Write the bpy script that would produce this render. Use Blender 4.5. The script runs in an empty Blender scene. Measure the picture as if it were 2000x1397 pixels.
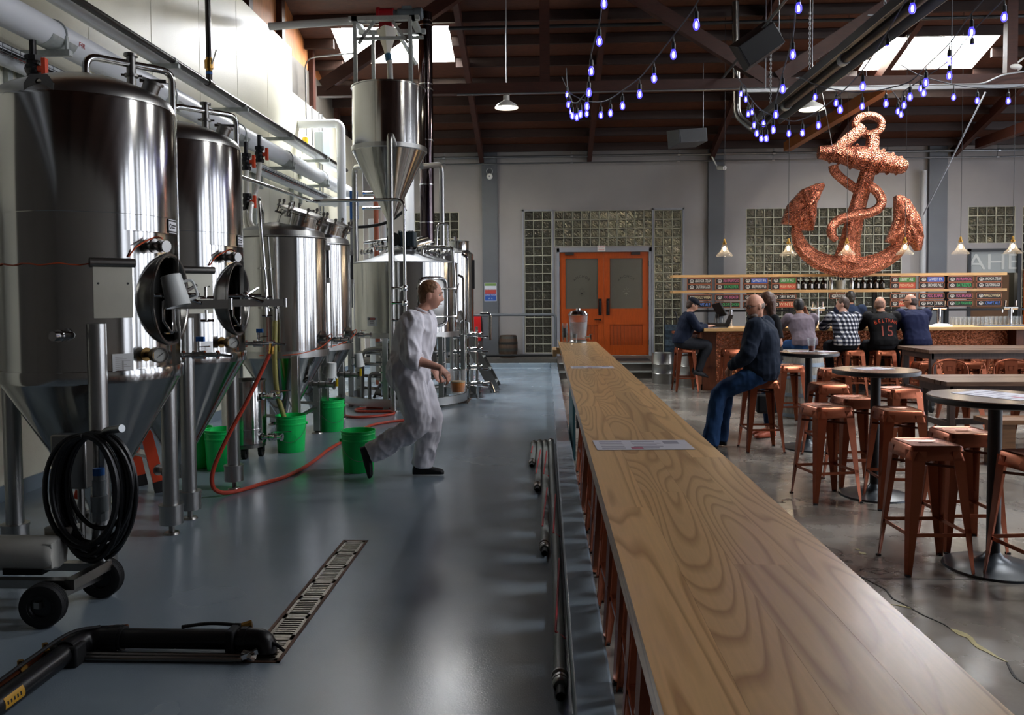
import bpy, bmesh, math, random
import numpy as np
from mathutils import Vector, Matrix
random.seed(7)
C = bpy.context.scene.collection
S = bpy.context.scene
PI = math.pi
# ------------------------------------------------------------------ camera, sky, exposure
cam_d = bpy.data.cameras.new('camera'); cam = bpy.data.objects.new('camera', cam_d); C.objects.link(cam)
_y, _p, _r = math.radians(2.45), math.radians(2.2), math.radians(0.4)
_f = Vector((-math.sin(_y)*math.cos(_p), math.cos(_y)*math.cos(_p), -math.sin(_p)))
_r0 = Vector((math.cos(_y), math.sin(_y), 0)); _u0 = _r0.cross(_f)
_rr = _r0*math.cos(_r) - _u0*math.sin(_r); _uu = _u0*math.cos(_r) + _r0*math.sin(_r)
cam.matrix_world = Matrix(((_rr.x, _uu.x, -_f.x, 0), (_rr.y, _uu.y, -_f.y, 0), (_rr.z, _uu.z, -_f.z, 1.55), (0, 0, 0, 1)))
cam_d.lens = 28.08; cam_d.sensor_width = 36; cam_d.sensor_fit = 'HORIZONTAL'; cam_d.shift_y = -0.02905
cam_d.clip_start = .05; cam_d.clip_end = 200
S.camera = cam
S.view_settings.view_transform = 'Standard'; S.view_settings.look = 'None'
S.view_settings.exposure = 1.05
S.view_settings.gamma = 1.0; S.view_settings.use_curve_mapping = False
w = bpy.data.worlds.new('sky'); S.world = w; w.use_nodes = True
w.node_tree.nodes['Background'].inputs[0].default_value = (.86, .93, 1, 1)
w.node_tree.nodes['Background'].inputs[1].default_value = 1.0
S.cycles.max_bounces = 10; S.cycles.diffuse_bounces = 4; S.cycles.glossy_bounces = 5; S.cycles.transmission_bounces = 8
S.cycles.sample_clamp_indirect = 6.0; S.cycles.caustics_reflective = False; S.cycles.caustics_refractive = False
S.cycles.use_denoising = True
DAY = 1.0      # brightness of the glazed doors in the right wall
SKYL = 42.0     # brightness of the skylights

# ------------------------------------------------------------------ materials
def lin(h):
    h = h.lstrip('#'); v = [int(h[i:i+2], 16)/255 for i in (0, 2, 4)]
    return tuple((x/12.92 if x <= .04045 else ((x+.055)/1.055)**2.4) for x in v) + (1,)
MATS = {}
def mat(name, col='#808080', rough=.5, metal=0., spec=.5, noise=0., nscale=20., bump=0., bscale=60., emit=0., ecol=None, trans=0., ior=1.45, aniso=0., coat=0., stretch=(1,1,1), rvar=0., alpha=1., col2=None):
    if name in MATS: return MATS[name]
    m = bpy.data.materials.new(name); m.use_nodes = True; MATS[name] = m
    nt = m.node_tree; b = nt.nodes['Principled BSDF']
    c = lin(col) if isinstance(col, str) else tuple(col)+(1,)
    b.inputs['Base Color'].default_value = c; b.inputs['Roughness'].default_value = rough; b.inputs['Metallic'].default_value = metal
    b.inputs['Specular IOR Level'].default_value = spec; b.inputs['IOR'].default_value = ior
    b.inputs['Transmission Weight'].default_value = trans; b.inputs['Coat Weight'].default_value = coat; b.inputs['Alpha'].default_value = alpha
    m.diffuse_color = c
    if emit:
        b.inputs['Emission Color'].default_value = lin(ecol) if ecol else c; b.inputs['Emission Strength'].default_value = emit
    if noise or bump or rvar:
        tc = nt.nodes.new('ShaderNodeTexCoord'); mp = nt.nodes.new('ShaderNodeMapping'); mp.inputs['Scale'].default_value = stretch
        nt.links.new(tc.outputs['Object'], mp.inputs[0])
    if noise or rvar:
        n = nt.nodes.new('ShaderNodeTexNoise'); n.inputs['Scale'].default_value = nscale; n.inputs['Detail'].default_value = 5
        nt.links.new(mp.outputs[0], n.inputs['Vector'])
    if noise:
        mx = nt.nodes.new('ShaderNodeMix'); mx.data_type = 'RGBA'
        c2 = lin(col2) if col2 else tuple(max(0, x*(1-noise)) for x in c[:3])+(1,)
        c1 = c if col2 else tuple(min(1, x*(1+noise)) for x in c[:3])+(1,)
        mx.inputs[6].default_value = c2; mx.inputs[7].default_value = c1
        cr = nt.nodes.new('ShaderNodeMapRange'); cr.inputs[1].default_value = .3; cr.inputs[2].default_value = .7
        nt.links.new(n.outputs[0], cr.inputs[0]); nt.links.new(cr.outputs[0], mx.inputs[0]); nt.links.new(mx.outputs[2], b.inputs['Base Color'])
    if rvar:
        cr = nt.nodes.new('ShaderNodeMapRange'); cr.inputs[1].default_value = .3; cr.inputs[2].default_value = .7
        cr.inputs[3].default_value = max(.02, rough-rvar); cr.inputs[4].default_value = rough+rvar
        nt.links.new(n.outputs[0], cr.inputs[0]); nt.links.new(cr.outputs[0], b.inputs['Roughness'])
    if bump:
        n2 = nt.nodes.new('ShaderNodeTexNoise'); n2.inputs['Scale'].default_value = bscale; n2.inputs['Detail'].default_value = 3
        nt.links.new(mp.outputs[0], n2.inputs['Vector'])
        bp = nt.nodes.new('ShaderNodeBump'); bp.inputs['Strength'].default_value = bump; bp.inputs['Distance'].default_value = .01
        nt.links.new(n2.outputs[0], bp.inputs['Height']); nt.links.new(bp.outputs[0], b.inputs['Normal'])
    if aniso:
        tg = nt.nodes.new('ShaderNodeTangent'); tg.direction_type = 'RADIAL'; tg.axis = 'Z'
        b.inputs['Anisotropic'].default_value = aniso; b.inputs['Anisotropic Rotation'].default_value = 0.25
        nt.links.new(tg.outputs[0], b.inputs['Tangent'])
    return m

def rim_alpha(m, a0, a1, bl=.35):
    nt = m.node_tree; lw = nt.nodes.new('ShaderNodeLayerWeight'); lw.inputs[0].default_value = bl; mr = nt.nodes.new('ShaderNodeMapRange'); mr.inputs[3].default_value = a0; mr.inputs[4].default_value = a1
    nt.links.new(lw.outputs['Facing'], mr.inputs[0]); nt.links.new(mr.outputs[0], nt.nodes['Principled BSDF'].inputs['Alpha']); return m
# ------------------------------------------------------------------ mesh builder
def frame_of(d):
    d = Vector(d).normalized(); a = Vector((0, 0, 1)) if abs(d.z) < .9 else Vector((1, 0, 0))
    u = d.cross(a).normalized(); return d, u, u.cross(d)
class MB:
    def __init__(s): s.v = []; s.f = []; s.m = []
    def add(s, vs, fs, mi=0):
        o = len(s.v); s.v += [tuple(x) for x in vs]; s.f += [tuple(i+o for i in f) for f in fs]; s.m += [mi]*len(fs); return s
    def box(s, a, b, mi=0, M=None):
        (x0, y0, z0), (x1, y1, z1) = a, b
        vs = [(x0,y0,z0),(x1,y0,z0),(x1,y1,z0),(x0,y1,z0),(x0,y0,z1),(x1,y0,z1),(x1,y1,z1),(x0,y1,z1)]
        if M: vs = [M @ Vector(v) for v in vs]
        return s.add(vs, [(3,2,1,0),(4,5,6,7),(0,1,5,4),(1,2,6,5),(2,3,7,6),(3,0,4,7)], mi)
    def cbox(s, c, d, mi=0, M=None):
        return s.box([c[i]-d[i]/2 for i in range(3)], [c[i]+d[i]/2 for i in range(3)], mi, M)
    def bar(s, p, q, w, h, mi=0, up=None):
        p, q = Vector(p), Vector(q); d, u, v = frame_of(q-p)
        if up is not None:
            v = Vector(up); u = d.cross(v).normalized(); v = u.cross(d)
        vs = [e + u*a*w/2 + v*b*h/2 for e in (p, q) for a, b in ((-1,-1),(1,-1),(1,1),(-1,1))]
        return s.add(vs, [(0,1,2,3),(7,6,5,4),(0,4,5,1),(1,5,6,2),(2,6,7,3),(3,7,4,0)], mi)
    def tube(s, path, r, n=10, closed=False, caps=True, mi=0):
        P = [Vector(p) for p in path]; k = len(P); rs = r if isinstance(r, (list, tuple)) else [r]*k
        vs = []; d, u, v = frame_of(P[1]-P[0])
        for i in range(k):
            if closed: t = (P[(i+1) % k]-P[i-1])
            else: t = (P[min(i+1, k-1)]-P[max(i-1, 0)])
            if t.length < 1e-9: t = d
            t = t.normalized(); u = (u - t*u.dot(t)); u = u.normalized() if u.length > 1e-6 else frame_of(t)[1]; v = t.cross(u)
            for j in range(n):
                a = 2*PI*j/n; vs.append(P[i]+(u*math.cos(a)+v*math.sin(a))*rs[i])
        fs = []
        for i in range(k if closed else k-1):
            for j in range(n):
                a = i*n+j; b = i*n+(j+1) % n; c = ((i+1) % k)*n+(j+1) % n; e = ((i+1) % k)*n+j; fs.append((a, b, c, e))
        if caps and not closed: fs += [tuple(range(n-1, -1, -1)), tuple((k-1)*n+j for j in range(n))]
        return s.add(vs, fs, mi)
    def rod(s, p, q, r, n=10, mi=0, r2=None): return s.tube([p, q], [r, r if r2 is None else r2], n, mi=mi)
    def lathe(s, prof, c=(0,0,0), n=32, axis=None, a0=0., a1=2*PI, mi=0, sx=1., sy=1.):
        full = abs(a1-a0-2*PI) < 1e-6; m = n if full else n+1; vs = []
        if axis is not None: d, u, v = frame_of(axis)
        for (r, z) in prof:
            for j in range(m):
                a = a0+(a1-a0)*j/n; x, y = r*math.cos(a)*sx, r*math.sin(a)*sy
                vs.append((c[0]+x, c[1]+y, c[2]+z) if axis is None else Vector(c)+u*x+v*y+d*z)
        fs = []
        for i in range(len(prof)-1):
            for j in range(n):
                a, b = i*m+j, i*m+(j+1) % m; fs.append((a, b, b+m, a+m))
        return s.add(vs, fs, mi)
    def ball(s, c, r, n=12, mi=0, k=8):
        rx, ry, rz = r if isinstance(r, (tuple, list)) else (r, r, r)
        o = len(s.v); s.lathe([(max(math.sin(PI*i/k), 1e-4), -math.cos(PI*i/k)) for i in range(k+1)], (0,0,0), n, mi=mi)
        for i in range(o, len(s.v)):
            x, y, z = s.v[i]; s.v[i] = (c[0]+x*rx, c[1]+y*ry, c[2]+z*rz)
        return s
    def prism(s, poly, h0, h1, M=None, mi=0):
        n = len(poly); vs = [(x, y, h0) for x, y in poly]+[(x, y, h1) for x, y in poly]
        if M: vs = [M @ Vector(v) for v in vs]
        return s.add(vs, [tuple(range(n-1, -1, -1)), tuple(range(n, 2*n))]+[(i, (i+1) % n, n+(i+1) % n, n+i) for i in range(n)], mi)
    def xf(s, M, i0=0):
        s.v[i0:] = [tuple(M @ Vector(v)) for v in s.v[i0:]]; return s
    def build(s, name, m, parent=None, world=True, ang=35, loc=None, kind=None, bevel=0.):
        me = bpy.data.meshes.new(name); off = Vector((0,0,0))
        if parent is not None and world: off = wloc(parent)
        me.from_pydata([tuple(Vector(v)-off) for v in s.v] if off.length else s.v, [], s.f)
        ms = m if isinstance(m, (list, tuple)) else [m]
        for x in ms: me.materials.append(x)
        if len(ms) > 1: me.polygons.foreach_set('material_index', s.m)
        me.polygons.foreach_set('use_smooth', [True]*len(me.polygons)); me.set_sharp_from_angle(angle=math.radians(ang))
        return link(name, me, parent, loc, kind, bevel)
ORD = ['first','second','third','fourth','fifth','sixth','seventh','eighth','ninth','tenth','eleventh','twelfth','thirteenth']
def wloc(o):
    v = Vector((0,0,0))
    while o is not None: v = v + Vector(o.location); o = o.parent
    return v
def link(name, me, parent=None, loc=None, kind=None, bevel=0.):
    o = bpy.data.objects.new(name, me); C.objects.link(o)
    if parent is not None: o.parent = parent
    if loc is not None: o.location = loc
    if kind: o['kind'] = kind
    if bevel:
        bv = o.modifiers.new('bevel', 'BEVEL'); bv.width = bevel; bv.segments = 2; bv.limit_method = 'ANGLE'; bv.angle_limit = math.radians(40)
    return o
def tag(o, label, cat, group=None):
    o['label'] = label; o['category'] = cat
    if group: o['group'] = group
    return o
def thing(name, label, cat, loc=(0,0,0), rz=0., group=None):
    o = bpy.data.objects.new(name, None); C.objects.link(o); o.empty_display_size = .1
    o.location = loc; o.rotation_euler = (0, 0, rz); return tag(o, label, cat, group)
def struct(name, loc=(0,0,0)):
    o = bpy.data.objects.new(name, None); C.objects.link(o); o.empty_display_size = .1; o.location = loc; o['kind'] = 'structure'; return o
def copy_tree(o, parent=None):
    c = o.copy(); C.objects.link(c)
    if parent is not None: c.parent = parent
    for ch in list(o.children): copy_tree(ch, c)
    return c
def dup(root, loc, rz=0., label=None, group=None):
    c = copy_tree(root); c.location = loc; c.rotation_euler = (0, 0, rz)
    if label: c['label'] = label
    if group: c['group'] = group
    return c
def arc(p0, p1, p2, r, n=5):
    """round the corner p1 of a polyline with radius r"""
    p0, p1, p2 = Vector(p0), Vector(p1), Vector(p2); a = (p0-p1).normalized(); b = (p2-p1).normalized()
    d = r; q0 = p1+a*d; q1 = p1+b*d
    return [tuple(q0*(1-t)**2 + p1*2*t*(1-t) + q1*t*t) for t in [i/n for i in range(n+1)]]
def bend(pts, r=.06, n=5):
    out = [pts[0]]
    for i in range(1, len(pts)-1): out += arc(pts[i-1], pts[i], pts[i+1], r, n)
    return out+[pts[-1]]
def spline(pts, k=8):
    P = [Vector(p) for p in pts]; P = [P[0]*2-P[1]]+P+[P[-1]*2-P[-2]]; out = []
    for i in range(1, len(P)-2):
        for j in range(k):
            t = j/k; a, b, c, d = P[i-1], P[i], P[i+1], P[i+2]
            out.append(tuple(.5*((2*b)+(c-a)*t+(2*a-5*b+4*c-d)*t*t+(3*b-a-3*c+d)*t**3)))
    return out+[tuple(P[-2])]
_TX = {}
def text_mesh(s, size, depth=.001, align='CENTER'):
    key = (s, size, depth, align)
    if key in _TX: return _TX[key]
    cu = bpy.data.curves.new('lettering', 'FONT'); cu.body = s; cu.size = size; cu.extrude = depth; cu.align_x = align; cu.align_y = 'CENTER'; cu.resolution_u = 2
    o = bpy.data.objects.new('lettering', cu); C.objects.link(o)
    dg = bpy.context.evaluated_depsgraph_get(); me = bpy.data.meshes.new_from_object(o.evaluated_get(dg)); 
    bpy.data.objects.remove(o); bpy.data.curves.remove(cu); _TX[key] = me; return me
def text(s, size, m, parent, M, name='lettering', depth=.001, align='CENTER', sx=1., label=None):
    """M: world matrix of the text plane (x right, y up, z out of the face), given relative to parent origin"""
    me = text_mesh(s, size, depth, align).copy(); me.transform(M @ Matrix.Diagonal((sx, 1, 1, 1)))
    me.materials.clear(); me.materials.append(m); o = link(name, me, parent)
    if label: o['label'] = label
    return o
def plane_M(o, x, z):
    x = Vector(x).normalized(); z = Vector(z).normalized(); y = z.cross(x); o = Vector(o)
    return Matrix(((x.x, y.x, z.x, o.x), (x.y, y.y, z.y, o.y), (x.z, y.z, z.z, o.z), (0,0,0,1)))
FACE = ((1,0,0), (0,-1,0))     # text plane that faces the camera side

def cells(x0, x1, y0, y1, holes):
    """rectangles that cover x0..x1, y0..y1 except the holes"""
    xs = sorted({x0, x1, *[min(max(h[i], x0), x1) for h in holes for i in (0, 1)]}); ys = sorted({y0, y1, *[min(max(h[i], y0), y1) for h in holes for i in (2, 3)]})
    out = []
    for i in range(len(xs)-1):
        for j in range(len(ys)-1):
            cx, cy = (xs[i]+xs[i+1])/2, (ys[j]+ys[j+1])/2
            if not any(h[0] < cx < h[1] and h[2] < cy < h[3] for h in holes): out.append((xs[i], xs[i+1], ys[j], ys[j+1]))
    return out
# ================================================================== SETTING
steel = mat('stainless', '#b9b9b6', .14, 1, aniso=.6)
steel_s = mat('stainless_satin', '#a9a9a6', .32, 1)
steel_d = mat('stainless_dark', '#8a8884', .3, 1)
chrome = mat('chrome', '#d0d0d0', .1, 1)
blackpl = mat('black_plastic', '#0c0c0d', .4)
black = mat('black_metal', '#101112', .45)
white_pl = mat('white_plastic', '#e6e6e2', .4)
white_pipe = mat('white_jacket', '#dfe2e4', .35)
orange_pl = mat('orange_plastic', '#d8431a', .4)
galv = mat('galvanised', '#b2b8b4', .45, .35, noise=.12, nscale=30)
zinc = mat('conduit', '#8e9092', .35, .9)
copperp = mat('copper_pipe', '#8a5238', .35, 1)
brassm = mat('brass', '#a8813f', .35, 1)
rubber = mat('rubber', '#0b0b0c', .7)
greyw = mat('grey_wall_paint', '#918d8b', .6, noise=.05, nscale=1.5)
greyd = mat('grey_column_paint', '#5a5d61', .55, noise=.05, nscale=3)
greyt = mat('grey_trim_paint', '#8f9197', .5)
cream = mat('cream_panel', '#e6e2cc', .38, noise=.03, nscale=2, bump=.25, bscale=90)
wood_roof = mat('roof_boards', '#42200e', .6, noise=.35, nscale=6, stretch=(1.5,12,12))
wood_joist = mat('roof_joist', '#251108', .6, noise=.3, nscale=5, stretch=(1,14,14))
wood_beam = mat('roof_beam', '#38180d', .55, noise=.25, nscale=6, stretch=(1,8,8))
wood_ply = mat('plywood', '#9a6034', .6, noise=.25, nscale=4, stretch=(3,3,1))
mortar = mat('mortar', '#b9b5a2', .8)

def epoxy():
    m = mat('epoxy_floor', '#5c6770', .3); nt = m.node_tree; b = nt.nodes['Principled BSDF']; N = nt.nodes.new; L = nt.links.new
    tc = N('ShaderNodeTexCoord')
    n1 = N('ShaderNodeTexNoise'); n1.inputs['Scale'].default_value = .9; n1.inputs['Detail'].default_value = 4; L(tc.outputs['Object'], n1.inputs['Vector'])
    n2 = N('ShaderNodeTexNoise'); n2.inputs['Scale'].default_value = 130; n2.inputs['Detail'].default_value = 2; L(tc.outputs['Object'], n2.inputs['Vector'])
    mx = N('ShaderNodeMix'); mx.data_type = 'RGBA'; mx.inputs[6].default_value = lin('#75828d'); mx.inputs[7].default_value = lin('#8e9ca6'); L(n1.outputs[0], mx.inputs[0]); L(mx.outputs[2], b.inputs['Base Color'])
    # wet patches near the tanks are glossier
    r = N('ShaderNodeMapRange'); r.inputs[1].default_value = .3; r.inputs[2].default_value = .75; r.inputs[3].default_value = .13; r.inputs[4].default_value = .32; L(n1.outputs[0], r.inputs[0]); L(r.outputs[0], b.inputs['Roughness'])
    bp = N('ShaderNodeBump'); bp.inputs['Strength'].default_value = .22; bp.inputs['Distance'].default_value = .002; L(n2.outputs[0], bp.inputs['Height']); L(bp.outputs[0], b.inputs['Normal'])
    b.inputs['Specular IOR Level'].default_value = .6
    return m
def concrete():
    m = mat('concrete_floor', '#77726a', .35); nt = m.node_tree; b = nt.nodes['Principled BSDF']; N = nt.nodes.new; L = nt.links.new
    tc = N('ShaderNodeTexCoord')
    n1 = N('ShaderNodeTexNoise'); n1.inputs['Scale'].default_value = .8; n1.inputs['Detail'].default_value = 8; n1.inputs['Roughness'].default_value = .65; L(tc.outputs['Object'], n1.inputs['Vector'])
    cr = N('ShaderNodeValToRGB'); e = cr.color_ramp.elements; e[0].position = .3; e[0].color = lin('#4a453f'); e[1].position = .7; e[1].color = lin('#8c867c'); L(n1.outputs[0], cr.inputs[0])
    vo = N('ShaderNodeTexVoronoi'); vo.feature = 'DISTANCE_TO_EDGE'; vo.inputs['Scale'].default_value = .55
    nw = N('ShaderNodeTexNoise'); nw.inputs['Scale'].default_value = 2.2; nw.inputs['Detail'].default_value = 6; L(tc.outputs['Object'], nw.inputs['Vector'])
    ad = N('ShaderNodeMix'); ad.data_type = 'RGBA'; ad.blend_type = 'ADD'; ad.inputs[0].default_value = .6; L(tc.outputs['Object'], ad.inputs[6]); L(nw.outputs[1], ad.inputs[7]); L(ad.outputs[2], vo.inputs['Vector'])
    mr = N('ShaderNodeMapRange'); mr.inputs[1].default_value = 0; mr.inputs[2].default_value = .004; L(vo.outputs['Distance'], mr.inputs[0])
    mx = N('ShaderNodeMix'); mx.data_type = 'RGBA'; mx.inputs[6].default_value = lin('#2c2a28'); L(mr.outputs[0], mx.inputs[0]); L(cr.outputs[0], mx.inputs[7]); L(mx.outputs[2], b.inputs['Base Color'])
    r = N('ShaderNodeMapRange'); r.inputs[1].default_value = .3; r.inputs[2].default_value = .7; r.inputs[3].default_value = .16; r.inputs[4].default_value = .36; L(n1.outputs[0], r.inputs[0]); L(r.outputs[0], b.inputs['Roughness'])
    bp = N('ShaderNodeBump'); bp.inputs['Strength'].default_value = .25; bp.inputs['Distance'].default_value = .004; L(mr.outputs[0], bp.inputs['Height']); L(bp.outputs[0], b.inputs['Normal'])
    return m
M_epoxy = epoxy(); M_conc = concrete()
def blockglass():
    m = mat('glass_block', '#6b6758', .05, spec=.8); nt = m.node_tree; b = nt.nodes['Principled BSDF']; N = nt.nodes.new; L = nt.links.new
    tc = N('ShaderNodeTexCoord'); ge = N('ShaderNodeNewGeometry')
    n = N('ShaderNodeTexNoise'); n.inputs['Scale'].default_value = 17; n.inputs['Detail'].default_value = 1; L(ge.outputs['Position'], n.inputs['Vector'])
    wv = N('ShaderNodeTexWave'); wv.inputs['Scale'].default_value = 9; wv.inputs['Distortion'].default_value = 6; wv.bands_direction = 'DIAGONAL'; wv.inputs['Detail Scale'].default_value = 2; L(ge.outputs['Position'], wv.inputs['Vector'])
    ad = N('ShaderNodeMath'); ad.operation = 'ADD'; L(n.outputs[0], ad.inputs[0]); L(wv.outputs[1], ad.inputs[1])
    bp = N('ShaderNodeBump'); bp.inputs['Strength'].default_value = 1; bp.inputs['Distance'].default_value = .035; L(ad.outputs[0], bp.inputs['Height']); L(bp.outputs[0], b.inputs['Normal'])
    b.inputs['Transmission Weight'].default_value = .7; b.inputs['Coat Weight'].default_value = .6; b.inputs['Coat Roughness'].default_value = .05
    L(bp.outputs[0], b.inputs['Coat Normal'])
    return m
M_block = blockglass()

XL, XR, YB, YF = -4.21, 13.0, 18.4, -3.6     # left wall, right wall, back wall, wall behind the camera
ZW, SL, YR = 4.89, .327, 7.6                 # eaves height, roof slope, ridge
def zroof(y): return ZW+SL*(YB-y) if y >= YR else ZW+SL*(YB-YR)-SL*(YR-y)
# ---- floors
drain = (-1.305, -1.143, 3.296, 5.008)         # trench drain: x0, x1, y0, y1
drain2 = (-1.30, -1.15, 11.6, 14.2)
b = MB()
for x0, x1, y0, y1 in cells(XL, .09, YF, 17.375, [drain, drain2]): b.add([(x0,y0,0),(x1,y0,0),(x1,y1,0),(x0,y1,0)], [(0,1,2,3)])
fl = b.build('floor', M_epoxy, kind='structure')
b = MB(); b.add([(.24,YF,-.1),(XR,YF,-.1),(XR,YB,-.1),(.24,YB,-.1)], [(0,1,2,3)])
ft = b.build('floor', M_conc, kind='structure')
patch = mat('yellow_filler', '#b5aa7d', .6, noise=.2, nscale=30)
def blob(pts, z, name, m, parent):
    bb = MB(); n = len(pts); bb.add([(x, y, z+.0025) for x, y in pts]+[(x, y, z) for x, y in pts], [tuple(range(n))]+[(i, n+i, n+(i+1) % n, (i+1) % n) for i in range(n)]); return bb.build(name, m, parent, world=False)
def ribbon(pts, ws, z, name, m, parent):
    l = []; r = []
    for i, p in enumerate(pts):
        a = Vector(pts[max(i-1, 0)]); c = Vector(pts[min(i+1, len(pts)-1)]); t = (c-a).normalized(); nn = Vector((-t.y, t.x)); w_ = ws[i]/2
        l.append(Vector(p)+nn*w_); r.append(Vector(p)-nn*w_)
    return blob([tuple(x) for x in l]+[tuple(x) for x in reversed(r)], z, name, m, parent)
ribbon([(1.982, 3.964), (1.995, 3.94), (2.009, 3.899), (2.022, 3.858), (2.01, 3.796), (2.013, 3.752), (2.029, 3.699), (2.039, 3.647), (2.057, 3.607)], [.004,.03,.05,.028,.022,.034,.02,.012,.004], -.1, 'crack_filler', patch, ft)
ribbon([(1.816, 4.274), (1.856, 4.261), (1.887, 4.241), (1.907, 4.214)], [.003,.012,.014,.003], -.1, 'crack_filler', patch, ft)
ribbon([(1.995, 5.211), (2.008, 5.201), (2.02, 5.191)], [.004,.022,.004], -.1, 'crack_filler', patch, ft)
ribbon([(2.001, 5.159), (2.009, 5.129), (2.02, 5.099)], [.006,.045,.008], -.1, 'crack_filler', patch, ft)
crk = mat('crack', '#2b2927', .8)
ribbon([(1.789, 4.844), (1.842, 4.661), (1.888, 4.492), (1.869, 4.355), (1.901, 4.255), (1.923, 4.146), (1.977, 4.019), (1.984, 3.958)], [.004,.006,.009,.01,.009,.008,.006,.004], -.1, 'crack', crk, ft)
ribbon([(2.05, 3.602), (2.019, 3.508), (2.005, 3.456), (2.014, 3.407)], [.006,.012,.01,.006], -.1, 'crack', crk, ft)
b = MB(); b.add([(1.0,7.44,-.0995),(9,7.44,-.0995),(9,7.452,-.0995),(1.0,7.452,-.0995)], [(0,1,2,3)]); b.build('saw_cut', crk, ft, world=False)
b = MB(); b.add([(.6,4.66,-.0995),(9,4.66,-.0995),(9,4.672,-.0995),(.6,4.672,-.0995)], [(0,1,2,3)]); b.build('saw_cut', crk, ft, world=False)
# ---- kerbs
b = MB(); b.box((.09,YF,-.1), (.24,17.5,.105)); b.build('trim_1', M_epoxy, kind='structure', bevel=.012)
b = MB(); b.box((XL,17.375,0), (.09,17.5,.105)); b.build('trim_2', M_epoxy, kind='structure', bevel=.012)
dkgrey = mat('dark_step', '#4a4640', .5, noise=.15, nscale=5)
stepn = mat('step_riser', '#3a3a3c', .5)
b = MB(); b.box((XL,17.5,-.1), (.24,YB,.19)); b.box((.24,16.35,-.1), (3.6,YB,.19)); b.build('trim_3', dkgrey, kind='structure')
b = MB(); b.box((.26,16.05,-.1), (3.6,16.35,.045)); b.build('trim_4', dkgrey, kind='structure')
b = MB(); b.box((.26,16.33,.172), (3.6,16.355,.194)); b.box((.26,16.03,.025), (3.6,16.055,.049)); b.build('trim_5', galv, kind='structure')
# ---- back wall with openings for block panels and doors
BH = 17.2/84.7   # one block with its joint
panels = [  # window number, x0, ztop, columns, rows
    (1, -2.0-6*BH, 3.51, 6, 14), (2, -.48, 3.51, 3, 16), (3, .21, 3.51, 11, 4), (4, 2.48, 3.5, 3, 16), (5, 4.55, 3.51, 17, 14), (6, 9.47, 3.5, 5, 4), (7, 10.66, 3.5, 5, 12)]
holes = [(x0, x0+n*BH, zt-r*BH, zt) for _, x0, zt, n, r in panels] + [(.29, 2.37, .19, 2.57), (9.5, 10.58, -.1, 2.52)]
wb = struct('wall_back', (0, YB, 0))
b = MB()
for x0, x1, z0, z1 in cells(XL, XR, -.1, ZW, holes): b.add([(x0,YB,z0),(x1,YB,z0),(x1,YB,z1),(x0,YB,z1)], [(0,1,2,3)])
for h in holes:
    x0, x1, z0, z1 = h; y1 = YB+.14
    b.add([(x0,YB,z0),(x0,y1,z0),(x0,y1,z1),(x0,YB,z1),(x1,YB,z0),(x1,y1,z0),(x1,y1,z1),(x1,YB,z1)], [(0,1,2,3),(7,6,5,4),(0,4,5,1),(3,2,6,7)])
b.build('plaster', greyw, wb)
b = MB()
for x0, x1 in ((-1.45,-1.1), (3.68,4.02), (8.56,8.96)): b.box((x0, YB-.09, -.1), (x1, YB, ZW))
b.build('pilaster', greyd, wb)
for (x0, x1) in ((-.5,.14), (2.46,3.11)):   # raised surrounds
    b = MB(); b.box((x0-.04,YB-.03,.19), (x0,YB,3.55)); b.box((x1,YB-.03,.19), (x1+.04,YB,3.55)); b.box((x0-.04,YB-.03,3.51), (x1+.04,YB,3.55)); b.build('surround', greyt, wb)
# glass blocks
bm = MB(); h2 = BH/2-.006
ring = [(h2, .03), (h2*.93, .012), (h2*.6, .0)]
vs = []; fs = []
for a, d in ring: vs += [(-a, d, -a), (a, d, -a), (a, d, a), (-a, d, a)]
for k in range(2):
    for i in range(4): fs.append((k*4+i, k*4+(i+1) % 4, k*4+4+(i+1) % 4, k*4+4+i))
fs.append((8, 9, 10, 11)); vs += [(-h2,.1,-h2),(h2,.1,-h2),(h2,.1,h2),(-h2,.1,h2)]; fs += [(0,12,13,1),(1,13,14,2),(2,14,15,3),(3,15,12,0),(15,14,13,12)]
bm.add(vs, fs); proto = bm.build('glass_block', M_block, ang=60); blk = proto.data; bpy.data.objects.remove(proto)
for num, x0, zt, n, r in panels:
    wn = struct('window_%d' % num, (x0, YB, zt-r*BH)); b = MB()
    for i in range(n+1): b.box((x0+i*BH-.007, YB-.002 if i in (0, n) else YB+.008, zt-r*BH), (x0+i*BH+.007, YB+.1, zt))
    for j in range(r+1): b.box((x0, YB+.008, zt-j*BH-.007), (x0+n*BH, YB+.1, zt-j*BH+.007))
    b.build('mortar_joint', mortar, wn)
    for i in range(n):
        for j in range(r): link('glass_block', blk, wn, ((i+.5)*BH, .012+random.uniform(-.002, .002), (r-j-.5)*BH))
# rooms behind the block walls, dim, with lights added for glints in the blocks
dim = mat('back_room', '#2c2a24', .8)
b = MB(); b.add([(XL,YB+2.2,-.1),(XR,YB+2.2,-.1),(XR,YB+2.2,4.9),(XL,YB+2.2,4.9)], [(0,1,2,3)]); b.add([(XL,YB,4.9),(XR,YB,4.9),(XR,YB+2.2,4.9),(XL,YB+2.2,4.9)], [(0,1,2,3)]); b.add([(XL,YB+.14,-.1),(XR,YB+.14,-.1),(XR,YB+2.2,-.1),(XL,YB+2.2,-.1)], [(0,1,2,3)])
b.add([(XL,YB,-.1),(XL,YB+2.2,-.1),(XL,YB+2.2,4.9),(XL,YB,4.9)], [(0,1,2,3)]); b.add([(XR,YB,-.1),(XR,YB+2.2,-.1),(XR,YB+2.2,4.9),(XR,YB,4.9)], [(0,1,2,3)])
b.build('wall_back', dim, kind='structure')
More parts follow.
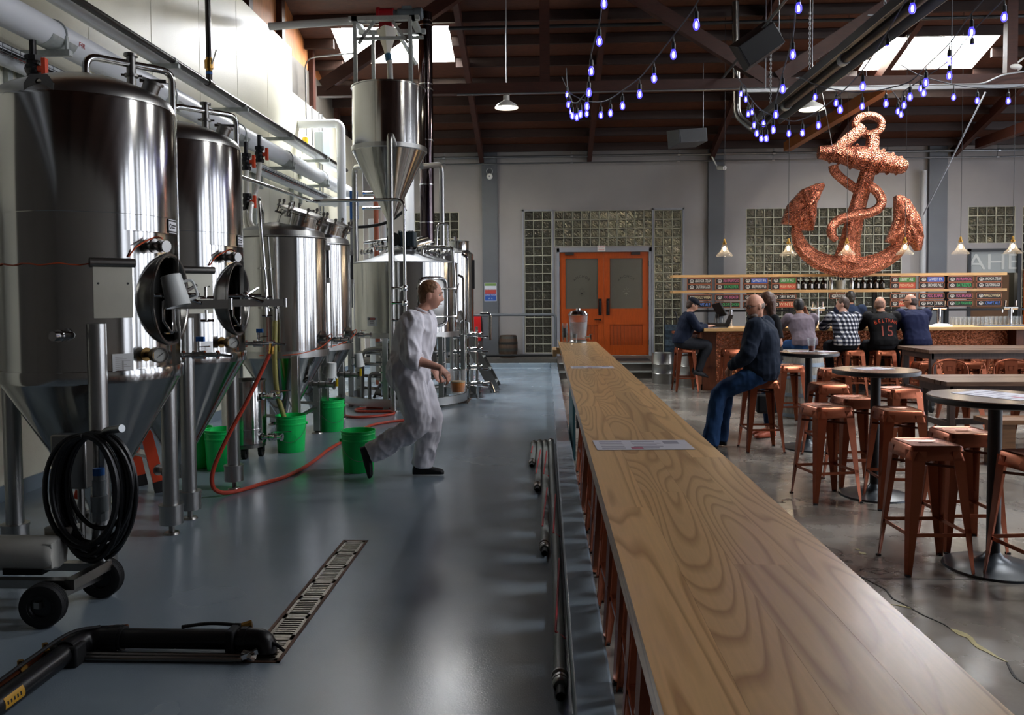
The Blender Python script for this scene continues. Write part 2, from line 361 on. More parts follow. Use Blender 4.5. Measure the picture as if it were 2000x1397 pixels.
for x in (1.4, 3.0, 5.2, 7.2, 9.9, 11.2):
    ld = bpy.data.lights.new('back_room_fill', 'AREA'); ld.shape = 'RECTANGLE'; ld.size = .5; ld.size_y = .5; ld.energy = 9; ld.color = (1, .92, .78)  # unseen area lights added to brighten the block panels from behind
    lo = bpy.data.objects.new('back_room_fill', ld); C.objects.link(lo); lo.location = (x, YB+1.3, 4.2)
glintm = mat('glint_glow', '#ffffff', .5, emit=95, ecol='#fff4e0'); random.seed(5)  # glowing spheres added behind the blocks so they refract into glints
lb_ = MB(); lb_.ball((0,0,0), (.055,.055,.055), 12); lo_ = lb_.build('glow', glintm); lme = lo_.data; bpy.data.objects.remove(lo_)
BR = struct('wall_back', (0, YB+1, 0))
for k in range(26):
    x = (.3, 1.2, 1.9, 2.6, 3.0, 4.7, 5.1, 5.5, 6.0, 6.4, 6.9, 7.3, 7.7, 8.0, 9.6, 9.9, 10.3, 10.9, 11.4, 3.05, 2.75, 5.3, 6.6, 7.5, 1.5, 2.2)[k]; link('glint_sphere', lme, BR, (x+random.uniform(-.1,.1), random.uniform(.0,.9), random.uniform(1.9,3.6)))
# ---- left wall: insulated panels with recessed joints
wl = struct('wall_left', (XL, 0, 0)); y = YF; k = 0
edges = [-3.6, -2.4, -1.2, 0.0, 1.2, 2.42, 3.6, 4.83, 6.05, 7.3, 8.5, 9.7, 10.9, 12.1, 13.3]
for i in range(len(edges)-1):
    b = MB(); b.box((XL-.1, edges[i]+.004, 0), (XL, edges[i+1]-.004, 5.72)); b.build('panel', cream if edges[i] > 3 else mat('unseen_dim_panel', '#4c4740', .6), wl, bevel=.004)  # panels out of view coloured dark, as unlit, to darken the tank reflection
for i, (y0, y1) in enumerate(((13.3,14.7),(14.7,16.1),(16.1,17.4),(17.4,18.4))):
    b = MB(); b.box((XL-.1, y0+.004, 0), (XL, y1-.004, 5.0)); b.build('panel', cream, wl, bevel=.004)
b = MB(); b.box((XL-.13, YF, 0), (XL-.101, YB, 5.7)); b.build('backing', dkgrey, wl)
b = MB(); b.box((XL, YF, 0), (XL+.02, 17.37, .12)); b.build('baseboard_left', M_epoxy, kind='structure')
# timber side wall above the panels
b = MB(); ys = [YF, 0, 3.5, YR, 11, 14, YB]
for i in range(len(ys)-1): b.add([(XL-.12,ys[i],4.9),(XL-.12,ys[i+1],4.9),(XL-.12,ys[i+1],zroof(ys[i+1])),(XL-.12,ys[i],zroof(ys[i]))], [(0,1,2,3)])
wu = b.build('wall_left', wood_ply, kind='structure')
for y0 in (8.2, 9.8, 11.45, 12.9, 14.6, 16.3):
    b = MB(); b.box((XL-.12, y0, 4.9), (XL-.02, y0+.15, zroof(y0+.1))); b.build('stud', wood_beam, wu)
# ---- right wall with tall glazed doors, wall behind the camera
doors = [(-1.6,-.5), (.4,1.5), (2.2,3.5), (4.9,5.6), (6.4,8.1), (9.0,9.7), (10.6,12.0), (12.9,14.3)]
b = MB()
for y0, y1, z0, z1 in cells(YF, YB, -.1, 8.6, [(a, c, -.1, 7.0) for a, c in doors]): b.add([(XR,y0,z0),(XR,y1,z0),(XR,y1,z1),(XR,y0,z1)], [(0,1,2,3)])
b.build('wall_right', mat('dark_wall_paint', '#3b3835', .7), kind='structure')
DB = (1.6, 2.2, 5.5, 1.6, 2.2, 7., 1.2, 4.)
days = [mat('daylight_pane_%d' % k, '#ffffff', .5, emit=DAY*v, ecol='#eaf0ff') for k, v in enumerate(DB)]
for i, (a, c) in enumerate(doors):
    dn = struct('door_%d' % (i+9), (XR, a, -.1))
    for j in range(2):
        ya = a+(c-a)*j/2; yc = a+(c-a)*(j+1)/2
        for k in range(7):
            b = MB(); b.add([(XR+.05,ya+.03,-.07+k*1.0143),(XR+.05,yc-.03,-.07+k*1.0143),(XR+.05,yc-.03,.87+k*1.0143),(XR+.05,ya+.03,.87+k*1.0143)], [(3,2,1,0)]); b.build('pane', days[i], dn)
    b = MB()
    for j in range(3): b.box((XR+.02,a+(c-a)*j/2-.035,-.1), (XR+.07,a+(c-a)*j/2+.035,7.0))
    for k in range(8): b.box((XR+.02,a,-.1+k*1.0143-.035), (XR+.07,c,-.1+k*1.0143+.035))
    b.build('door_frame', black, dn)
b = MB(); b.add([(XL-.2,YF,-.1),(XR,YF,-.1),(XR,YF,8.6),(XL-.2,YF,8.6)], [(3,2,1,0)]); b.build('wall_front', mat('front_wall_paint', '#6b6660', .7), kind='structure')
# ---- roof with skylights
sky_holes = [(-3.75,-1.68,14.1,15.1), (5.95,8.05,14.45,15.6)]
extra = [(5.95,8.05,9.3,10.5), (5.95,8.05,4.2,5.4)]
cl = struct('ceiling', (0, YB, ZW)); b = MB()
for ya, yb in ((YF, YR), (YR, YB)):
    hs = [h for h in sky_holes+extra if ya <= h[2] < yb]
    for x0, x1, y0, y1 in cells(XL-.2, XR, ya, yb, hs): b.add([(x0,y0,zroof(y0)),(x1,y0,zroof(y0)),(x1,y1,zroof(y1)),(x0,y1,zroof(y1))], [(3,2,1,0)])
b.build('deck', wood_roof, cl)
sky_pane = mat('skylight_pane', '#ffffff', .5, emit=SKYL, ecol='#f4f8ff')
well = mat('skylight_well', '#e8e0d0', .6)
for i, h in enumerate(sky_holes+extra):
    x0, x1, y0, y1 = h; D = .42; wn = struct('window_%d' % (i+8), (x0, y0, zroof(y0)))
    A = [(x0,y0,zroof(y0)),(x1,y0,zroof(y0)),(x1,y1,zroof(y1)),(x0,y1,zroof(y1))]; T = [(p[0],p[1],p[2]+D) for p in A]
    b = MB(); b.add(A+T, [(0,1,5,4),(1,2,6,5),(2,3,7,6),(3,0,4,7)]); b.build('curb', well, wn)
    nx = 3 if i < 2 else 2
    for j in range(nx):
        xa = x0+(x1-x0)*j/nx; xb = x0+(x1-x0)*(j+1)/nx
        b = MB(); b.add([(xa+.01,y0,T[0][2]),(xb-.01,y0,T[0][2]),(xb-.01,y1,T[2][2]),(xa+.01,y1,T[2][2])], [(3,2,1,0)]); b.build('pane', sky_pane, wn)
def clear_of(x0, x1, y, m=.06): return [h for h in sky_holes+extra if h[2]-m < y < h[3]+m]
def joist_runs(y):
    xs = [(XL-.1, XR)]
    for h in clear_of(0, 0, y):
        nx = []
        for a, c in xs:
            if h[0] > a and h[1] < c: nx += [(a, h[0]-.03), (h[1]+.03, c)]
            else: nx.append((a, c))
        xs = nx
    return xs
y = 18.1
while y > YR+.2:
    for a, c in joist_runs(y):
        z = zroof(y); b = MB(); b.box((a, y-.03, z-.17), (c, y+.03, z-.004)); b.build('joist', wood_joist, cl)
    y -= .62
y = YR-.3
while y > YF+.2:
    for a, c in joist_runs(y):
        z = zroof(y); b = MB(); b.box((a, y-.03, z-.17), (c, y+.03, z-.004)); b.build('joist', wood_joist, cl)
    y -= 1.24
for x in (-1.45, 1.0, 3.75, 6.3, 9.1, 11.6):    # rafters run down the slope under the joists
    b = MB(); b.bar((x, YB-.02, zroof(YB)-.19), (x, YR, zroof(YR)-.2), .1, .2, up=(0,0,1)); b.bar((x, YF, zroof(YF)-.19), (x, YR, zroof(YR)-.2), .1, .2, up=(0,0,1)); b.build('rafter', wood_beam, cl)
# truss over the hop back at Y = 14
def truss(yt, zc=4.907):
    def piece(n, p, q, w_, h_):
        b = MB(); b.bar(p, q, w_, h_, up=(0,1,0)); b.build(n, wood_beam, cl)
    piece('truss_chord', (-3.69,yt,zc), (XR,yt,zc), .16, .15)
    zt = zroof(yt)-.2; k = 1/.65; h = zt-zc-.08
    for x0, sg in ((-3.6,1), (3.5,-1), (3.68,1), (10.9,-1)): piece('truss_web', (x0,yt-.02,zc+.08), (x0+sg*h*k,yt-.02,zt), .2, .14)
    for x in (7.35, .0): piece('king_post', (x,yt+.1,zc), (x,yt+.1,zt), .16, .12)
truss(13.0)
truss(8.2)
b = MB(); b.bar((5.3,17.9,4.8), (5.5,13.1,4.9), .15, .2, up=(0,0,1)); b.build('knee_brace', mat('lit_beam', '#8a5228', .55, noise=.2, nscale=5), cl)  # lighter wood colour stands in for light falling on it from below
b = MB(); b.bar((9.4,17.9,4.8), (9.6,13.1,4.9), .15, .2, up=(0,0,1)); b.build('knee_brace', wood_beam, cl)
b = MB(); b.box((XL,YB-.06,ZW-.02), (XR,YB+.02,ZW+.1)); b.build('trim_6', wood_joist, kind='structure')
# ================================================================== BREWERY: TANKS
dial = mat('gauge_face', '#dcdcd4', .4); redpl = mat('red_plastic', '#c8301c', .4); bluepl = mat('blue_plastic', '#1f5fa8', .4); yellowpl = mat('yellow_plastic', '#d9b51c', .4)
wire = mat('orange_wire', '#c9532a', .5); inner = mat('tank_inside', '#6e6c68', .35, 1)
sheetm = mat('brushed_sheet', '#b9b7a8', .38, 1, noise=.08, nscale=5)
label_w = mat('label_white', '#d9dadc', .5); label_k = mat('label_black', '#18191b', .5)
def pol(r, deg, z): a = math.radians(deg); return (r*math.cos(a), r*math.sin(a), z)
def at(c, v): return (c[0]+v[0], c[1]+v[1], (c[2] if len(c) > 2 else 0)+v[2])
def partial(b, r0, r1, z0, z1, a0, a1, n=48):
    """closed shell segment between two radii"""
    A0, A1 = math.radians(a0), math.radians(a1)
    for i in range(n):
        pass
    prof = [(r1, z0), (r1, z1), (r0, z1), (r0, z0), (r1, z0)]
    b.lathe(prof, (0,0,0), n, None, A0, A1)
    for a in (A0, A1):
        b.add([(r*math.cos(a), r*math.sin(a), z) for r, z in ((r0,z0),(r1,z0),(r1,z1),(r0,z1))], [(0,1,2,3)])
def valve(b, p, d, L=.16, r=.02):
    """sanitary butterfly valve on a short pipe: p start, d direction"""
    d = Vector(d).normalized(); p = Vector(p)
    b.rod(p, p+d*L, r, 12)
    for t in (.12, .38, .62, .95): b.rod(p+d*(L*t-.006), p+d*(L*t+.006), r*1.75, 12)
    b.rod(p+d*L*.42, p+d*L*.6, r*1.55, 12)
    q = p+d*L*.5; b.rod(q, q+Vector((0,0,.05)), .007, 6); b.bar(q+Vector((0,0,.05)), q+Vector((0,0,.055))+d*.07, .016, .006)
def leg_part(t, x, y, ztop, r=.05):
    b = MB(); b.rod((x,y,.16), (x,y,ztop), r, 16); l = b.build('leg', steel_s, t, False)
    b = MB(); b.lathe([(.001,.07),(r*1.5,.07),(r*1.5,.185),(r*1.58,.185),(r*1.58,.2),(r,.2)], (x,y,0), 16); b.build('leg_cup', steel_s, l, False)
    b = MB(); b.rod((x,y,.014), (x,y,.08), .018, 8); b.lathe([(.001,.018),(.045,.014),(.052,0)], (x,y,0), 14); b.build('foot', steel_d, l, False)
def fermenter(c, label, sample_red=False):
    t = thing('fermenter_tank', label, 'tank', (c[0], c[1], 0), 0, 'tall jacketed fermenters')
    b = MB(); b.lathe([(.49,1.94),(.49,2.03),(.4915,2.032),(.4915,2.66),(.487,2.675)], n=72); b.lathe([(.463,1.94),(.49,1.94)], n=72)
    partial(b, .46, .49, 1.157, 1.94, 14, 324, 60); b.build('jacket', steel, t, False)
    b = MB(); b.lathe([(.46,1.1+.85*i/34) for i in range(35)], n=144)
    keep = [f for f in b.f if not ((c_ := sum((Vector(b.v[i]) for i in f), Vector())/4).x > 0 and math.hypot(c_.y*math.cos(.07)-c_.x*math.sin(.07), c_.z-1.55) < .262)]
    b.f = keep; b.m = [0]*len(keep); b.build('inner_shell', steel, t, False)
    b = MB(); b.lathe([(.487,2.674),(.482,2.70),(.462,2.733),(.42,2.763),(.34,2.80),(.22,2.845),(.1,2.87),(.0005,2.878)], n=72); b.build('dome', steel_s, t, False)
    b = MB(); b.lathe([(.46,1.157),(.497,1.157),(.499,1.15),(.499,1.09),(.497,1.085),(.46,1.085)], n=72); b.build('bottom_band', steel, t, False)
    b = MB(); b.lathe([(.488,1.085),(.06,.33),(.05,.3),(.05,.2),(.001,.2)], n=64); b.build('cone', steel, t, False)
    # pipe over the dome with a riser and clamp
    d = 48
    b = MB(); b.tube(bend([(0,0,2.86),(0,0,3.0),pol(.51,d,3.0),pol(.51,d,1.35)], .07), .022, 12); b.lathe([(.001,2.87),(.05,2.87),(.05,2.89),(.001,2.89)], n=14); b.build('spray_pipe', steel, t, False)
    x, y, _ = pol(.26, d, 0); b = MB(); b.rod((x,y,2.8), (x,y,3.06), .027, 12)
    for z in (2.93, 3.055): b.rod((x,y,z-.008), (x,y,z+.008), .042, 12)
    b.bar((x-.05,y-.03,2.93), (x+.06,y+.02,2.93), .012, .012); b.build('spray_riser', steel_d, t, False)
    x, y, _ = pol(.36, 5, 0); b = MB(); b.rod((x,y,2.77), (x+.03,y,2.84), .05, 14); b.rod((x+.028,y,2.835), (x+.034,y,2.85), .062, 14); b.bar((x-.04,y-.02,2.85), (x+.1,y+.02,2.85), .02, .02); b.build('relief_port', steel_d, t, False)
    # lifting lug
    a = math.radians(-88); M = Matrix.Translation(pol(.475,-88,2.66)) @ Matrix.Rotation(a+PI/2, 4, 'Z') @ Matrix.Rotation(PI/2, 4, 'X')
    b = MB(); pl = [(-.08,-.03),(.08,-.03),(.08,.05),(.045,.1),(-.045,.1),(-.08,.05)]
    hole = [(.016*math.cos(PI/2+2*PI*i/12), .06+.016*math.sin(PI/2+2*PI*i/12)) for i in range(12)]
    n0 = len(pl)
    for s_, z in ((1,.006), (-1,-.006)):
        # split the plate around the hole: upper and lower fans
        vs = [(x, y, z) for x, y in pl]+[(x, y, z) for x, y in hole]; fs = [(0,1,2)+tuple(n0+k for k in (9,8,7,6,5,4,3))+(5,), (2,3)+tuple(n0+k for k in (0,11,10,9)), (3,4)+tuple(n0+k for k in (0,))]
        fs += [(4,5)+tuple(n0+k for k in (3,2,1,0))]
        b.add([M @ Vector(v) for v in vs], fs if s_ > 0 else [tuple(reversed(f)) for f in fs])
    b.add([M @ Vector((x, y, z)) for z in (.006,-.006) for x, y in pl], [(i, (i+1) % 6, 6+(i+1) % 6, 6+i) for i in range(6)]); b.build('lifting_lug', steel_d, t, False, ang=20)
    # manway
    ma = 4; ax = Vector(pol(1, ma, 0)); cz = 1.55; ctr = Vector(pol(.31, ma, cz))
    b = MB(); b.lathe([(.285,-.02),(.272,.03),(.268,.145),(.275,.152),(.275,.165),(.262,.165),(.255,.158),(.255,-.0),(.001,-.0)], ctr, 56, ax); b.build('manway', steel_d, t, False)
    b = MB(); b.lathe([(.001,.02),(.2,.03),(.225,.04),(.225,.055),(.19,.06),(.001,.05)], ctr, 44, ax); dr = b.build('manway_door', inner, t, False)
    b = MB(); q0 = ctr+ax*.14+Vector((-.0,-.06,-.03)); q1 = q0+Vector((.36,.17,0)); b.bar(q0, q1, .014, .055, up=(0,0,1)); b.rod(q1-Vector((.02,.01,.035)), q1-Vector((.02,.01,-.035)), .014, 8); b.build('yoke_arm', steel_s, t, False)
    b = MB(); s0 = q0+Vector((.08,.04,.055)); b.rod(s0+Vector((-.12,-.07,0)), s0+Vector((.1,.05,0)), .014, 10); b.ball(s0, .03, 10); b.rod(s0, s0+Vector((.13,.02,-.05)), .011, 8); b.rod(s0, s0+Vector((.06,.1,.06)), .011, 8)
    for dz in (-.09, .05): b.rod(s0+Vector((.13,.07,dz-.07)), s0+Vector((.13,.07,dz)), .009, 8); b.rod(s0+Vector((.1,.055,dz-.065)), s0+Vector((.17,.09,dz-.065)), .008, 8)
    b.tube([q0+Vector((.0,0,.02)), q0+Vector((.0,0,-.1)), q0+Vector((.02,.05,-.17))], .008, 6); b.tube(bend([q0+Vector((.05,.02,-.02)), q0+Vector((.05,.02,-.17)), q0+Vector((.0,.0,-.17))], .02), .008, 6); b.build('spindle', chrome, t, False)
    # gauge
    b = MB(); p = Vector(pol(.45,-24,1.235)); dv = Vector(pol(1,-24,0)); b.rod(p, p+dv*.09, .018, 10); b.rod(p, p+dv*.012, .04, 14); b.rod(p+dv*.085+Vector((0,-.0,0)), p+dv*.12+Vector((.005,-.012,0)), .044, 18); g = b.build('pressure_gauge', mat('dark_brass','#5d4a2c',.4,1), t, False)
    b = MB(); fd = Vector((.45,-.89,0)).normalized(); e = p+dv*.125+Vector((.006,-.014,0)); b.lathe([(.001,.008),(.038,.008),(.04,.02),(.044,.02),(.044,-.02),(.001,-.02)], e, 20, fd, mi=1); b.lathe([(.001,.0095),(.037,.0095)], e, 20, fd, mi=0); b.bar(e+fd*.011+Vector((-.012,-.006,-.012)), e+fd*.011+Vector((.016,.008,.014)), .004, .002, mi=2); b.build('gauge_dial', [dial, chrome, label_k], g, False)
    # sample port with white disc
    b = MB(); p = Vector(pol(.45,-20,1.86)); dv = Vector((.9,-.35,-.05)).normalized(); b.rod(p, p+dv*.14, .024, 12); b.rod(p, p+dv*.012, .045, 14); b.rod(p+dv*.05, p+dv*.065, .042, 12); b.rod(p+dv*.1, p+dv*.12, .036, 12); pp = b.build('sample_port', steel_d, t, False)
    b = MB(); b.lathe([(.001,.012),(.034,.012),(.034,0),(.001,0)], p+dv*.14, 18, dv); b.build('port_cap', white_pl, pp, False)
    b = MB(); b.tube(spline([pol(.5,-38,1.79), pol(.51,-33,1.85), p+dv*.06+Vector((0,0,.05)), p+dv*.12+Vector((0,0,.045))], 5), .005, 6); b.build('tie_cable', wire, pp, False)
    # bracket sheet with half pipe on top
    a = -48; p = Vector(pol(.505, a, 0)); tx = Vector((-math.sin(math.radians(a)), math.cos(math.radians(a)), 0)); nn = Vector(pol(1, a, 0))
    b = MB(); M = plane_M(p+Vector((0,0,1.6)), tx, nn); b.box((-.1,-.15,0), (.1,.14,.004), M=M)
    b.build('sheet_panel', sheetm, t, False)
    b = MB(); b.rod(p+tx*-.115+nn*.0+Vector((0,0,1.755)), p+tx*.115+Vector((0,0,1.755)), .026, 14); b.build('panel_rail', steel_d, t, False)
    for sx in (-.075, .075): b = MB(); b.lathe([(.001,.0055),(.006,.0055),(.006,0)], p+tx*sx+Vector((0,0,1.64)), 8, nn); b.build('rivet', label_k, t, False)
    # nameplate and maker's label
    a = -43; p = Vector(pol(.4915, a, 1.2)); tx = Vector((-math.sin(math.radians(a)), math.cos(math.radians(a)), 0)); nn = Vector(pol(1, a, 0)); M = plane_M(p, tx, nn)
    b = MB(); b.box((-.055,-.05,0), (.055,.05,.004), M=M); npl = b.build('name_plate', steel_s, t, False)
    b = MB()
    for k in range(7): b.box((-.04,.03-k*.011,.004), (.02+.02*((k*7) % 3-1),.033-k*.011,.0046), M=M)
    b.box((-.004,-.045,.004), (.004,.012,.0046), M=M); b.build('engraving', steel_d, npl, False)
    a = 2; p = Vector(pol(.4925, a, 1.985)); tx = Vector((-math.sin(math.radians(a)), math.cos(math.radians(a)), 0)); nn = Vector(pol(1, a, 0)); M = plane_M(p, tx, nn)
    b = MB(); b.box((-.05,-.04,0), (.05,.04,.002), M=M); lb = b.build('maker_label', label_w, t, False)
    b = MB(); b.box((-.05,.028,.002), (.05,.036,.0028), M=M); b.box((-.05,-.036,.002), (.05,-.028,.0028), M=M); b.lathe([(.009,.0025),(.016,.0025)], p+tx*-.028, 12, nn); b.box((-.008,.002,.002), (.042,.01,.0028), M=M); b.box((-.008,-.012,.002), (.03,-.005,.0028), M=M); b.build('label_print', label_k, lb, False)
    # temperature probe at the left, sample valve at the right
    b = MB(); p = Vector(pol(.49,-72,1.36)); dv = Vector((-.2,-1,0)).normalized(); b.rod(p, p+dv*.05, .02, 10); b.rod(p+dv*.05, p+dv*.13, .026, 12); b.rod(p+dv*.08, p+dv*.09, .034, 12); b.build('temperature_probe', chrome, t, False)
    b = MB(); p = Vector(pol(.47,30,1.2)); valve(b, p, (1,.06,0), .26, .016); b.rod(p+Vector((.26,.015,0)), p+Vector((.34,.02,-.01)), .009, 8); b.rod(p+Vector((.13,.01,.02)), p+Vector((.13,.01,.09)), .012, 8); sv = b.build('sample_valve', chrome, t, False)
    b = MB(); b.cbox(p+Vector((.14,.01,.1)), (.05,.022,.03)); b.build('valve_handle', bluepl, sv, False)
    b = MB(); b.tube([pol(.497, a_, 1.745+.006*math.sin(a_*.3)) for a_ in range(-150, -58, 6)], .004, 6); b.build('probe_cable', wire, t, False)
    for a_, zt in ((-58,1.42), (62,1.1), (182,1.1)):
        x, y, _ = pol(.506, a_, 0); leg_part(t, x, y, zt)
    b = MB(); valve(b, (0,0,.22), (-.8,.5,0), .3, .025); b.build('bottom_valve', steel_d, t, False)
    return t
FA = (-2.72, 4.683); FB = (-2.79, 5.92)
fermenter(FA, 'tall stainless fermenter nearest the camera, its open manway holding a white jug')
fermenter(FB, 'tall stainless fermenter just behind the nearest one, red hose joined to its valve')

def bright_tank(c, label, front_pipe=True):
    t = thing('conical_tank', label, 'tank', (c[0], c[1], 0), 0, 'shorter conical tanks on square legs'); R = .478
    b = MB(); b.lathe([(R,1.0),(R,2.185),(R-.012,2.2)], n=72); b.build('shell', steel, t, False)
    b = MB(); b.lathe([(R-.004,2.197),(R+.002,2.2),(R+.002,2.206),(R-.01,2.21),(R-.03,2.265),(R-.08,2.3),(.3,2.33),(.15,2.37),(.0005,2.385)], n=72); b.build('dome', steel_s, t, False)
    b = MB(); b.lathe([(R,1.0),(R+.012,1.0),(R+.012,.93),(R-.03,.93)], n=72); b.build('bottom_band', steel_s, t, False)
    b = MB(); b.lathe([(R-.01,.935),(.05,.22),(.05,.14),(.001,.14)], n=64); b.build('cone', steel, t, False)
    # tilted hatch
    ax = Vector((math.sin(math.radians(18)), -.08, math.cos(math.radians(18)))).normalized(); o = Vector((.19,0,2.325))
    b = MB(); b.lathe([(.235,-.09),(.235,.14),(.245,.15),(.245,.165),(.001,.165)], o, 48, ax); h = b.build('hatch', steel, t, False)
    b = MB(); b.lathe([(.25,.168),(.25,.182),(.2,.19),(.001,.2)], o, 48, ax); ld = b.build('hatch_lid', steel_s, t, False)
    d, u, v = frame_of(ax)
    b = MB(); b.tube(bend([o+ax*.19+u*-.11+v*-.08, o+ax*.25+u*-.11+v*-.08, o+ax*.25+u*.06+v*-.16, o+ax*.19+u*.06+v*-.16], .03), .009, 8); b.build('lid_handle', chrome, ld, False)
    for k in range(8):
        a = 2*PI*k/8+.3; rr = u*math.cos(a)+v*math.sin(a); p = o+rr*.262
        b = MB(); b.rod(p+ax*.1, p+ax*.225, .011, 8); b.ball(tuple(p+ax*.225), .02, 8); b.bar(p+ax*.1-rr*.03, p+ax*.1+rr*.02, .03, .02); b.bar(p+ax*.175-rr*.04, p+ax*.175+rr*.015, .03, .018); b.build('clamp', steel_d, h, False)
    # spray pipe down the front
    p0 = Vector((-.17,-.1,2.3)); b = MB()
    if not front_pipe: b.tube(bend([p0, p0+Vector((0,0,.2)), p0+Vector((-.4,0,.2)), p0+Vector((-.4,0,-.5))], .05), .02, 12)
    if front_pipe: b.tube(bend([p0, p0+Vector((0,0,.2)), Vector((-.04,-.56,2.57)), Vector((-.02,-.58,2.3)), Vector((.05,-.6,1.42))], .05), .02, 12)
    for z in ((1.86, 1.46) if front_pipe else ()): b.rod((.0+.02*(2-z),-.59,z-.012), (.0+.02*(2-z),-.59,z+.012), .036, 12); b.bar((-.05,-.6,z), (.07,-.6,z), .02, .02)
    if front_pipe: b.tube(bend([Vector((.05,-.6,1.46)), Vector((.12,-.62,1.47)), Vector((.15,-.64,1.3))], .04), .012, 8); b.build('spray_pipe', steel, t, False)
    b = MB(); b.rod(p0, p0+Vector((0,0,.06)), .05, 12); b.bar(p0+Vector((-.06,0,.03)), p0+Vector((.06,.0,.03)), .03, .04); b.build('relief_port', steel_d, t, False)
    # level strip on the right side
    b = MB(); p = Vector(pol(R, 18, 0)); b.bar(p+Vector((0,0,1.76)), p+Vector((0,0,2.1)), .05, .05, up=(1,.3,0)); b.build('level_strip', label_k, t, False)
    b = MB(); b.bar(p+Vector((0,0,2.08)), p+Vector((.0,0,2.14)), .06, .06); b.bar(p+Vector((0,0,1.72)), p+Vector((.0,0,1.78)), .06, .06); b.rod(p+Vector((.03,.02,1.0)), p+Vector((.03,.02,1.74)), .008, 8); b.build('strip_bracket', steel_s, t, False)
    # low port with wires and chrome valve
    b = MB(); p = Vector(pol(R-.01,-14,1.12)); dv = Vector(pol(1,-14,0)); b.rod(p, p+dv*.02, .085, 20); b.rod(p, p+dv*.07, .04, 12); b.build('probe_port', steel, t, False)
    b = MB(); b.tube(spline([p+dv*.07+Vector((0,0,.02)), p+dv*.12+Vector((0,0,.05)), p+dv*.1+Vector((0,.05,.0)), pol(R+.02,-25,1.02), pol(R+.02,-60,.97), pol(R+.02,-100,.965)], 6), .005, 6); b.build('probe_cable', wire, t, False)
    b = MB(); valve(b, pol(R-.02,6,1.1), (1,-.15,0), .28, .018); b.build('sample_valve', chrome, t, False)
    b = MB(); q = Vector((.31,-.1,.63)); valve(b, q, (1,-.12,-.05), .3, .026); rv = b.build('racking_valve', steel_d, t, False)
    b = MB(); b.cbox(q+Vector((.31,-.03,.02)), (.02,.03,.09)); b.build('valve_handle', yellowpl, rv, False)
    for a_ in (-58, 62, 182):
        x, y, _ = pol(.5, a_, 0); b = MB(); b.box((x-.038,y-.038,.03), (x+.038,y+.038,.96)); l = b.build('leg', steel_s, t, False, bevel=.006)
        b = MB(); b.lathe([(.001,.035),(.02,.03),(.06,.012),(.065,0)], (x,y,0), 16); b.build('foot', steel_d, l, False)
    b = MB(); p, q = Vector(pol(.48,-58,.3)), Vector(pol(.48,62,.3)); b.bar(p, q, .03, .03); b.bar(p, Vector(pol(.48,182,.3)), .03, .03); b.build('brace', steel_d, t, False)
    return t
bright_tank((-2.87, 8.6), 'shorter conical tank with tilted hatch, pale hose running from its spray pipe into a bucket')
bright_tank((-2.87, 9.7), 'shorter conical tank with tilted hatch, the farther of the pair, beside the kettle stand', False)

# ------------------------------------------------------------------ kettle on its skid
K = (-2.075, 11.75)
t = thing('brew_kettle', 'wide stainless kettle with shallow cone lid on a round pipe-filled skid', 'kettle', (K[0], K[1], 0))
b = MB(); b.lathe([(.765,1.06),(.765,2.045),(.757,2.055)], n=80); b.build('shell', steel, t, False)
b = MB(); b.lathe([(.775,2.045),(.775,2.056),(.76,2.06),(.26,2.215),(.24,2.225),(.24,2.25),(.0005,2.25)], n=80); b.build('lid', mat('lid_steel', '#8f9192', .45, .8), t, False)
b = MB(); b.lathe([(.765,1.06),(.785,1.06),(.785,.985),(.001,.985)], n=80); b.build('bottom_band', steel_s, t, False)
b = MB(); b.lathe([(.84,.04),(.9,.04),(.9,.15),(.84,.15),(.84,.04)], n=80); sk = b.build('skid_ring', steel_s, t, False)
for a_ in (-45, -100, -150, 10, 60, 110, 160):
    x, y, _ = pol(.84, a_, 0); b = MB(); b.box((x-.035,y-.035,.0), (x+.035,y+.035,1.0)); b.build('leg', steel_s, t, False, bevel=.005)
b = MB(); b.lathe([(.001,.35),(.45,.35),(.45,.9),(.001,.9)], n=40); b.build('inner_vessel', inner, t, False)
for z in (.28, .45, .62, .78):
    b = MB(); b.tube(bend([(-.6,-.5,z),(-.2,-.72,z),(.35,-.68,z),(.62,-.4,z)], .1), .022, 10); b.build('pipe_run', steel_d, t, False)
b = MB(); b.tube(bend([(-.52,-.62,.12),(-.52,-.62,.8),(-.3,-.7,.85),(-.05,-.78,.85)], .1), .03, 10); b.tube(bend([(-.4,-.7,.12),(-.4,-.7,.5),(.3,-.75,.5)], .08), .025, 10); b.rod((-.3,-.7,.25), (.1,-.72,.15), .06, 12); b.rod((-.35,-.65,.15), (-.1,-.85,.62), .02, 8); b.build('pump_pipework', steel_d, t, False)
b = MB(); b.rod((-.2,-.78,.2), (-.2,-.78,.82), .026, 10)
for z in (.3, .38, .52, .6, .74): b.rod((-.2,-.78,z-.012), (-.2,-.78,z+.012), .05, 12)
b.bar((-.28,-.8,.66), (-.1,-.8,.66), .02, .02); b.build('riser_valve', chrome, t, False)
b = MB(); b.box((.15,-.72,.25), (.4,-.5,.95)); b.box((-.1,-.6,.2), (.1,-.4,.5)); b.build('control_box', mat('dark_panel', '#2a2c2e', .4), t, False)
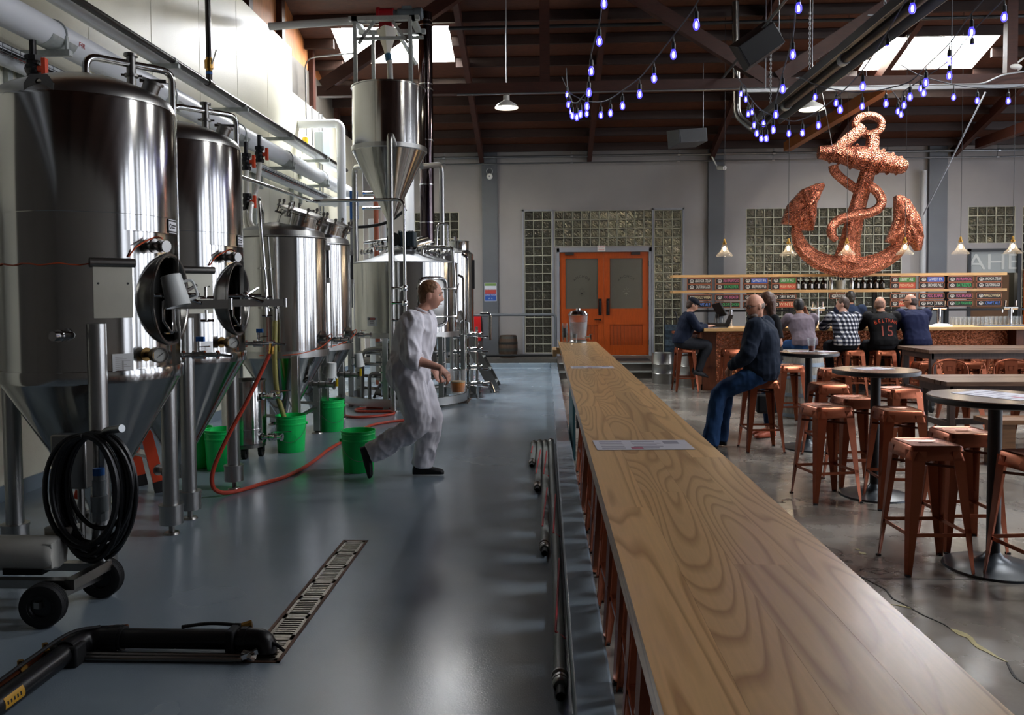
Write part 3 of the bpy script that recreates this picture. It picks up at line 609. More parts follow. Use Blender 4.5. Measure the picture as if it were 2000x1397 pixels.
# curved door with tube frame
a0 = -50; b = MB()
for (da, z) in (): pass
def cyl(da, z, r=.79): return pol(r, a0+da, z)
fr = [cyl(-16,1.15), cyl(16,1.15), cyl(16,1.8), cyl(-16,1.8)]
loop = []
cs = [(-16,1.15),(16,1.15),(16,1.83),(-16,1.83)]
for i in range(4):
    p0, p1, p2 = cs[i-1], cs[i], cs[(i+1) % 4]
    for k in range(5):
        tt = k/4; q = []
        for j in (0, 1):
            s0 = p1[j]+(p0[j]-p1[j])*(.3 if abs(p0[0]-p1[0]) > 1 else .15); s1 = p1[j]+(p2[j]-p1[j])*(.3 if abs(p2[0]-p1[0]) > 1 else .15); q.append(s0*(1-tt)**2+p1[j]*2*tt*(1-tt)+s1*tt*tt)
        loop.append(cyl(*q, .80))
b.tube(loop, .018, 10, closed=True); dfr = b.build('door_frame', chrome, t, False)
b = MB(); b.lathe([(.772,1.17),(.785,1.19),(.785,1.8),(.772,1.82)], (0,0,0), 14, None, math.radians(a0-15), math.radians(a0+15)); b.build('access_door', steel_s, t, False)
for z in (1.68, 1.28):
    b = MB(); b.tube([cyl(-18,z,.82), cyl(0,z,.83), cyl(18,z,.82), cyl(26,z,.87)], .014, 8); b.rod(cyl(25,z-.07,.86), cyl(27,z+.07,.9), .012, 8); b.build('door_bar', chrome, t, False)
# danger label
b = MB(); a_ = -118; p = Vector(pol(.767,a_,1.22)); tx = Vector((-math.sin(math.radians(a_)), math.cos(math.radians(a_)), 0)); nn = Vector(pol(1,a_,0)); M = plane_M(p, tx, nn)
b.box((-.075,-.06,0), (.075,.06,.006), 0, M); b.box((-.07,.025,.006), (.07,.056,.0075), 1, M); b.box((-.03,.029,.0075), (.06,.052,.0085), 2, M); b.lathe([(.001,.009),(.012,.009)], p+tx*-.05+Vector((0,0,.04)), 3, nn, mi=0)
for k in range(4): b.box((-.03,.012-k*.014,.006), (.05-.01*(k % 2),.017-k*.014,.007), 3, M)
lb = b.build('warning_label', [label_w, label_k, redpl, greyd], t, False)
text('DANGER', .022, label_w, lb, plane_M(p+tx*.015+Vector((0,0,.04))+nn*.0088, tx, nn), depth=.0004)
# agitator drive
gm = mat('motor_teal', '#2b3a40', .4)
b = MB(); b.box((-.06,-.14,2.3), (.16,.1,2.52)); ag = b.build('agitator_motor', gm, t, False, bevel=.012)
for k in range(7):
    b = MB(); b.box((-.07+.033*k-.0,-.15,2.31), (-.065+.033*k+.004,.11,2.53)); b.build('cooling_fin', gm, ag, False)
b = MB(); b.rod((-.13,-.2,2.4), (-.13,-.02,2.4), .1, 24); b.lathe([(.02,0),(.05,.008),(.08,.0)], (-.13,-.2,2.4), 20, (0,-1,0)); b.build('motor_fan_cover', blackpl, ag, False)
b = MB(); b.rod((.05,0,2.22), (.05,0,2.31), .08, 16); b.rod((.12,.05,2.24), (.42,.1,2.34), .045, 12); b.build('gearbox', blackpl, ag, False)
b = MB(); b.tube(bend([(.3,-.25,2.15),(.3,-.25,2.3),(.74,-.3,2.26),(.76,-.3,1.9),(.78,-.3,1.2)], .05), .025, 12); b.tube(bend([(.45,0,2.12),(.48,.0,2.62),(.62,.05,2.65),(.62,.05,2.2)], .05), .02, 10); b.tube(bend([(.9,.2,1.2),(.9,.2,2.15),(.82,.2,2.2)], .05), .022, 10); b.tube(bend([(.86,0,1.0),(.86,0,1.85),(.78,0,1.88)], .05), .018, 10); b.build('cip_pipe', steel, t, False)
for k, (x, z) in enumerate(((-.62,2.22),(-.48,2.32),(-.3,2.2),(.2,2.24),(.34,2.22),(.5,2.18))):
    b = MB(); valve(b, (x,-.2+.1*(k % 3),z), (.8,-.3,.15*(k % 2)), .2, .022); b.build('lid_fitting', chrome, t, False)
# exhaust stack
t = thing('exhaust_stack', 'dark polished exhaust stack rising from behind the kettle to the roof', 'chimney pipe', (-1.89, 12.75, 0))
b = MB(); b.rod((0,0,1.9), (0,0,6.05), .113, 28); b.build('pipe', mat('dark_chrome', '#5a5052', .1, 1), t, False)
for z in (2.75, 3.35, 4.05, 4.85, 4.93, 5.85, 5.92):
    b = MB(); b.lathe([(.113,z-.012),(.12,z-.008),(.12,z+.008),(.113,z+.012)], n=28); b.build('band', chrome, t, False)
b = MB(); b.rod((-.25,-.35,2.35), (0,-.02,2.45), .1, 20); b.build('elbow', steel, t, False)
# second vessel behind
t = thing('hot_water_tank', 'stainless tank half hidden behind the kettle, small hatch on top', 'tank', (-1.76, 13.9, 0))
b = MB(); b.lathe([(.5,.9),(.5,2.3),(.49,2.31)], n=64); b.build('shell', steel, t, False)
b = MB(); b.lathe([(.49,2.31),(.4,2.38),(.2,2.43),(.0005,2.44)], n=64); b.build('dome', steel_s, t, False)
b = MB(); b.lathe([(.17,2.36),(.17,2.5),(.18,2.52),(.001,2.54)], (.26,-.1,0), 30); b.rod((.2,-.1,2.5), (.2,-.1,2.6), .03, 10); b.build('hatch', steel, t, False)
b = MB(); b.lathe([(.49,.9),(.1,.6),(.001,.6)], n=48); b.build('cone', steel, t, False)
b = MB(); p = Vector(pol(.5,-5,0)); b.bar(p+Vector((0,0,1.7)), p+Vector((0,0,2.2)), .05, .05); b.build('level_strip', label_k, t, False)
for a_ in (-70, 20, 110, 200):
    x, y, _ = pol(.47,a_,0); b = MB(); b.rod((x,y,0), (x,y,1.0), .035, 10); b.build('leg', steel_s, t, False)
# hopper over the kettle
t = thing('grist_hopper', 'stainless grist hopper with cone bottom standing on three pipe legs above kettle', 'hopper', (-2.26, 11.6, 0))
b = MB(); b.lathe([(.525,3.72),(.525,4.56),(.54,4.562),(.54,4.575),(.52,4.575),(.515,4.56),(.515,3.75)], n=72); b.build('drum', steel, t, False)
b = MB(); b.lathe([(.525,3.72),(.545,3.72),(.545,3.66),(.53,3.65)], n=72); b.build('band', steel_s, t, False)
b = MB(); b.lathe([(.53,3.655),(.06,2.7),(.05,2.66),(.05,2.57),(.03,2.57)], n=64); b.build('cone', steel, t, False)
for path in ([(.16,-.2,3.6),(.17,-.83,3.78),(.17,-.83,.02)], [(-.42,.18,3.5),(-.66,.6,3.55),(-.66,.6,.02)], [(.42,.28,3.5),(.65,.85,3.62),(.65,.85,.02)]):
    b = MB(); b.tube(bend(path, .14), .042, 14); b.lathe([(.001,.02),(.08,.02),(.08,0)], (path[2][0],path[2][1],0), 14); b.build('leg', steel_s, t, False)
for x, y in ((-.42,-.25), (-.28,.3), (.28,.32), (.37,-.28)):
    b = MB(); b.box((x-.025,y-.025,4.55), (x+.025,y+.025,5.5)); b.build('post', galv, t, False)
b = MB(); b.box((-.5,-.3,5.46), (.5,-.22,5.52)); b.box((-.5,.28,5.46), (.5,.36,5.52)); b.box((-.46,-.3,5.46), (-.38,.36,5.52)); b.box((.36,-.3,5.46), (.44,.36,5.52)); b.box((-.4,-.27,5.2), (.55,-.23,5.24)); b.build('top_frame', galv, t, False)
for p, q in (((-.37,-.25,5.15), (-.15,-.25,5.45)), ((.33,-.26,5.15), (.12,-.25,5.45)), ((.36,.3,5.0), (.1,.1,5.45))):
    b = MB(); b.bar(p, q, .04, .04); b.build('strut', galv, t, False)
t2 = thing('grain_auger', 'grey auger tube with red gearbox and grey motor above the hopper', 'auger', (-2.26, 11.6, 5.52))
b = MB(); b.rod((-1.75,.05,.0), (-.12,.0,.06), .055, 18); b.build('auger_tube', mat('pale_tube', '#b9babb', .45), t2, False)
b = MB(); b.rod((-.12,-.05,.1), (.1,-.05,.1), .085, 16); b.rod((-.14,-.05,.1), (-.1,-.05,.1), .1, 16); b.box((-.1,-.12,-.12), (.08,.05,0)); b.build('gearbox', mat('red_paint', '#a8202a', .4), t2, False)
b = MB(); b.rod((.1,-.05,.1), (.16,-.05,.1), .06, 12); b.rod((.16,-.05,.1), (.46,-.05,.1), .075, 16); b.box((.22,-.1,.15), (.36,0,.2)); b.lathe([(.08,0),(.085,.1),(.05,.13)], (.4,-.05,.1), 16, (1,0,0)); b.build('motor', mat('grey_motor', '#5e686d', .45), t2, False)
b = MB(); b.lathe([(.16,-.1),(.05,-.42),(.045,-.45)], (.0,-.05,0), 4); b.build('funnel', mat('clear_funnel', '#cfc9b8', .3), t2, False, ang=20)
b = MB(); pth = spline([(.0,-.05,-.44),(.03,-.05,-.6),(.035,-.04,-.8),(.05,0,-1.05)], 8); b.tube(pth, .042, 12); b.build('drop_hose', mat('hose_white', '#d5d3ca', .4), t2, False)
b = MB(); b.rod((.0,-.05,-.46), (.02,-.05,-.56), .048, 12); b.build('hose_clamp', mat('clamp_blue', '#33617c', .4), t2, False)
# tall stainless cip line from wall to floor in front of the kettle
t = thing('transfer_pipe', 'thin stainless transfer pipe spanning above tanks and dropping before the kettle', 'pipe', (-1.9, 10.6, 0))
b = MB(); b.tube(bend([(-1.75,-2.0,3.0),(-1.25,.05,2.86),(-1.22,.1,2.86),(.02,0,2.86),(.02,0,1.0)], .12), .022, 12); b.build('pipe', steel, t, False)
for z in (1.25, 1.48, 1.68):
    b = MB(); b.rod((.02,0,z-.03), (.02,0,z+.03), .04, 12); b.rod((-.16,0,z), (.02,0,z), .016, 8); b.ball((.02,-.02,z), .04, 10); b.build('clamp_joint', chrome, t, False)
b = MB(); b.rod((.02,0,0), (.02,0,1.0), .03, 10); b.lathe([(.001,.02),(.07,.02),(.07,0)], (.02,0,0), 12); b.build('stand', steel_s, t, False)
# valve manifold
t = thing('valve_manifold', 'cluster of chrome valves and pipes between kettle skid and steel ladder', 'valves', (-1.3, 12.2, 0))
for k, z in enumerate((.95, .72, .45, .2)):
    b = MB(); valve(b, (-.12,-.1,z), (1,.05,0), .24, .022); valve(b, (.1,-.09,z+.04), (1,-.2,0), .24, .022); b.rod((.1,-.09,z+.03), (.42,-.13,z), .02, 10); b.build('valve', chrome, t, False)
b = MB()
for x in (-.05, .1, .24): b.rod((x,-.06,0), (x,-.06,1.1), .022, 10)
b.tube(bend([(.0,-.1,.95),(.0,-.12,1.2),(.12,-.14,1.2),(.12,-.14,1.0)], .05), .024, 10); b.tube(bend([(.3,-.1,1.3),(.45,-.1,1.3),(.45,-.1,.9)], .05), .025, 10); b.tube(bend([(.25,-.1,.22),(.45,-.1,.25),(.5,-.1,.1)], .04), .025, 10); b.build('pipework', steel, t, False)
b = MB(); b.rod((.2,.1,.15), (.2,.35,.15), .09, 14); b.box((.12,.05,0), (.28,.4,.06)); b.build('pump', steel_d, t, False)
# steel ladder steps
t = thing('platform_ladder', 'grey steel platform ladder leaning beside the kettle, near the red box', 'ladder', (-1.2, 13.0, 0))
P0, P1 = Vector((.36,0,.04)), Vector((-.3,0,1.3))
for y in (-.05, .42):
    b = MB(); b.bar(P0+Vector((0,y,0)), P1+Vector((0,y,0)), .02, .16, up=(1,0,.5)); b.build('stringer', steel_d, t, False)
for k in range(6):
    q = P0.lerp(P1, (k+.6)/6.2); b = MB(); b.box((q.x-.09,-.04,q.z-.012), (q.x+.09,.41,q.z+.012)); b.build('step', galv, t, False)
for y in (-.05, .42):
    b = MB(); b.rod((.36,y,0), (.36,y,.1), .02, 8); b.lathe([(.001,.012),(.06,.006),(.065,0)], (.36,y,0), 12); b.build('foot', steel_d, t, False)
b = MB(); b.rod((-.3,-.05,1.3), (-.3,.42,1.3), .02, 8); b.rod((-.3,.2,0), (-.3,.2,1.3), .03, 8); b.build('top_support', steel_d, t, False)
# ================================================================== BREWERY: PIPES, HOSES, FLOOR THINGS
# ---- insulated pipes on brackets along the left wall
def bracket(x, y, z, label, L=.53, grp='galvanised pipe brackets on the cream wall'):
    t = thing('pipe_bracket', label, 'bracket', (XL, y, z), 0, grp)
    b = MB(); b.box((0,-.02,-.02), (L,.02,.02)); b.box((0,-.025,-.025),(L,-.02,.025)); b.build('arm', galv, t, False)
    b = MB(); b.box((.0,-.03,-.3), (.04,.03,.06)); b.build('wall_plate', galv, t, False)
LB = [4.25, 6.14, 8.0, 9.87, 11.7, 13.6]
for i, y in enumerate(LB): bracket(0, y, 3.47, 'lower row galvanised bracket under the large white pipe, %s from the camera' % ORD[i])
for i, y in enumerate(LB[2:]): bracket(0, y, 3.9, 'upper row galvanised bracket carrying the black pipe, %s from the camera' % ORD[i], grp='upper galvanised brackets on the cream wall')
t = thing('insulated_pipe', 'large white insulated pipe on the lower wall brackets, marked F4R', 'pipe', (-3.83, 6, 3.61))
b = MB(); b.rod((-3.83,-3.4,3.61), (-3.83,15.4,3.61), .115, 28); b.build('jacket', white_pipe, t)
for y in LB:
    b = MB(); b.lathe([(.1165,-.16),(.1175,-.16),(.1175,.16),(.1165,.16)], (-3.83,y,3.61), 24, (0,1,0), PI*.62, PI*1.9); b.build('saddle', galv, t, ang=20)
    b = MB(); b.tube([(-3.83+.122*math.cos(a), y, 3.61+.122*math.sin(a)) for a in [PI*i/12-.5 for i in range(17)]], .007, 6); b.box((-3.72,y-.015,3.47), (-3.705,y+.015,3.6)); b.build('strap', galv, t)
redm = mat('red_marking', '#b03030', .6)
for y in (6.35, 7.9, 9.4):
    text('F4R', .055, redm, t, plane_M(Vector((.1155*math.cos(-.15)+.001, y-6, .1155*math.sin(-.15))), (0,1,0), (math.cos(-.15),0,math.sin(-.15))), depth=.0006)
t = thing('insulated_pipe', 'slimmer white insulated pipe lying behind the black pipe on upper brackets', 'pipe', (-3.92, 6, 4.0))
b = MB(); b.rod((-3.92,-3.4,4.0), (-3.92,15.4,4.0), .078, 24); b.build('jacket', white_pipe, t)
t = thing('insulated_pipe', 'second white insulated pipe tucked under the cable basket beside the wall', 'pipe', (-4.09, 6, 3.42))
b = MB(); b.rod((-4.07,-3.4,3.4), (-4.07,15.4,3.4), .085, 20); b.build('jacket', white_pipe, t)
t = thing('gas_pipe', 'straight black steel pipe along the ends of the upper brackets', 'pipe', (-3.74, 6, 3.96))
b = MB(); b.rod((-3.74,-3.4,3.955), (-3.74,15.0,3.955), .033, 16); b.build('pipe', mat('black_pipe', '#1b1714', .3, spec=.6), t)
for y in LB[1:]:
    b = MB(); b.rod((-3.74,y-.02,3.955), (-3.74,y+.02,3.955), .037, 16); b.build('clamp', galv, t)
t = thing('gas_drop', 'black pipe dropping from the roof to a brass valve above second tank', 'pipe', (-3.74, 8.86, 3.96))
b = MB(); b.rod((0,0,.28), (0,0,3.2), .03, 14); b.build('pipe', mat('black_pipe'), t, False)
b = MB(); b.rod((0,0,.13), (0,0,.28), .036, 8); b.rod((0,0,.16), (0,0,.25), .048, 10); vv = b.build('brass_valve', brassm, t, False)
b = MB(); b.bar((.04,-.02,.2), (.1,-.03,.36), .02, .008); b.build('lever', chrome, vv, False)
b = MB(); b.rod((0,0,.0), (0,0,.13), .034, 12); b.rod((0,-.06,0), (0,.06,0), .045, 12); b.build('tee', mat('black_fitting', '#2a2420', .4), t, False)
b = MB(); b.rod((0,0,.095), (0,0,.12), .036, 12); b.build('blue_tape', bluepl, t, False)
# cable basket
t = thing('cable_basket', 'wire cable basket with dark and red cables under the large white pipe', 'cable tray', (-3.98, 6, 3.4))
b = MB()
for dx in (-.06,-.02,.02,.06): b.rod((-3.99+dx,-3.4,3.36), (-3.99+dx,15.2,3.36), .004, 5)
for dz in (.03,.06): b.rod((-3.925,-3.4,3.36+dz), (-3.925,15.2,3.36+dz), .004, 5)
b.build('long_wire', zinc, t)
b = MB(); y = -3.3
while y < 15.2: b.rod((-4.05,y,3.36), (-3.925,y,3.36), .003, 4); b.rod((-3.925,y,3.36), (-3.925,y,3.42), .003, 4); y += .1
o = b.build('cross_wire', zinc, t); o['kind'] = 'stuff'
for x, m in ((-4.02, rubber), (-3.99, redpl), (-3.96, rubber), (-4.0, mat('grey_cable', '#55585a', .5))):
    b = MB(); b.tube(spline([(x+random.uniform(-.01,.01), yy, 3.378+random.uniform(0,.012)) for yy in np.arange(-3.4,15.3,1.3)], 2), .011, 6); b.build('cable', m, t)
# white insulated drop near the hopper
t = thing('insulated_drop', 'white insulated pipe bent down from the wall beside the grist hopper', 'pipe', (-3.48, 13.6, 1.0))
b = MB(); b.tube(bend([(-4.2,13.6,4.53),(-3.48,13.6,4.53),(-3.48,13.6,1.0)], .12, 8), .075, 20); b.build('jacket', white_pipe, t)
t = thing('insulated_drop', 'white insulated pipes clustered behind the hopper leg, lower part', 'pipe', (-3.05, 14.4, .5))
b = MB(); b.tube(bend([(-4.1,14.4,3.3),(-2.9,14.4,3.3),(-2.9,14.4,.2)], .12, 8), .08, 18); b.rod((-3.15,14.6,0), (-3.15,14.6,3.0), .1, 18); b.rod((-3.15,14.5,2.35), (-2.9,14.5,2.35), .08, 16); b.build('jacket', white_pipe, t)
t = thing('insulated_drop', 'straight white vertical pipe behind the hopper cone right of centre', 'pipe', (-2.2, 15.0, 0))
b = MB(); b.rod((-2.55,15.0,0), (-2.55,15.0,4.2), .085, 18); b.build('jacket', white_pipe, t)
t = thing('pipe_rack', 'stainless pipe loops with valves behind the kettle near the wall', 'pipes', (-2.9, 12.9, 0))
b = MB(); b.tube(bend([(-2.95,12.9,3.25),(-2.55,12.9,3.25),(-2.55,12.9,2.2)], .07), .03, 10); b.tube(bend([(-2.95,12.85,3.0),(-2.55,12.85,3.0)], .05), .025, 10); b.tube(bend([(-2.95,12.9,2.45),(-2.5,12.9,2.5),(-2.3,12.9,2.3)], .07), .025, 10)
for x, z in ((-2.75,2.35), (-2.55,2.4), (-2.7,2.2)): valve(b, (x,12.85,z), (1,-.2,0), .2, .024)
b.build('pipework', steel, t)
b = MB(); b.tube(spline([(-3.3,12.6,2.7),(-2.9,12.6,2.68),(-2.5,12.6,2.75),(-2.2,12.6,2.95)], 5), .025, 8); b.build('black_hose', rubber, t)
t = thing('blue_panel', 'blue flat panel hanging beside the hopper leg', 'panel', (-3.06, 12.6, 2.8))
b = MB(); b.box((-3.1,12.6,2.8), (-2.97,12.63,3.25)); b.build('panel', bluepl, t, bevel=.004)
b = MB(); b.box((-3.1,12.6,1.4), (-2.98,12.66,2.8)); b.build('grey_box', greyt, t, bevel=.004)
# electrical box and conduits on the wall
t = thing('junction_box', 'grey electrical box with conduits beside the white bent pipe', 'box', (-4.2, 14.7, 4.4))
b = MB(); b.box((-4.21,14.55,4.2), (-4.05,15.0,4.6)); b.build('box', mat('grey_enamel', '#8e979b', .4), t, bevel=.01)
for y in (14.3, 14.75, 14.95):
    b = MB(); b.rod((-4.18,y,2.6 if y > 14.5 else 4.3), (-4.18,y,5.0), .014, 8); b.build('conduit', zinc, t)
b = MB(); b.box((-4.2,13.8,4.15), (-4.13,13.87,4.35)); b.build('yellow_tag', yellowpl, t)
b = MB(); b.tube(bend([(-4.18,13.95,4.4),(-4.18,13.95,5.75),(-3.3,13.9,5.8)], .2), .014, 8); b.build('conduit', zinc, t)
t = thing('sprinkler_riser', 'rust red vertical pipe behind the hopper left of its drum', 'pipe', (-3.0, 14.2, 0))
b = MB(); b.rod((-3.02,14.2,.0), (-3.02,14.2,5.1), .045, 12); b.build('pipe', mat('rust_paint', '#8a4327', .5), t)
# valves with orange handles on hoses beside the second tank
def ball_valve(name_loc, label, z1):
    t = thing('hose_valve', label, 'valve', name_loc, 0, 'black valves with orange handles')
    b = MB(); b.rod((0,0,-.1), (0,0,.1), .045, 12); b.rod((0,0,.06), (0,0,.1), .058, 8); b.rod((0,0,-.1), (0,0,-.06), .058, 8); b.ball((0,0,0), .06, 10); b.rod((0,0,.1), (0,0,.24 if name_loc[2] > 2.9 else .14), .025, 10); b.build('body', blackpl, t, False)
    b = MB(); b.rod((.0,0,0), (.09,-.02,0), .025, 8); b.cbox((.1,-.02,0), (.03,.04,.15)); b.build('handle', orange_pl, t, False)
    return t
ball_valve((-3.6,9.55,3.2), 'black valve with orange handle, upper of two in line beside second tank', 0)
ball_valve((-3.6,9.55,2.72), 'black valve with orange handle, lower of two in line beside second tank', 0)
ball_valve((-3.58,9.95,3.36), 'black valve with orange handle at the top of the pale bent hose', 0)
ball_valve((-3.83,5.9,3.28), 'black valve with orange handle above the nearest tank', 0)
t = thing('supply_hose', 'pale hose bending from an orange handled valve to the third tank', 'hose', (-3.58, 9.95, 3.2))
b = MB(); b.tube(spline([(-3.58,9.95,3.26),(-3.56,9.8,2.95),(-3.55,9.6,2.75),(-3.4,9.1,2.45),(-3.2,8.75,2.3)], 6), .03, 10); b.build('hose', mat('hose_white'), t)
t = thing('supply_hose', 'pale hose running from the lower orange handled valve to third tank', 'hose', (-3.6, 9.55, 2.6))
b = MB(); b.rod((-3.6,9.55,2.82), (-3.6,9.55,3.1), .03, 10); b.tube(spline([(-3.6,9.55,2.62),(-3.52,9.3,2.5),(-3.3,8.8,2.28)], 5), .03, 10); b.build('hose', mat('hose_white'), t)
# hanging unistrut frames on the wall
t = thing('wall_rail', 'grey vertical channel fixed to the cream wall behind the tanks', 'rail', (-4.2, 11.4, 1.5))
b = MB()
for y in (6.3, 9.5, 11.4, 13.1): b.box((-4.21,y-.03,1.6), (-4.16,y+.03,3.5))
o = b.build('channel', galv, t); o['kind'] = 'stuff'

# ---- trench drains
steel_g = mat('grate_steel', '#9b948a', .35, 1, noise=.12, nscale=8)
rust = mat('rust_edge', '#5d4436', .6, .5, noise=.3, nscale=25)
def trench(d, label, near):
    x0, x1, y0, y1 = d; t = thing('floor_drain', label, 'drain', ((x0+x1)/2, y0, 0))
    b = MB(); b.add([(x0,y0,0),(x1,y0,0),(x1,y1,0),(x0,y1,0),(x0,y0,-.12),(x1,y0,-.12),(x1,y1,-.12),(x0,y1,-.12)], [(4,5,6,7),(0,1,5,4),(1,2,6,5),(2,3,7,6),(3,0,4,7)]); b.build('channel', mat('drain_dark', '#15120f', .5), t)
    b = MB(); w_ = .016
    b.box((x0,y0,-.03), (x0+w_,y1,.003)); b.box((x1-w_,y0,-.03), (x1,y1,.003)); b.box((x0,y0,-.03), (x1,y0+w_,.003)); b.box((x0,y1-w_,-.03), (x1,y1,.003)); b.build('frame', rust, t)
    n = 7 if near else 8; L = (y1-y0-2*w_)/n; bar = None
    for k in range(n):
        ya = y0+w_+k*L; b = MB(); g0, g1 = x0+w_+.002, x1-w_-.002
        b.box((g0,ya+.002,-.02), (g0+.016,ya+L-.002,.001)); b.box((g1-.016,ya+.002,-.02), (g1,ya+L-.002,.001)); b.box((g0,ya+.002,-.02), (g1,ya+.028,.001)); b.box((g0,ya+L-.028,-.02), (g1,ya+L-.002,.001)); pl = b.build('grate', steel_g, t)
        m = 8; 
        for i in range(1, m):
            yy = ya+.028+(L-.056)*i/m
            if bar is None:
                b = MB(); b.box((-(g1-g0)/2+.014,-.006,-.018), ((g1-g0)/2-.014,.006,.001)); bar = b.build('grate_bar', steel_g, pl, False); bar.location = ((g0+g1)/2-wloc(pl).x, yy-wloc(pl).y, 0)
            else: link('grate_bar', bar.data, pl, ((g0+g1)/2-wloc(pl).x, yy-wloc(pl).y, 0))
trench(drain, 'slotted steel trench drain in the grey floor in the foreground', True)
trench(drain2, 'slotted steel trench drain far back beside the kettle skid', False)

# ---- black drain pipe lying on the floor
t = thing('drain_pipe', 'black plastic drain pipe with elbow lying on floor, ending over the trench drain', 'pipe', (-1.9, 3.4, 0))
pvc = mat('black_pvc', '#0d0d0f', .35)
Y0 = 3.40
b = MB(); b.tube(bend([(-2.04,2.3,.055),(-2.04,Y0,.055),(-1.95,Y0,.055)], .07), .043, 20); b.rod((-1.95,Y0,.055), (-1.33,Y0,.055), .043, 20); b.build('pipe', pvc, t)
b = MB(); b.tube(bend([(-1.34,Y0,.055),(-1.235,Y0,.055),(-1.235,Y0-.01,.004)], .05, 8), .05, 20); b.rod((-1.345,Y0,.055), (-1.315,Y0,.055), .054, 20); b.build('elbow', pvc, t)
b = MB(); b.tube(bend([(-2.04,Y0-.16,.055),(-2.04,Y0,.055),(-1.87,Y0,.055)], .08, 8), .052, 20); b.build('elbow', pvc, t)
b = MB(); b.rod((-1.92,Y0,.055), (-1.885,Y0,.055), .056, 20); b.build('coupling', pvc, t)
for x in (-1.38,): b = MB(); b.box((x-.02,Y0-.055,.0), (x+.02,Y0+.055,.11)); b.build('pipe_clip', rubber, t, bevel=.01)
b = MB(); b.box((-2.1,Y0-.18,0), (-1.98,Y0-.1,.09)); b.build('pipe_support', rubber, t, bevel=.01)
b = MB(); b.rod((-2.0,Y0-.08,.016), (-1.3,Y0-.08,.016), .012, 10); b.build('conduit', steel_d, t)
b = MB(); b.rod((-2.0,Y0-.11,.016), (-1.3,Y0-.11,.016), .012, 10); b.build('conduit', steel_d, t)
b = MB(); b.tube(bend([(-2.14,2.3,.05),(-2.14,Y0-.1,.05),(-2.07,Y0+.05,.07),(-1.88,Y0+.045,.085)], .05), .013, 10); cp = b.build('copper_tube', copperp, t)
for y in (Y0-.14, Y0-.3): b = MB(); b.rod((-2.14,y-.02,.05), (-2.14,y+.02,.05), .019, 8); b.rod((-2.14,y,.05), (-2.14,y,.09), .012, 6); b.build('brass_fitting', brassm, cp)
b = MB(); b.rod((-1.36,Y0+.05,.09), (-1.32,Y0+.06,.1), .018, 8); b.build('brass_fitting', brassm, cp)
b = MB(); b.tube(spline([(-2.09,2.3,.1),(-2.09,2.8,.1),(-2.08,3.1,.11),(-2.05,3.3,.12),(-1.98,Y0,.105)], 6), .008, 8); b.build('cable', rubber, t)
b = MB(); b.tube(spline([(-1.62,Y0+.02,.1),(-1.5,Y0+.04,.108),(-1.36,Y0+.03,.106)], 5), .008, 8); b.build('cable', rubber, t)
b = MB(); b.tube(spline([(-1.2,Y0-.02,.05),(-1.17,Y0-.03,.04),(-1.14,Y0-.05,.03)], 3), .007, 8); b.build('cable', rubber, t)
b = MB(); b.rod((-1.3,Y0-.09,.03), (-1.25,Y0-.11,.03), .02, 8); b.bar((-1.3,Y0-.12,.03), (-1.24,Y0-.09,.045), .02, .02); b.build('hose_clip', chrome, t)
b = MB(); b.lathe([(.0442,-.055),(.0442,.055)], (-2.04,2.86,.055), 10, (0,1,0), -PI*.1, PI*.22); b.build('pipe_label', mat('label_orange', '#c9962a', .5), t)
b = MB()
for k in range(5): b.lathe([(.0448,-.045+.018*k),(.0448,-.037+.018*k)], (-2.04,2.86,.055), 6, (0,1,0), PI*.0, PI*.1)
b.build('label_print', label_k, t)

# ---- suction hoses beside the kerb
hosem = mat('ribbed_hose', '#8f9490', .5); hred = mat('hose_stripe', '#c8323a', .5)
def suction_hose(x, ya, yb, label, wob):
    t = thing('suction_hose', label, 'hose', (x, ya, 0), 0, 'ribbed hoses lying along the kerb'); r = .027; n = int((yb-ya)/.016)
    path = []; rs = []
    def ctr(y): return x+wob*math.sin((y-ya)*.9)
    for i in range(n+1):
        y = ya+(yb-ya)*i/n
        path.append((ctr(y), y, r)); rs.append(r*(1.0 if i % 2 else .84))
    b = MB(); b.tube(path, rs, 12); b.build('hose', hosem, t)
    st = []; y = ya+.4
    while y < min(yb-.2, ya+3.2):
        a = 2.2-1.7*((y-ya-.4) % 1.5)/1.5; st.append((ctr(y)+(r+.0005)*math.cos(a), y, r+(r+.0005)*math.sin(a))); y += .05
    k = 0
    while k < len(st)-2:
        seg = st[k:k+22]
        if len(seg) > 3: b = MB(); b.tube(seg, .0055, 6); b.build('stripe', hred, t)
        k += 30
    for yy, s in ((ya, -1), (yb, 1)):
        b = MB(); prof = [(.018,-.09),(.031,-.09),(.034,-.085),(.034,-.072),(.024,-.065),(.024,-.05),(.032,-.046),(.032,-.03),(.026,-.025),(.031,-.02),(.031,0),(.026,.01)]
        b.lathe(prof, (ctr(yy),yy,r), 18, (0,-s*-1,0) if s < 0 else (0,-1,0)); b.build('coupling', steel_d, t)
        b = MB(); b.lathe([(.018,-.09),(.017,-.02),(.001,-.02)], (ctr(yy),yy,r), 14, (0,1,0) if s < 0 else (0,-1,0)); b.build('bore', rubber, t)
suction_hose(.048, 3.08, 8.3, 'longest grey ribbed hose, next to the kerb', .006)
suction_hose(-.017, 4.78, 8.22, 'second longest grey ribbed hose, left of the longest one', .004)
suction_hose(-.078, 6.34, 8.22, 'third grey ribbed hose with steel end, short one', .003)
suction_hose(-.138, 7.25, 8.18, 'shortest grey ribbed hose, leftmost of the row', .006)

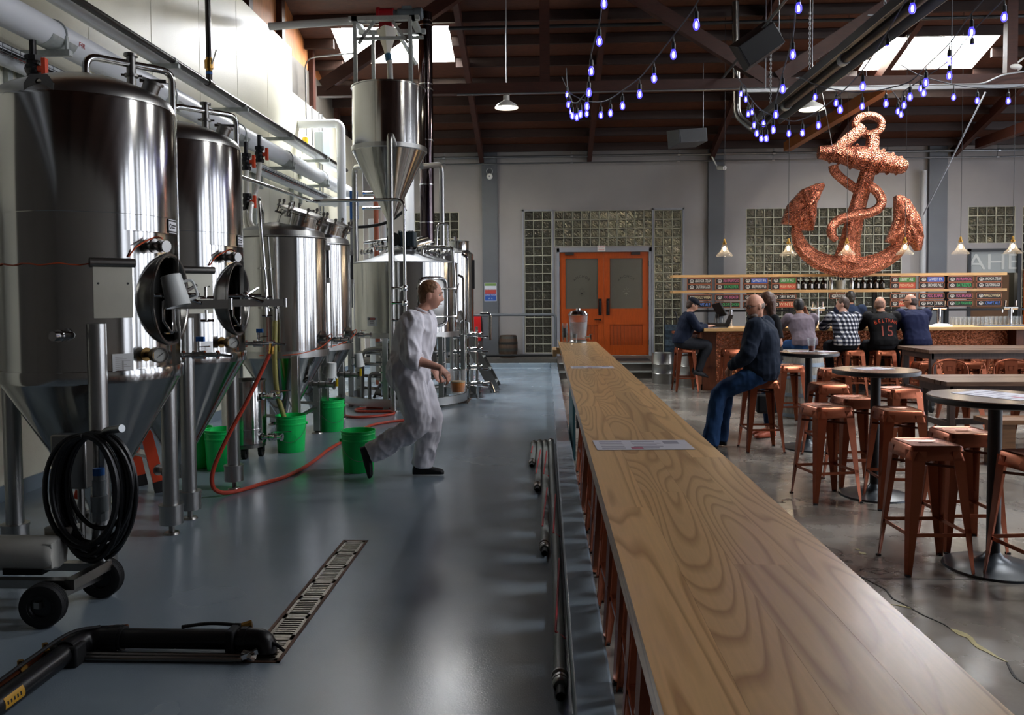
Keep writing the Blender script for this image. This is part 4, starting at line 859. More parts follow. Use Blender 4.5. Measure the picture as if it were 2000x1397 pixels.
# ---- red hose
rh = mat('red_hose', '#b8412c', .35)
t = thing('red_hose', 'red rubber hose from second tank valve looping over the grey floor', 'hose', (-2.46, 6.24, 0))
b = MB(); b.tube(spline([(-2.16,6.17,1.16),(-2.2,6.16,1.05),(-2.34,6.12,.75),(-2.47,6.08,.5),(-2.58,6.05,.25),(-2.6,6.06,.1),(-2.55,6.12,.03),(-2.46,6.24,.018),(-2.36,6.48,.018),(-2.25,6.75,.018),(-2.2,7.15,.018),(-2.2,7.6,.018),(-2.21,7.95,.018),(-2.18,8.5,.018),(-2.13,9.4,.018),(-1.95,9.75,.018),(-1.7,9.95,.018),(-1.55,10.4,.018)], 10), .017, 10); b.build('hose', rh, t)
b = MB(); b.rod((-2.155,6.17,1.14), (-2.15,6.17,1.2), .022, 10); b.rod((-2.16,6.17,1.12), (-2.157,6.17,1.14), .024, 10); b.build('hose_end', brassm, t)
t = thing('red_hose', 'red hose lying in a flat S loop before the kettle skid', 'hose', (-2.5, 10.5, 0))
b = MB(); b.tube(spline([(-2.95,11.4,.018),(-2.81,10.84,.018),(-2.68,10.4,.018),(-2.5,10.15,.018),(-2.25,10.2,.018),(-2.03,10.42,.018),(-2.1,10.65,.018),(-2.35,10.65,.018),(-2.55,10.68,.018),(-2.62,10.85,.018),(-2.5,10.98,.018),(-2.3,11.0,.018),(-2.1,11.02,.018)], 8), .017, 10); b.build('hose', rh, t)
# yellow clear hose into the bucket
t = thing('clear_hose', 'yellowish clear hose hanging from third tank into a green bucket', 'hose', (-2.7, 7.98, .3))
b = MB(); b.tube(spline([(-2.735,7.96,1.33),(-2.74,7.95,1.15),(-2.745,7.95,.9),(-2.73,7.96,.6),(-2.68,7.98,.38),(-2.63,7.98,.2)], 6), .026, 12); b.build('hose', mat('yellow_tube', '#9a9250', .3, trans=.2), t)
b = MB(); b.rod((-2.735,7.96,1.31), (-2.733,7.96,1.45), .022, 10); b.build('hose_end', steel_d, t)
# ---- green buckets
gp = mat('green_plastic', '#14cf62', .38, spec=.5)
def bucket(x, y, label, rz=0, handle=True, logo=False):
    t = thing('bucket', label, 'bucket', (x, y, 0), rz, 'green plastic buckets on the brewery floor')
    b = MB(); b.lathe([(.001,.004),(.125,.004),(.13,0),(.133,.006),(.1475,.275),(.152,.278),(.152,.292),(.1485,.296),(.149,.33),(.1525,.332),(.1525,.342),(.1495,.346),(.15,.36),(.155,.362),(.155,.37),(.147,.37),(.1265,.012),(.001,.01)], n=40); b.build('body', gp, t, False)
    if handle:
        b = MB(); b.tube([(.156*math.cos(a), -.0-.12*abs(math.sin(a))-.045*math.sin(a), .285-.17*math.sin(a)) for a in [PI*i/16 for i in range(17)]], .0022, 6); h = b.build('bail', zinc, t, False)
        for s in (-1, 1): b = MB(); b.rod((s*.148,0,.285), (s*.166,0,.285), .014, 8); b.build('ear', gp, t, False)
    if logo:
        b = MB(); b.lathe([(.1352,.07),(.1445,.235)], (0,0,0), 6, None, -PI/2+.05, -PI/2+.55); pr = b.build('printed_label', label_k, t, False)
        a = -PI/2+.3; nn = Vector((math.cos(a), math.sin(a), -.05)); tx = Vector((-math.sin(a), math.cos(a), 0))
        b = MB(); o = Vector((.1415*math.cos(a), .1415*math.sin(a), .16)); b.lathe([(.019,.001),(.025,.001)], o, 20, nn); b.build('label_ring', gp, pr, False)
        text('2', .035, gp, pr, plane_M(o+nn*.0012, tx, nn), depth=.0004); text('HDPE', .022, gp, pr, plane_M(Vector((.1385*math.cos(a), .1385*math.sin(a), .105))+nn*.0012, tx, nn), depth=.0004)
        for k in range(4): b = MB(); o2 = Vector((.1445*math.cos(a), .1445*math.sin(a), .2+k*.008)); b.add([tuple(o2+tx*u+Vector((0,0,v))+nn*.001) for u, v in ((-.022,0),(.022,0),(.022,.004),(-.022,.004))], [(0,1,2,3)]); b.build('label_line', gp, pr, False)
bucket(-2.6, 7.98, 'green bucket with a hose inside and a black printed mark', .2, True, True)
bucket(-2.52, 9.22, 'green bucket standing beside a square leg of the conical tank', .5)
bucket(-1.69, 7.06, 'green bucket standing alone in the open beside the walking brewer', .35)
bucket(-2.96, 7.12, 'green bucket behind the leg of the second fermenter', .1, False)
bucket(-3.24, 7.2, 'green bucket at far left, mostly hidden behind another bucket', .1, False)
# ---- small keg on casters
t = thing('pot_on_casters', 'small stainless pot with two valves standing on casters behind tank leg', 'pot', (-2.98, 7.72, 0))
b = MB(); b.lathe([(.001,.13),(.2,.13),(.21,.14),(.21,.62),(.205,.64),(.205,.74),(.214,.742),(.214,.755),(.2,.755),(.2,.6),(.001,.58)], n=48); b.lathe([(.211,.28),(.2125,.285),(.211,.29)], n=48); b.build('body', steel, t, False)
b = MB(); b.lathe([(.001,.1),(.2,.1),(.2,.13),(.001,.13)], n=30); b.build('base_plate', steel_d, t, False)
for a_ in (-70, -5, 110, 200):
    x, y, _ = pol(.17,a_,0); b = MB(); b.rod((x-.018,y,.045), (x+.018,y,.045), .045, 16); b.box((x-.03,y-.02,.05), (x+.03,y+.02,.1)); b.build('caster', rubber, t, False)
for z in (.6, .2):
    b = MB(); valve(b, (.19,-.06,z), (1,-.1,0), .22, .022); b.ball((.33,-.08,z), .035, 8); b.bar((.33,-.09,z+.05), (.5,-.1,z+.06), .014, .008); b.build('valve', chrome, t, False)
# ---- orange step ladder behind the nearest tank
fib = mat('orange_fibreglass', '#d2451f', .45); alu = mat('aluminium', '#b5b6b4', .35, .9)
t = thing('step_ladder', 'orange step ladder with grey steps, folded legs visible behind nearest tank cone', 'ladder', (-3.2, 6.4, 0))
F = [Vector((-3.11,6.25,.03)), Vector((-3.38,6.47,.03))]; Tp = [Vector((-3.36,6.18,1.25)), Vector((-3.55,6.34,1.25))]; Bk = [Vector((-3.62,5.95,.02)), Vector((-3.86,6.15,.02))]
for i in range(2):
    b = MB(); b.bar(F[i], Tp[i], .03, .085, up=(1,.8,.2)); r_ = b.build('front_rail', fib, t); b = MB(); b.bar(F[i]-Vector((-.005,0,.03)), F[i].lerp(Tp[i], .05), .034, .09, up=(1,.8,.2)); b.build('foot', rubber, r_)
    b = MB(); b.bar(Bk[i], Tp[i], .025, .05, up=(1,.8,.2)); b.build('rear_rail', fib, t)
for k in range(1, 5):
    b = MB(); b.bar(F[0].lerp(Tp[0], k/4.6), F[1].lerp(Tp[1], k/4.6), .09, .025, up=(0,0,1)); b.build('step', alu, t)
b = MB(); b.bar(F[0].lerp(Tp[0], .45), Bk[0].lerp(Tp[0], .45), .02, .006); b.build('spreader', alu, t)
b = MB(); b.box((-3.62,6.13,1.24), (-3.28,6.4,1.28)); b.build('top_cap', fib, t)
# ---- pump cart with coiled cable
t = thing('pump_cart', 'wheeled pump cart with pale electric motor and black cable hung on its handle', 'pump cart', (-2.5, 3.9, 0))
def wheel(x, y, r=.105, w_=.075):
    b = MB(); b.lathe([(.05,-w_*.45),(r*.8,-w_*.5),(r*.95,-w_*.42),(r,-w_*.25),(r,-w_*.2),(r*.97,-w_*.17),(r,-w_*.13),(r,-.003),(r*.97,0),(r,.003),(r,w_*.13),(r*.97,w_*.17),(r,w_*.2),(r,w_*.25),(r*.95,w_*.42),(r*.8,w_*.5),(.05,w_*.45)], (x,y,r), 40, (.1,-1,0)); o = b.build('wheel', rubber, t)
    b = MB(); b.lathe([(.001,.02),(.05,.02),(.062,.036),(.064,.03),(.05,-.02),(.001,-.02)], (x,y,r), 24, (.1,-1,0)); b.build('hub', mat('hub_grey', '#1c1c1e', .4), o)
wheel(-2.39, 3.64); wheel(-2.32, 4.02)
wheel(-3.05, 3.64); wheel(-3.0, 4.02)
b = MB(); b.box((-3.1,3.7,.16), (-2.3,3.75,.2)); b.box((-3.1,3.95,.16), (-2.28,4.0,.2)); b.bar((-2.4,3.6,.115), (-2.31,4.06,.115), .03, .03); b.bar((-2.3,3.7,.18), (-2.28,4.0,.18), .05, .05); b.build('frame', steel_d, t)
mw = mat('motor_enamel', '#b9b8b0', .45)
b = MB(); b.lathe([(.001,-.2),(.06,-.2),(.078,-.185),(.085,-.16),(.085,.14),(.08,.165),(.07,.175),(.001,.178)], (-2.62,3.86,.285), 36, (1,0,0)); mt = b.build('motor', mw, t)
for k in range(4):
    a = PI/4+PI/2*k; b = MB(); b.box((-2.49,3.86+.07*math.cos(a)-.014,.285+.07*math.sin(a)-.014), (-2.445,3.86+.07*math.cos(a)+.014,.285+.07*math.sin(a)+.014)); b.build('lug', mw, mt, bevel=.004)
b = MB(); b.box((-2.55,3.9,.31), (-2.41,3.99,.4)); b.build('terminal_box', mw, mt, bevel=.008)
b = MB(); b.lathe([(.001,-.36),(.06,-.36),(.1,-.33),(.1,-.28),(.05,-.25),(.05,-.2)], (-2.62,3.86,.285), 28, (1,0,0)); b.rod((-2.94,3.86,.285), (-2.94,3.86,.48), .03, 12); b.build('pump_head', steel_d, t)
b = MB(); b.box((-2.7,3.8,.19), (-2.5,3.92,.22)); b.build('motor_foot', blackpl, t)
b = MB(); b.tube(bend([(-2.28,3.98,.17),(-2.34,3.98,.3),(-2.3,4.0,.45),(-2.29,4.0,.8),(-2.27,3.96,.88),(-2.13,3.9,.905)], .07), .02, 14); b.build('handle', mat('grey_tube', '#8d9090', .35, .8), t)
b = MB(); b.tube(bend([(-2.5,4.15,.17),(-2.5,4.15,.75)], .07), .018, 10); b.box((-2.62,4.08,.55), (-2.43,4.16,.84)); b.build('control_box', steel_d, t, bevel=.01)
b = MB(); b.rod((-2.29,3.96,.55), (-2.29,3.96,.63), .032, 14); b.rod((-2.29,3.96,.47), (-2.29,3.96,.55), .042, 14); b.rod((-2.29,3.96,.63), (-2.29,3.96,.66), .026, 12); b.rod((-2.29,3.96,.42), (-2.29,3.96,.47), .036, 10); b.build('plug', mat('plug_grey', '#7d8486', .4), t)
b = MB(); b.rod((-2.29,3.96,.655), (-2.29,3.96,.69), .028, 12); b.build('plug_ring', bluepl, t)
t = thing('cable_coil', 'thick black cable coiled in loops over the pump cart handle', 'cable', (-2.3, 3.93, .3))
pts = []; random.seed(3)
for k in range(11):
    rx = .19+random.uniform(-.04,.02); rz = .285+random.uniform(-.06,.03); dx = random.uniform(-.035,.035); dy = -.06+.011*k
    for j in range(16):
        a = PI/2+2*PI*(j/16)
        pts.append((-2.31+dx+rx*math.cos(a), 3.93+dy+.011*j/16, .87-rz+rz*math.sin(a)+(.0 if math.sin(a) > 0 else -.05*k/11*abs(math.sin(a)))))
b = MB(); b.tube(spline(pts, 2), .0125, 8); b.build('loops', mat('black_cable', '#0e0f10', .35), t)
# ---- white plastic jugs
jugm = mat('white_jug', '#d9dcd8', .35, trans=.15)
def jug(loc, M, label):
    t = thing('plastic_jug', label, 'jug', loc, 0, 'white plastic measuring jugs')
    b = MB(); i0 = 0; b.lathe([(.001,0),(.046,0),(.05,.004),(.06,.16),(.062,.163),(.059,.163),(.047,.008),(.001,.006)], n=30); 
    b.add([(.058,-.018,.15),(.058,.018,.15),(.078,0,.168),(.056,0,.12)], [(0,3,2),(1,2,3),(0,2,1)]); b.xf(M); b.build('body', jugm, t, False)
    b = MB(); b.tube(bend([(-.056,0,.14),(-.105,0,.135),(-.095,0,.04),(-.05,0,.045)], .025), .007, 8); b.xf(M); b.build('handle', jugm, t, False)
R_ = Matrix.Rotation
jug((-2.17, 4.60, 1.58), R_(math.radians(-14), 4, 'Y') @ R_(PI, 4, 'X') @ Matrix.Scale(1.15, 4) @ R_(2.6, 4, 'Z') @ Matrix.Translation((0,0,-.1)), 'white jug resting upside down in the open manway of the nearest tank')
jug((-2.3, 8.46, .86), R_(.08, 4, 'Y') @ R_(PI, 4, 'X') @ R_(0.2, 4, 'Z') @ Matrix.Translation((0,0,0)), 'white jug upside down on the valve of the nearer conical tank')
jug((-2.28, 9.58, .88), R_(-.1, 4, 'Y') @ R_(PI, 4, 'X') @ R_(0.2, 4, 'Z') @ Matrix.Translation((0,0,0)), 'white jug upside down on the valve of the farther conical tank')
# ---- far left-back corner: red box, poster, barrel, rail, horn
t = thing('red_cabinet', 'red wall box half hidden behind the pipes, near the poster', 'cabinet', (-1.6, 18.3, .55))
b = MB(); b.box((-1.75,18.22,.55), (-1.49,18.395,1.14)); b.build('box', mat('fire_red', '#c01a1a', .4), t, bevel=.01)
b = MB(); b.box((-1.74,18.215,.58), (-1.5,18.22,1.1)); b.build('door', mat('fire_red'), t)
t = thing('poster', 'small printed poster on the grey column, blue lower part with white lettering', 'poster', (-1.27, YB-.095, 1.46))
b = MB(); b.box((-.14,-.004,0), (.14,.0,.42)); b.build('sheet', mat('poster_white', '#cfd2dc', .5), t, False)
b = MB(); b.box((-.13,-.006,.01), (.13,-.004,.17)); b.build('blue_area', mat('poster_blue', '#2a4f9c', .5), t, False)
b = MB(); b.box((-.13,-.006,.17), (.13,-.004,.26)); b.build('red_area', mat('poster_red', '#b0443c', .5), t, False)
b = MB(); b.box((-.13,-.006,.35), (.13,-.004,.41)); b.build('green_area', mat('poster_green', '#6c8a4a', .5), t, False)
for k in range(7): b = MB(); b.lathe([(.001,.0),(.018,0),(.02,.03),(.001,.04)], (-.11+.036*k,-.006,.25+.02*(k % 2)), 8, (0,-.05,1), sx=1, sy=.1); b.build('figure_print', label_w if k % 2 else mat('poster_red'), t, False)
text('OPEN TOUR', .045, label_w, t, plane_M((0,-.0065,.14), *FACE), depth=.0005); text('A  A', .05, label_w, t, plane_M((0,-.0065,.06), *FACE), depth=.0005)
def barrel(x, y, z, label, R=.3, H=.88, m1='#4b3a2c', m2='#4a4a46', nst=22):
    t = thing('barrel', label, 'barrel', (x, y, z)); wm = mat('stave_'+m1, m1, .65, noise=.25, nscale=6, stretch=(6,6,1)); hm = mat('hoop_'+m2, m2, .5, .6)
    def rad(h): return R*(1+.16*(1-(2*h/H-1)**2))
    for k in range(nst):
        a0 = 2*PI*k/nst+.006; a1 = 2*PI*(k+1)/nst-.006; b = MB(); b.lathe([(rad(h)-.012 if False else rad(h), h) for h in [H*i/8 for i in range(9)]], n=2, a0=a0, a1=a1)
        b.lathe([(rad(H), H), (rad(H)-.025, H), (rad(H)-.025, H-.04)], n=2, a0=a0, a1=a1); b.build('stave', wm, t, False)
    b = MB(); b.lathe([(.001,H-.04),(R-.02,H-.04)], n=28); b.lathe([(rad(h)-.012,h) for h in [H*i/8 for i in range(9)]], n=28); b.build('head', wm, t, False)
    for h0 in (.02, .16, .3, H-.36, H-.2, H-.07):
        b = MB(); b.lathe([(rad(h0)+.001,h0),(rad(h0)+.004,h0),(rad(h0+.05)+.004,h0+.05),(rad(h0+.05)+.001,h0+.05)], n=32); b.build('hoop', hm, t, False)
    return t
barrel(-.86, 18.02, .19, 'small dark brown barrel against the grey wall beside the column', .185, .5)
t = thing('guard_rail', 'dark pipe guard rail behind the far kerb in front of the barrel', 'railing', (-1, 17.62, .19))
b = MB(); b.tube(bend([(-4.0,17.62,1.16),(.21,17.62,1.16),(.21,17.62,.19)], .09), .03, 12); b.build('top_rail', greyd, t)
b = MB(); b.rod((-4.0,17.62,.26), (.21,17.62,.26), .026, 10); b.build('bottom_rail', black, t)
for x in (-3.9, -2.2):
    b = MB(); b.rod((x,17.62,.19), (x,17.62,1.16), .028, 10); b.build('post', greyd, t)
t = thing('alarm_strobe', 'round white alarm sounder high on the grey column', 'alarm', (-1.27, YB-.1, 4.3))
b = MB(); b.lathe([(.001,.06),(.05,.06),(.07,.04),(.07,0),(.001,0)], (0,0,.0), 20, (0,-1,0)); b.build('cover', white_pl, t, False)
b = MB(); b.tube([(.07*math.cos(a),-.03,.12+.07*math.sin(a)) for a in [2*PI*i/16 for i in range(16)]], .01, 6, closed=True); b.rod((0,-.06,0),(0,-.07,0),.02,8); b.build('bracket', zinc, t, False)
# ================================================================== DOORS
orange_w = mat('orange_wood', '#a8470f', .42, noise=.15, nscale=5, stretch=(8,8,1))
orange_w2 = mat('orange_wood_panel', '#983f0d', .45, noise=.15, nscale=5, stretch=(8,8,1))
frost = mat('frosted_glass', '#5d5a50', .35, spec=.6, noise=.1, nscale=1.2)
frost_mark = mat('frost_mark', '#2e2c28', .4); frost_lite = mat('frost_clear', '#8d8a7c', .3)
dd = struct('door_1', (1.33, YB, .19))
b = MB(); b.box((.25,YB-.02,.19), (.31,YB+.1,2.66)); b.box((2.35,YB-.02,.19), (2.41,YB+.1,2.66)); b.box((.25,YB-.02,2.57), (2.41,YB+.1,2.66)); b.build('door_frame', greyt, dd)
def arc_text(s, c, r, a0, step, size, m, parent, depth=.001):
    for i, ch in enumerate(s):
        if ch == ' ': continue
        a = a0-step*i; o = Vector(c)+Vector((r*math.cos(a), 0, r*math.sin(a))); x = Vector((math.sin(a), 0, -math.cos(a)))
        text(ch, size, m, parent, plane_M(o, x, (0,-1,0)), depth=depth)
for x0, x1, side in ((.315,1.328,-1), (1.332,2.345,1)):
    t = struct('door_leaf', (x0, YB+.02, .2)); t.parent = dd; t.location = (x0-1.33, .02, .01)
    yf = YB+.02; z0, z1 = .2, 2.565
    gx0, gx1, gz0, gz1 = x0+.135, x1-.135, 1.27, 2.42
    b = MB()
    b.box((x0,yf,z0), (gx0,yf+.045,z1)); b.box((gx1,yf,z0), (x1,yf+.045,z1)); b.box((gx0,yf,gz1), (gx1,yf+.045,z1)); b.box((gx0,yf,.9), (gx1,yf+.045,gz0)); b.box((gx0,yf,z0), (gx1,yf+.045,.42)); b.build('door_stile', orange_w, t)
    b = MB(); b.box((gx0,yf+.02,gz0), (gx1,yf+.03,gz1)); gl = b.build('glass_pane', frost, t)
    for k in range(9):
        xa = gx0+(gx1-gx0)*k/9; xb = gx0+(gx1-gx0)*(k+1)/9
        b = MB(); b.box((xa+.003,yf+.016,.42), (xb-.003,yf+.04,.9)); b.build('bead_board', orange_w2, t)
    gc = Vector(((gx0+gx1)/2-wloc(gl).x, yf+.0185-wloc(gl).y, 2.0-wloc(gl).z))
    arc_text('ANCHOR', gc+Vector((0,0,-.2)), .21, PI*.78, PI*.112, .085, frost_mark, gl)
    b = MB(); g = (gx0+gx1)/2; b.rod((g,yf+.012,1.62), (g,yf+.02,1.62), .02, 10)
    for k in range(8):
        a = PI/4*k; b.bar((g+.03*math.cos(a),yf+.018,1.66+.05*math.sin(a)), (g+.075*math.cos(a),yf+.018,1.66+.1*math.sin(a)), .02, .004)
    b.build('etched_emblem', frost_lite if side > 0 else frost_mark, gl)
    arc_text('BREWING', gc+Vector((0,0,-.32)), .26, -PI*.78, -PI*.085, .06, frost_mark, gl) if False else None
    hx = x1-.09 if side < 0 else x0+.09
    b = MB(); b.box((hx-.038,yf-.012,1.12), (hx+.038,yf,1.5)); b.tube(bend([(hx,yf-.01,1.18),(hx,yf-.055,1.18),(hx,yf-.055,1.44),(hx,yf-.01,1.44)], .02), .012, 8); b.build('pull_handle', black, t)
    b = MB(); b.box((hx-.2 if side < 0 else hx-.02,yf-.06,2.48), (hx+.02 if side < 0 else hx+.2,yf,2.54)) if False else b.box(((x0+x1)/2-.38*(1 if side < 0 else -.3)-.0,yf-.05,2.5), ((x0+x1)/2-.38*(1 if side < 0 else -.3)+.2,yf,2.56)); b.build('closer', mat('bronze', '#2e2622', .5), t)
    if side < 0:
        b = MB(); b.rod((hx,yf-.05,1.02), (hx,yf,1.02), .025, 10); b.bar((hx-.13,yf-.05,1.02), (hx+.01,yf-.05,1.02), .02, .02); b.build('lever_handle', black, t)
    for z in (.5, 1.4, 2.3):
        hxx = x0 if side < 0 else x1; b = MB(); b.rod((hxx,yf-.012,z-.06), (hxx,yf-.012,z+.06), .014, 8); b.build('hinge', black, t)
t = thing('door_sign', 'small white sign with red lettering above the orange double door', 'sign', (1.27, YB-.0, 2.62))
b = MB(); b.box((1.18,YB-.03,2.58), (1.36,YB-.018,2.71)); b.build('plate', white_pl, t)
text('F.A.C.P', .05, redpl, t, plane_M((0,-.031,.06), *FACE)); text('INSIDE', .045, redpl, t, plane_M((0,-.031,-.0), *FACE))
t = thing('door_mat', 'black door mat on the landing before the orange doors', 'mat', (1.6, 17.3, .19))
b = MB(); b.box((.9,16.9,.19), (2.2,17.6,.2)); b.build('mat', rubber, t)
# right-hand opening with glass and lettering, orange door leaf
d8 = struct('door_8', (10.0, YB, -.1))
b = MB(); b.box((9.46,YB-.03,-.1), (9.53,YB+.1,2.56)); b.box((10.55,YB-.03,-.1), (10.62,YB+.1,2.56)); b.box((9.46,YB-.03,2.5), (10.62,YB+.1,2.56)); b.build('door_frame', black, d8)
b = MB(); b.box((9.53,YB+.03,2.02), (10.55,YB+.05,2.5)); b.build('glass_pane', mat('pale_glass', '#8f9490', .3), d8)
text('AHE', .5, mat('pale_letters', '#c2c4be', .5), d8, plane_M((.05,.025,2.35), *FACE), depth=.002, sx=1.25)
b = MB(); b.box((9.53,YB+.04,-.1), (10.4,YB+.09,1.98)); b.build('brown_screen', mat('brown_screen', '#5b3d1f', .6), d8)
b = MB(); b.box((10.66,YB-.12,-.1), (11.6,YB-.06,2.1)); ol = b.build('orange_leaf', orange_w, d8)
# ================================================================== LONG COUNTER
def ashwood(name, c1, c2, c3):
    m = mat(name, c1, .34); nt = m.node_tree; b = nt.nodes['Principled BSDF']; N = nt.nodes.new; L = nt.links.new
    tc = N('ShaderNodeTexCoord'); oi = N('ShaderNodeObjectInfo'); mp = N('ShaderNodeMapping'); mp.inputs['Scale'].default_value = (6.5, .6, 6.5); L(tc.outputs['Object'], mp.inputs[0])
    cm = N('ShaderNodeCombineXYZ'); mu = N('ShaderNodeMath'); mu.operation = 'MULTIPLY'; mu.inputs[1].default_value = 37; L(oi.outputs['Random'], mu.inputs[0]); L(mu.outputs[0], cm.inputs[0]); L(mu.outputs[0], cm.inputs[1]); L(cm.outputs[0], mp.inputs['Location'])
    n1 = N('ShaderNodeTexNoise'); n1.inputs['Scale'].default_value = .55; n1.inputs['Detail'].default_value = 1.5; n1.inputs['Distortion'].default_value = .3; L(mp.outputs[0], n1.inputs['Vector'])
    m1 = N('ShaderNodeMath'); m1.operation = 'MULTIPLY'; m1.inputs[1].default_value = 30; L(n1.outputs[0], m1.inputs[0])
    fr = N('ShaderNodeMath'); fr.operation = 'FRACT'; L(m1.outputs[0], fr.inputs[0])
    cr = N('ShaderNodeValToRGB'); e = cr.color_ramp.elements; e[0].position = 0; e[0].color = lin(c2); e[1].position = .35; e[1].color = lin(c1); x = e.new(.85); x.color = lin(c1); x = e.new(1.); x.color = lin(c2); L(fr.outputs[0], cr.inputs[0])
    n2 = N('ShaderNodeTexNoise'); n2.inputs['Scale'].default_value = 9; n2.inputs['Detail'].default_value = 6; mp2 = N('ShaderNodeMapping'); mp2.inputs['Scale'].default_value = (14, .7, 14); L(tc.outputs['Object'], mp2.inputs[0]); L(mp2.outputs[0], n2.inputs['Vector'])
    mx = N('ShaderNodeMix'); mx.data_type = 'RGBA'; mx.blend_type = 'MULTIPLY'; mx.inputs[0].default_value = .22; L(cr.outputs[0], mx.inputs[6]); L(n2.outputs[0], mx.inputs[7])
    hs = N('ShaderNodeHueSaturation'); mr = N('ShaderNodeMapRange'); mr.inputs[3].default_value = .86; mr.inputs[4].default_value = 1.15; L(oi.outputs['Random'], mr.inputs[0]); L(mr.outputs[0], hs.inputs['Value']); L(mx.outputs[2], hs.inputs['Color']); L(hs.outputs[0], b.inputs['Base Color'])
    b.inputs['Coat Weight'].default_value = .6; b.inputs['Coat Roughness'].default_value = .24
    return m
M_ash = ashwood('ash_counter', '#efc081', '#c59356', '#c49a68')
t = thing('counter', 'long pale wood bar counter running from the foreground to the water dispenser', 'counter', (.4, 5.3, -.1))
x0, x1, zt = .16, .642, .97; random.seed(11); NB = 4
for r in range(NB):
    y = .3; xa = x0+(x1-x0)*r/NB; xb = x0+(x1-x0)*(r+1)/NB; first = True
    while y < 10.3:
        L_ = random.uniform(1.3, 2.6); y2 = min(10.3, y+L_); y2 = 10.3 if 10.3-y2 < .5 else y2
        b = MB(); b.box((xa+.0002,y,zt-.053), (xb-.0002,y2-.0004,zt)); p = b.build('plank', M_ash, t); y = y2
b = MB(); b.box((.152,8.9,.955), (.16,10.3,.99)); b.build('edge_strip', mat('pale_edge', '#c9a673', .5), t)
b = MB(); b.box((.08,9.75,.82), (.125,10.35,.9)); b.box((.125,10.2,.82), (.2,10.25,.9)); b.build('bracket_board', mat('pale_edge'), t)
for y in (.98, 3.325, 5.59, 7.9, 10.0):
    b = MB(); b.box((.37,y-.03,-.1), (.43,y+.03,.9)); b.box((.2,y-.03,.87), (.6,y+.03,.917)); b.build('support_post', black, t)
b = MB(); b.box((.2,.3,.875), (.24,10.2,.917)); b.box((.56,.3,.875), (.6,10.2,.917)); b.build('rail', black, t)
b = MB(); b.box((.262,8.0,-.1), (.29,9.3,.85)); b.build('teal_panel', mat('teal_paint', '#2f5a60', .5), t)
# papers
paper = mat('paper', '#c6c4cc', .6); ink = mat('ink', '#8a8794', .6); pink = mat('pink_print', '#a8566a', .6)
def menu(loc, w_, d_, rz, label, flat=.0012, grp='paper menus'):
    t = thing('menu', label, 'paper menu', loc, rz, grp)
    b = MB(); b.box((-w_/2,-d_/2,0), (w_/2,d_/2,flat)); b.build('sheet', paper, t, False)
    b = MB()
    for k in range(5): b.box((-w_*.44,-d_*.35+k*d_*.16,flat), (-w_*.2,-d_*.35+k*d_*.16+d_*.05,flat+.0004)); b.box((-w_*.1,-d_*.35+k*d_*.16,flat), (w_*.15+.02*(k % 2),-d_*.35+k*d_*.16+d_*.05,flat+.0004))
    b.box((w_*.24,d_*.1,flat), (w_*.4,d_*.38,flat+.0004)); o = b.build('print', ink, t, False); o['kind'] = 'stuff'
    b = MB(); b.box((-w_*.14,-d_*.42,flat), (-w_*.02,-d_*.22,flat+.0006)); b.build('pink_print', pink, t, False)
    return t
menu((.372,3.11,.9705), .37, .2, .035, 'paper menu lying on the counter, nearer of the two')
menu((.375,6.55,.9705), .35, .21, .02, 'paper menu lying on the counter, the farther one')
# water dispenser and tumblers
def clearglass(name, col, rough=.02):
    m = mat(name, col, rough, spec=.9, alpha=.2); return rim_alpha(m, .05, .6)
glass = clearglass('clear_glass', '#c8d0d2'); water = mat('water', '#c4d2d6', .03, spec=.8, alpha=.35)
t = thing('water_dispenser', 'clear water dispenser with chrome lid standing at the far counter end', 'dispenser', (.405, 10.1, .97))
b = MB(); b.lathe([(.001,.03),(.09,.03),(.1,.05),(.118,.3),(.122,.35),(.117,.35),(.113,.3),(.095,.055),(.001,.05)], n=40); b.build('vessel', glass, t, False)
b = MB(); b.lathe([(.001,.056),(.0945,.06),(.109,.255),(.001,.255)], n=40); b.build('water', water, t, False)
b = MB(); b.lathe([(.128,.345),(.13,.355),(.1,.395),(.03,.41),(.03,.43),(.001,.43)], n=36); b.build('lid', chrome, t, False)
b = MB(); b.lathe([(.11,0),(.11,.02),(.09,.035),(.001,.03)], n=36); b.build('base', steel_s, t, False)
b = MB(); b.rod((.09,-.04,.07), (.15,-.06,.07), .014, 10); b.rod((.15,-.06,.04), (.15,-.06,.1), .012, 8); b.bar((.13,-.06,.105), (.18,-.06,.11), .014, .008); b.build('tap', chrome, t, False)
def cupstack(x, y, n, label):
    t = thing('tumbler_stack', label, 'glass stack', (x, y, .97), 0, 'stacked clear tumblers')
    for k in range(n):
        b = MB(); z = k*.032; b.lathe([(.001,z+.004),(.028,z+.004),(.037,z+.12),(.034,z+.12),(.026,z+.009),(.001,z+.009)], n=20); b.build('tumbler', glass, t, False)
    return t
cupstack(.235, 10.05, 5, 'tallest stack of clear tumblers left of the water dispenser')
cupstack(.285, 9.98, 2, 'middle short stack of clear tumblers before the dispenser')
cupstack(.35, 9.93, 1, 'single clear tumbler standing right before the dispenser')
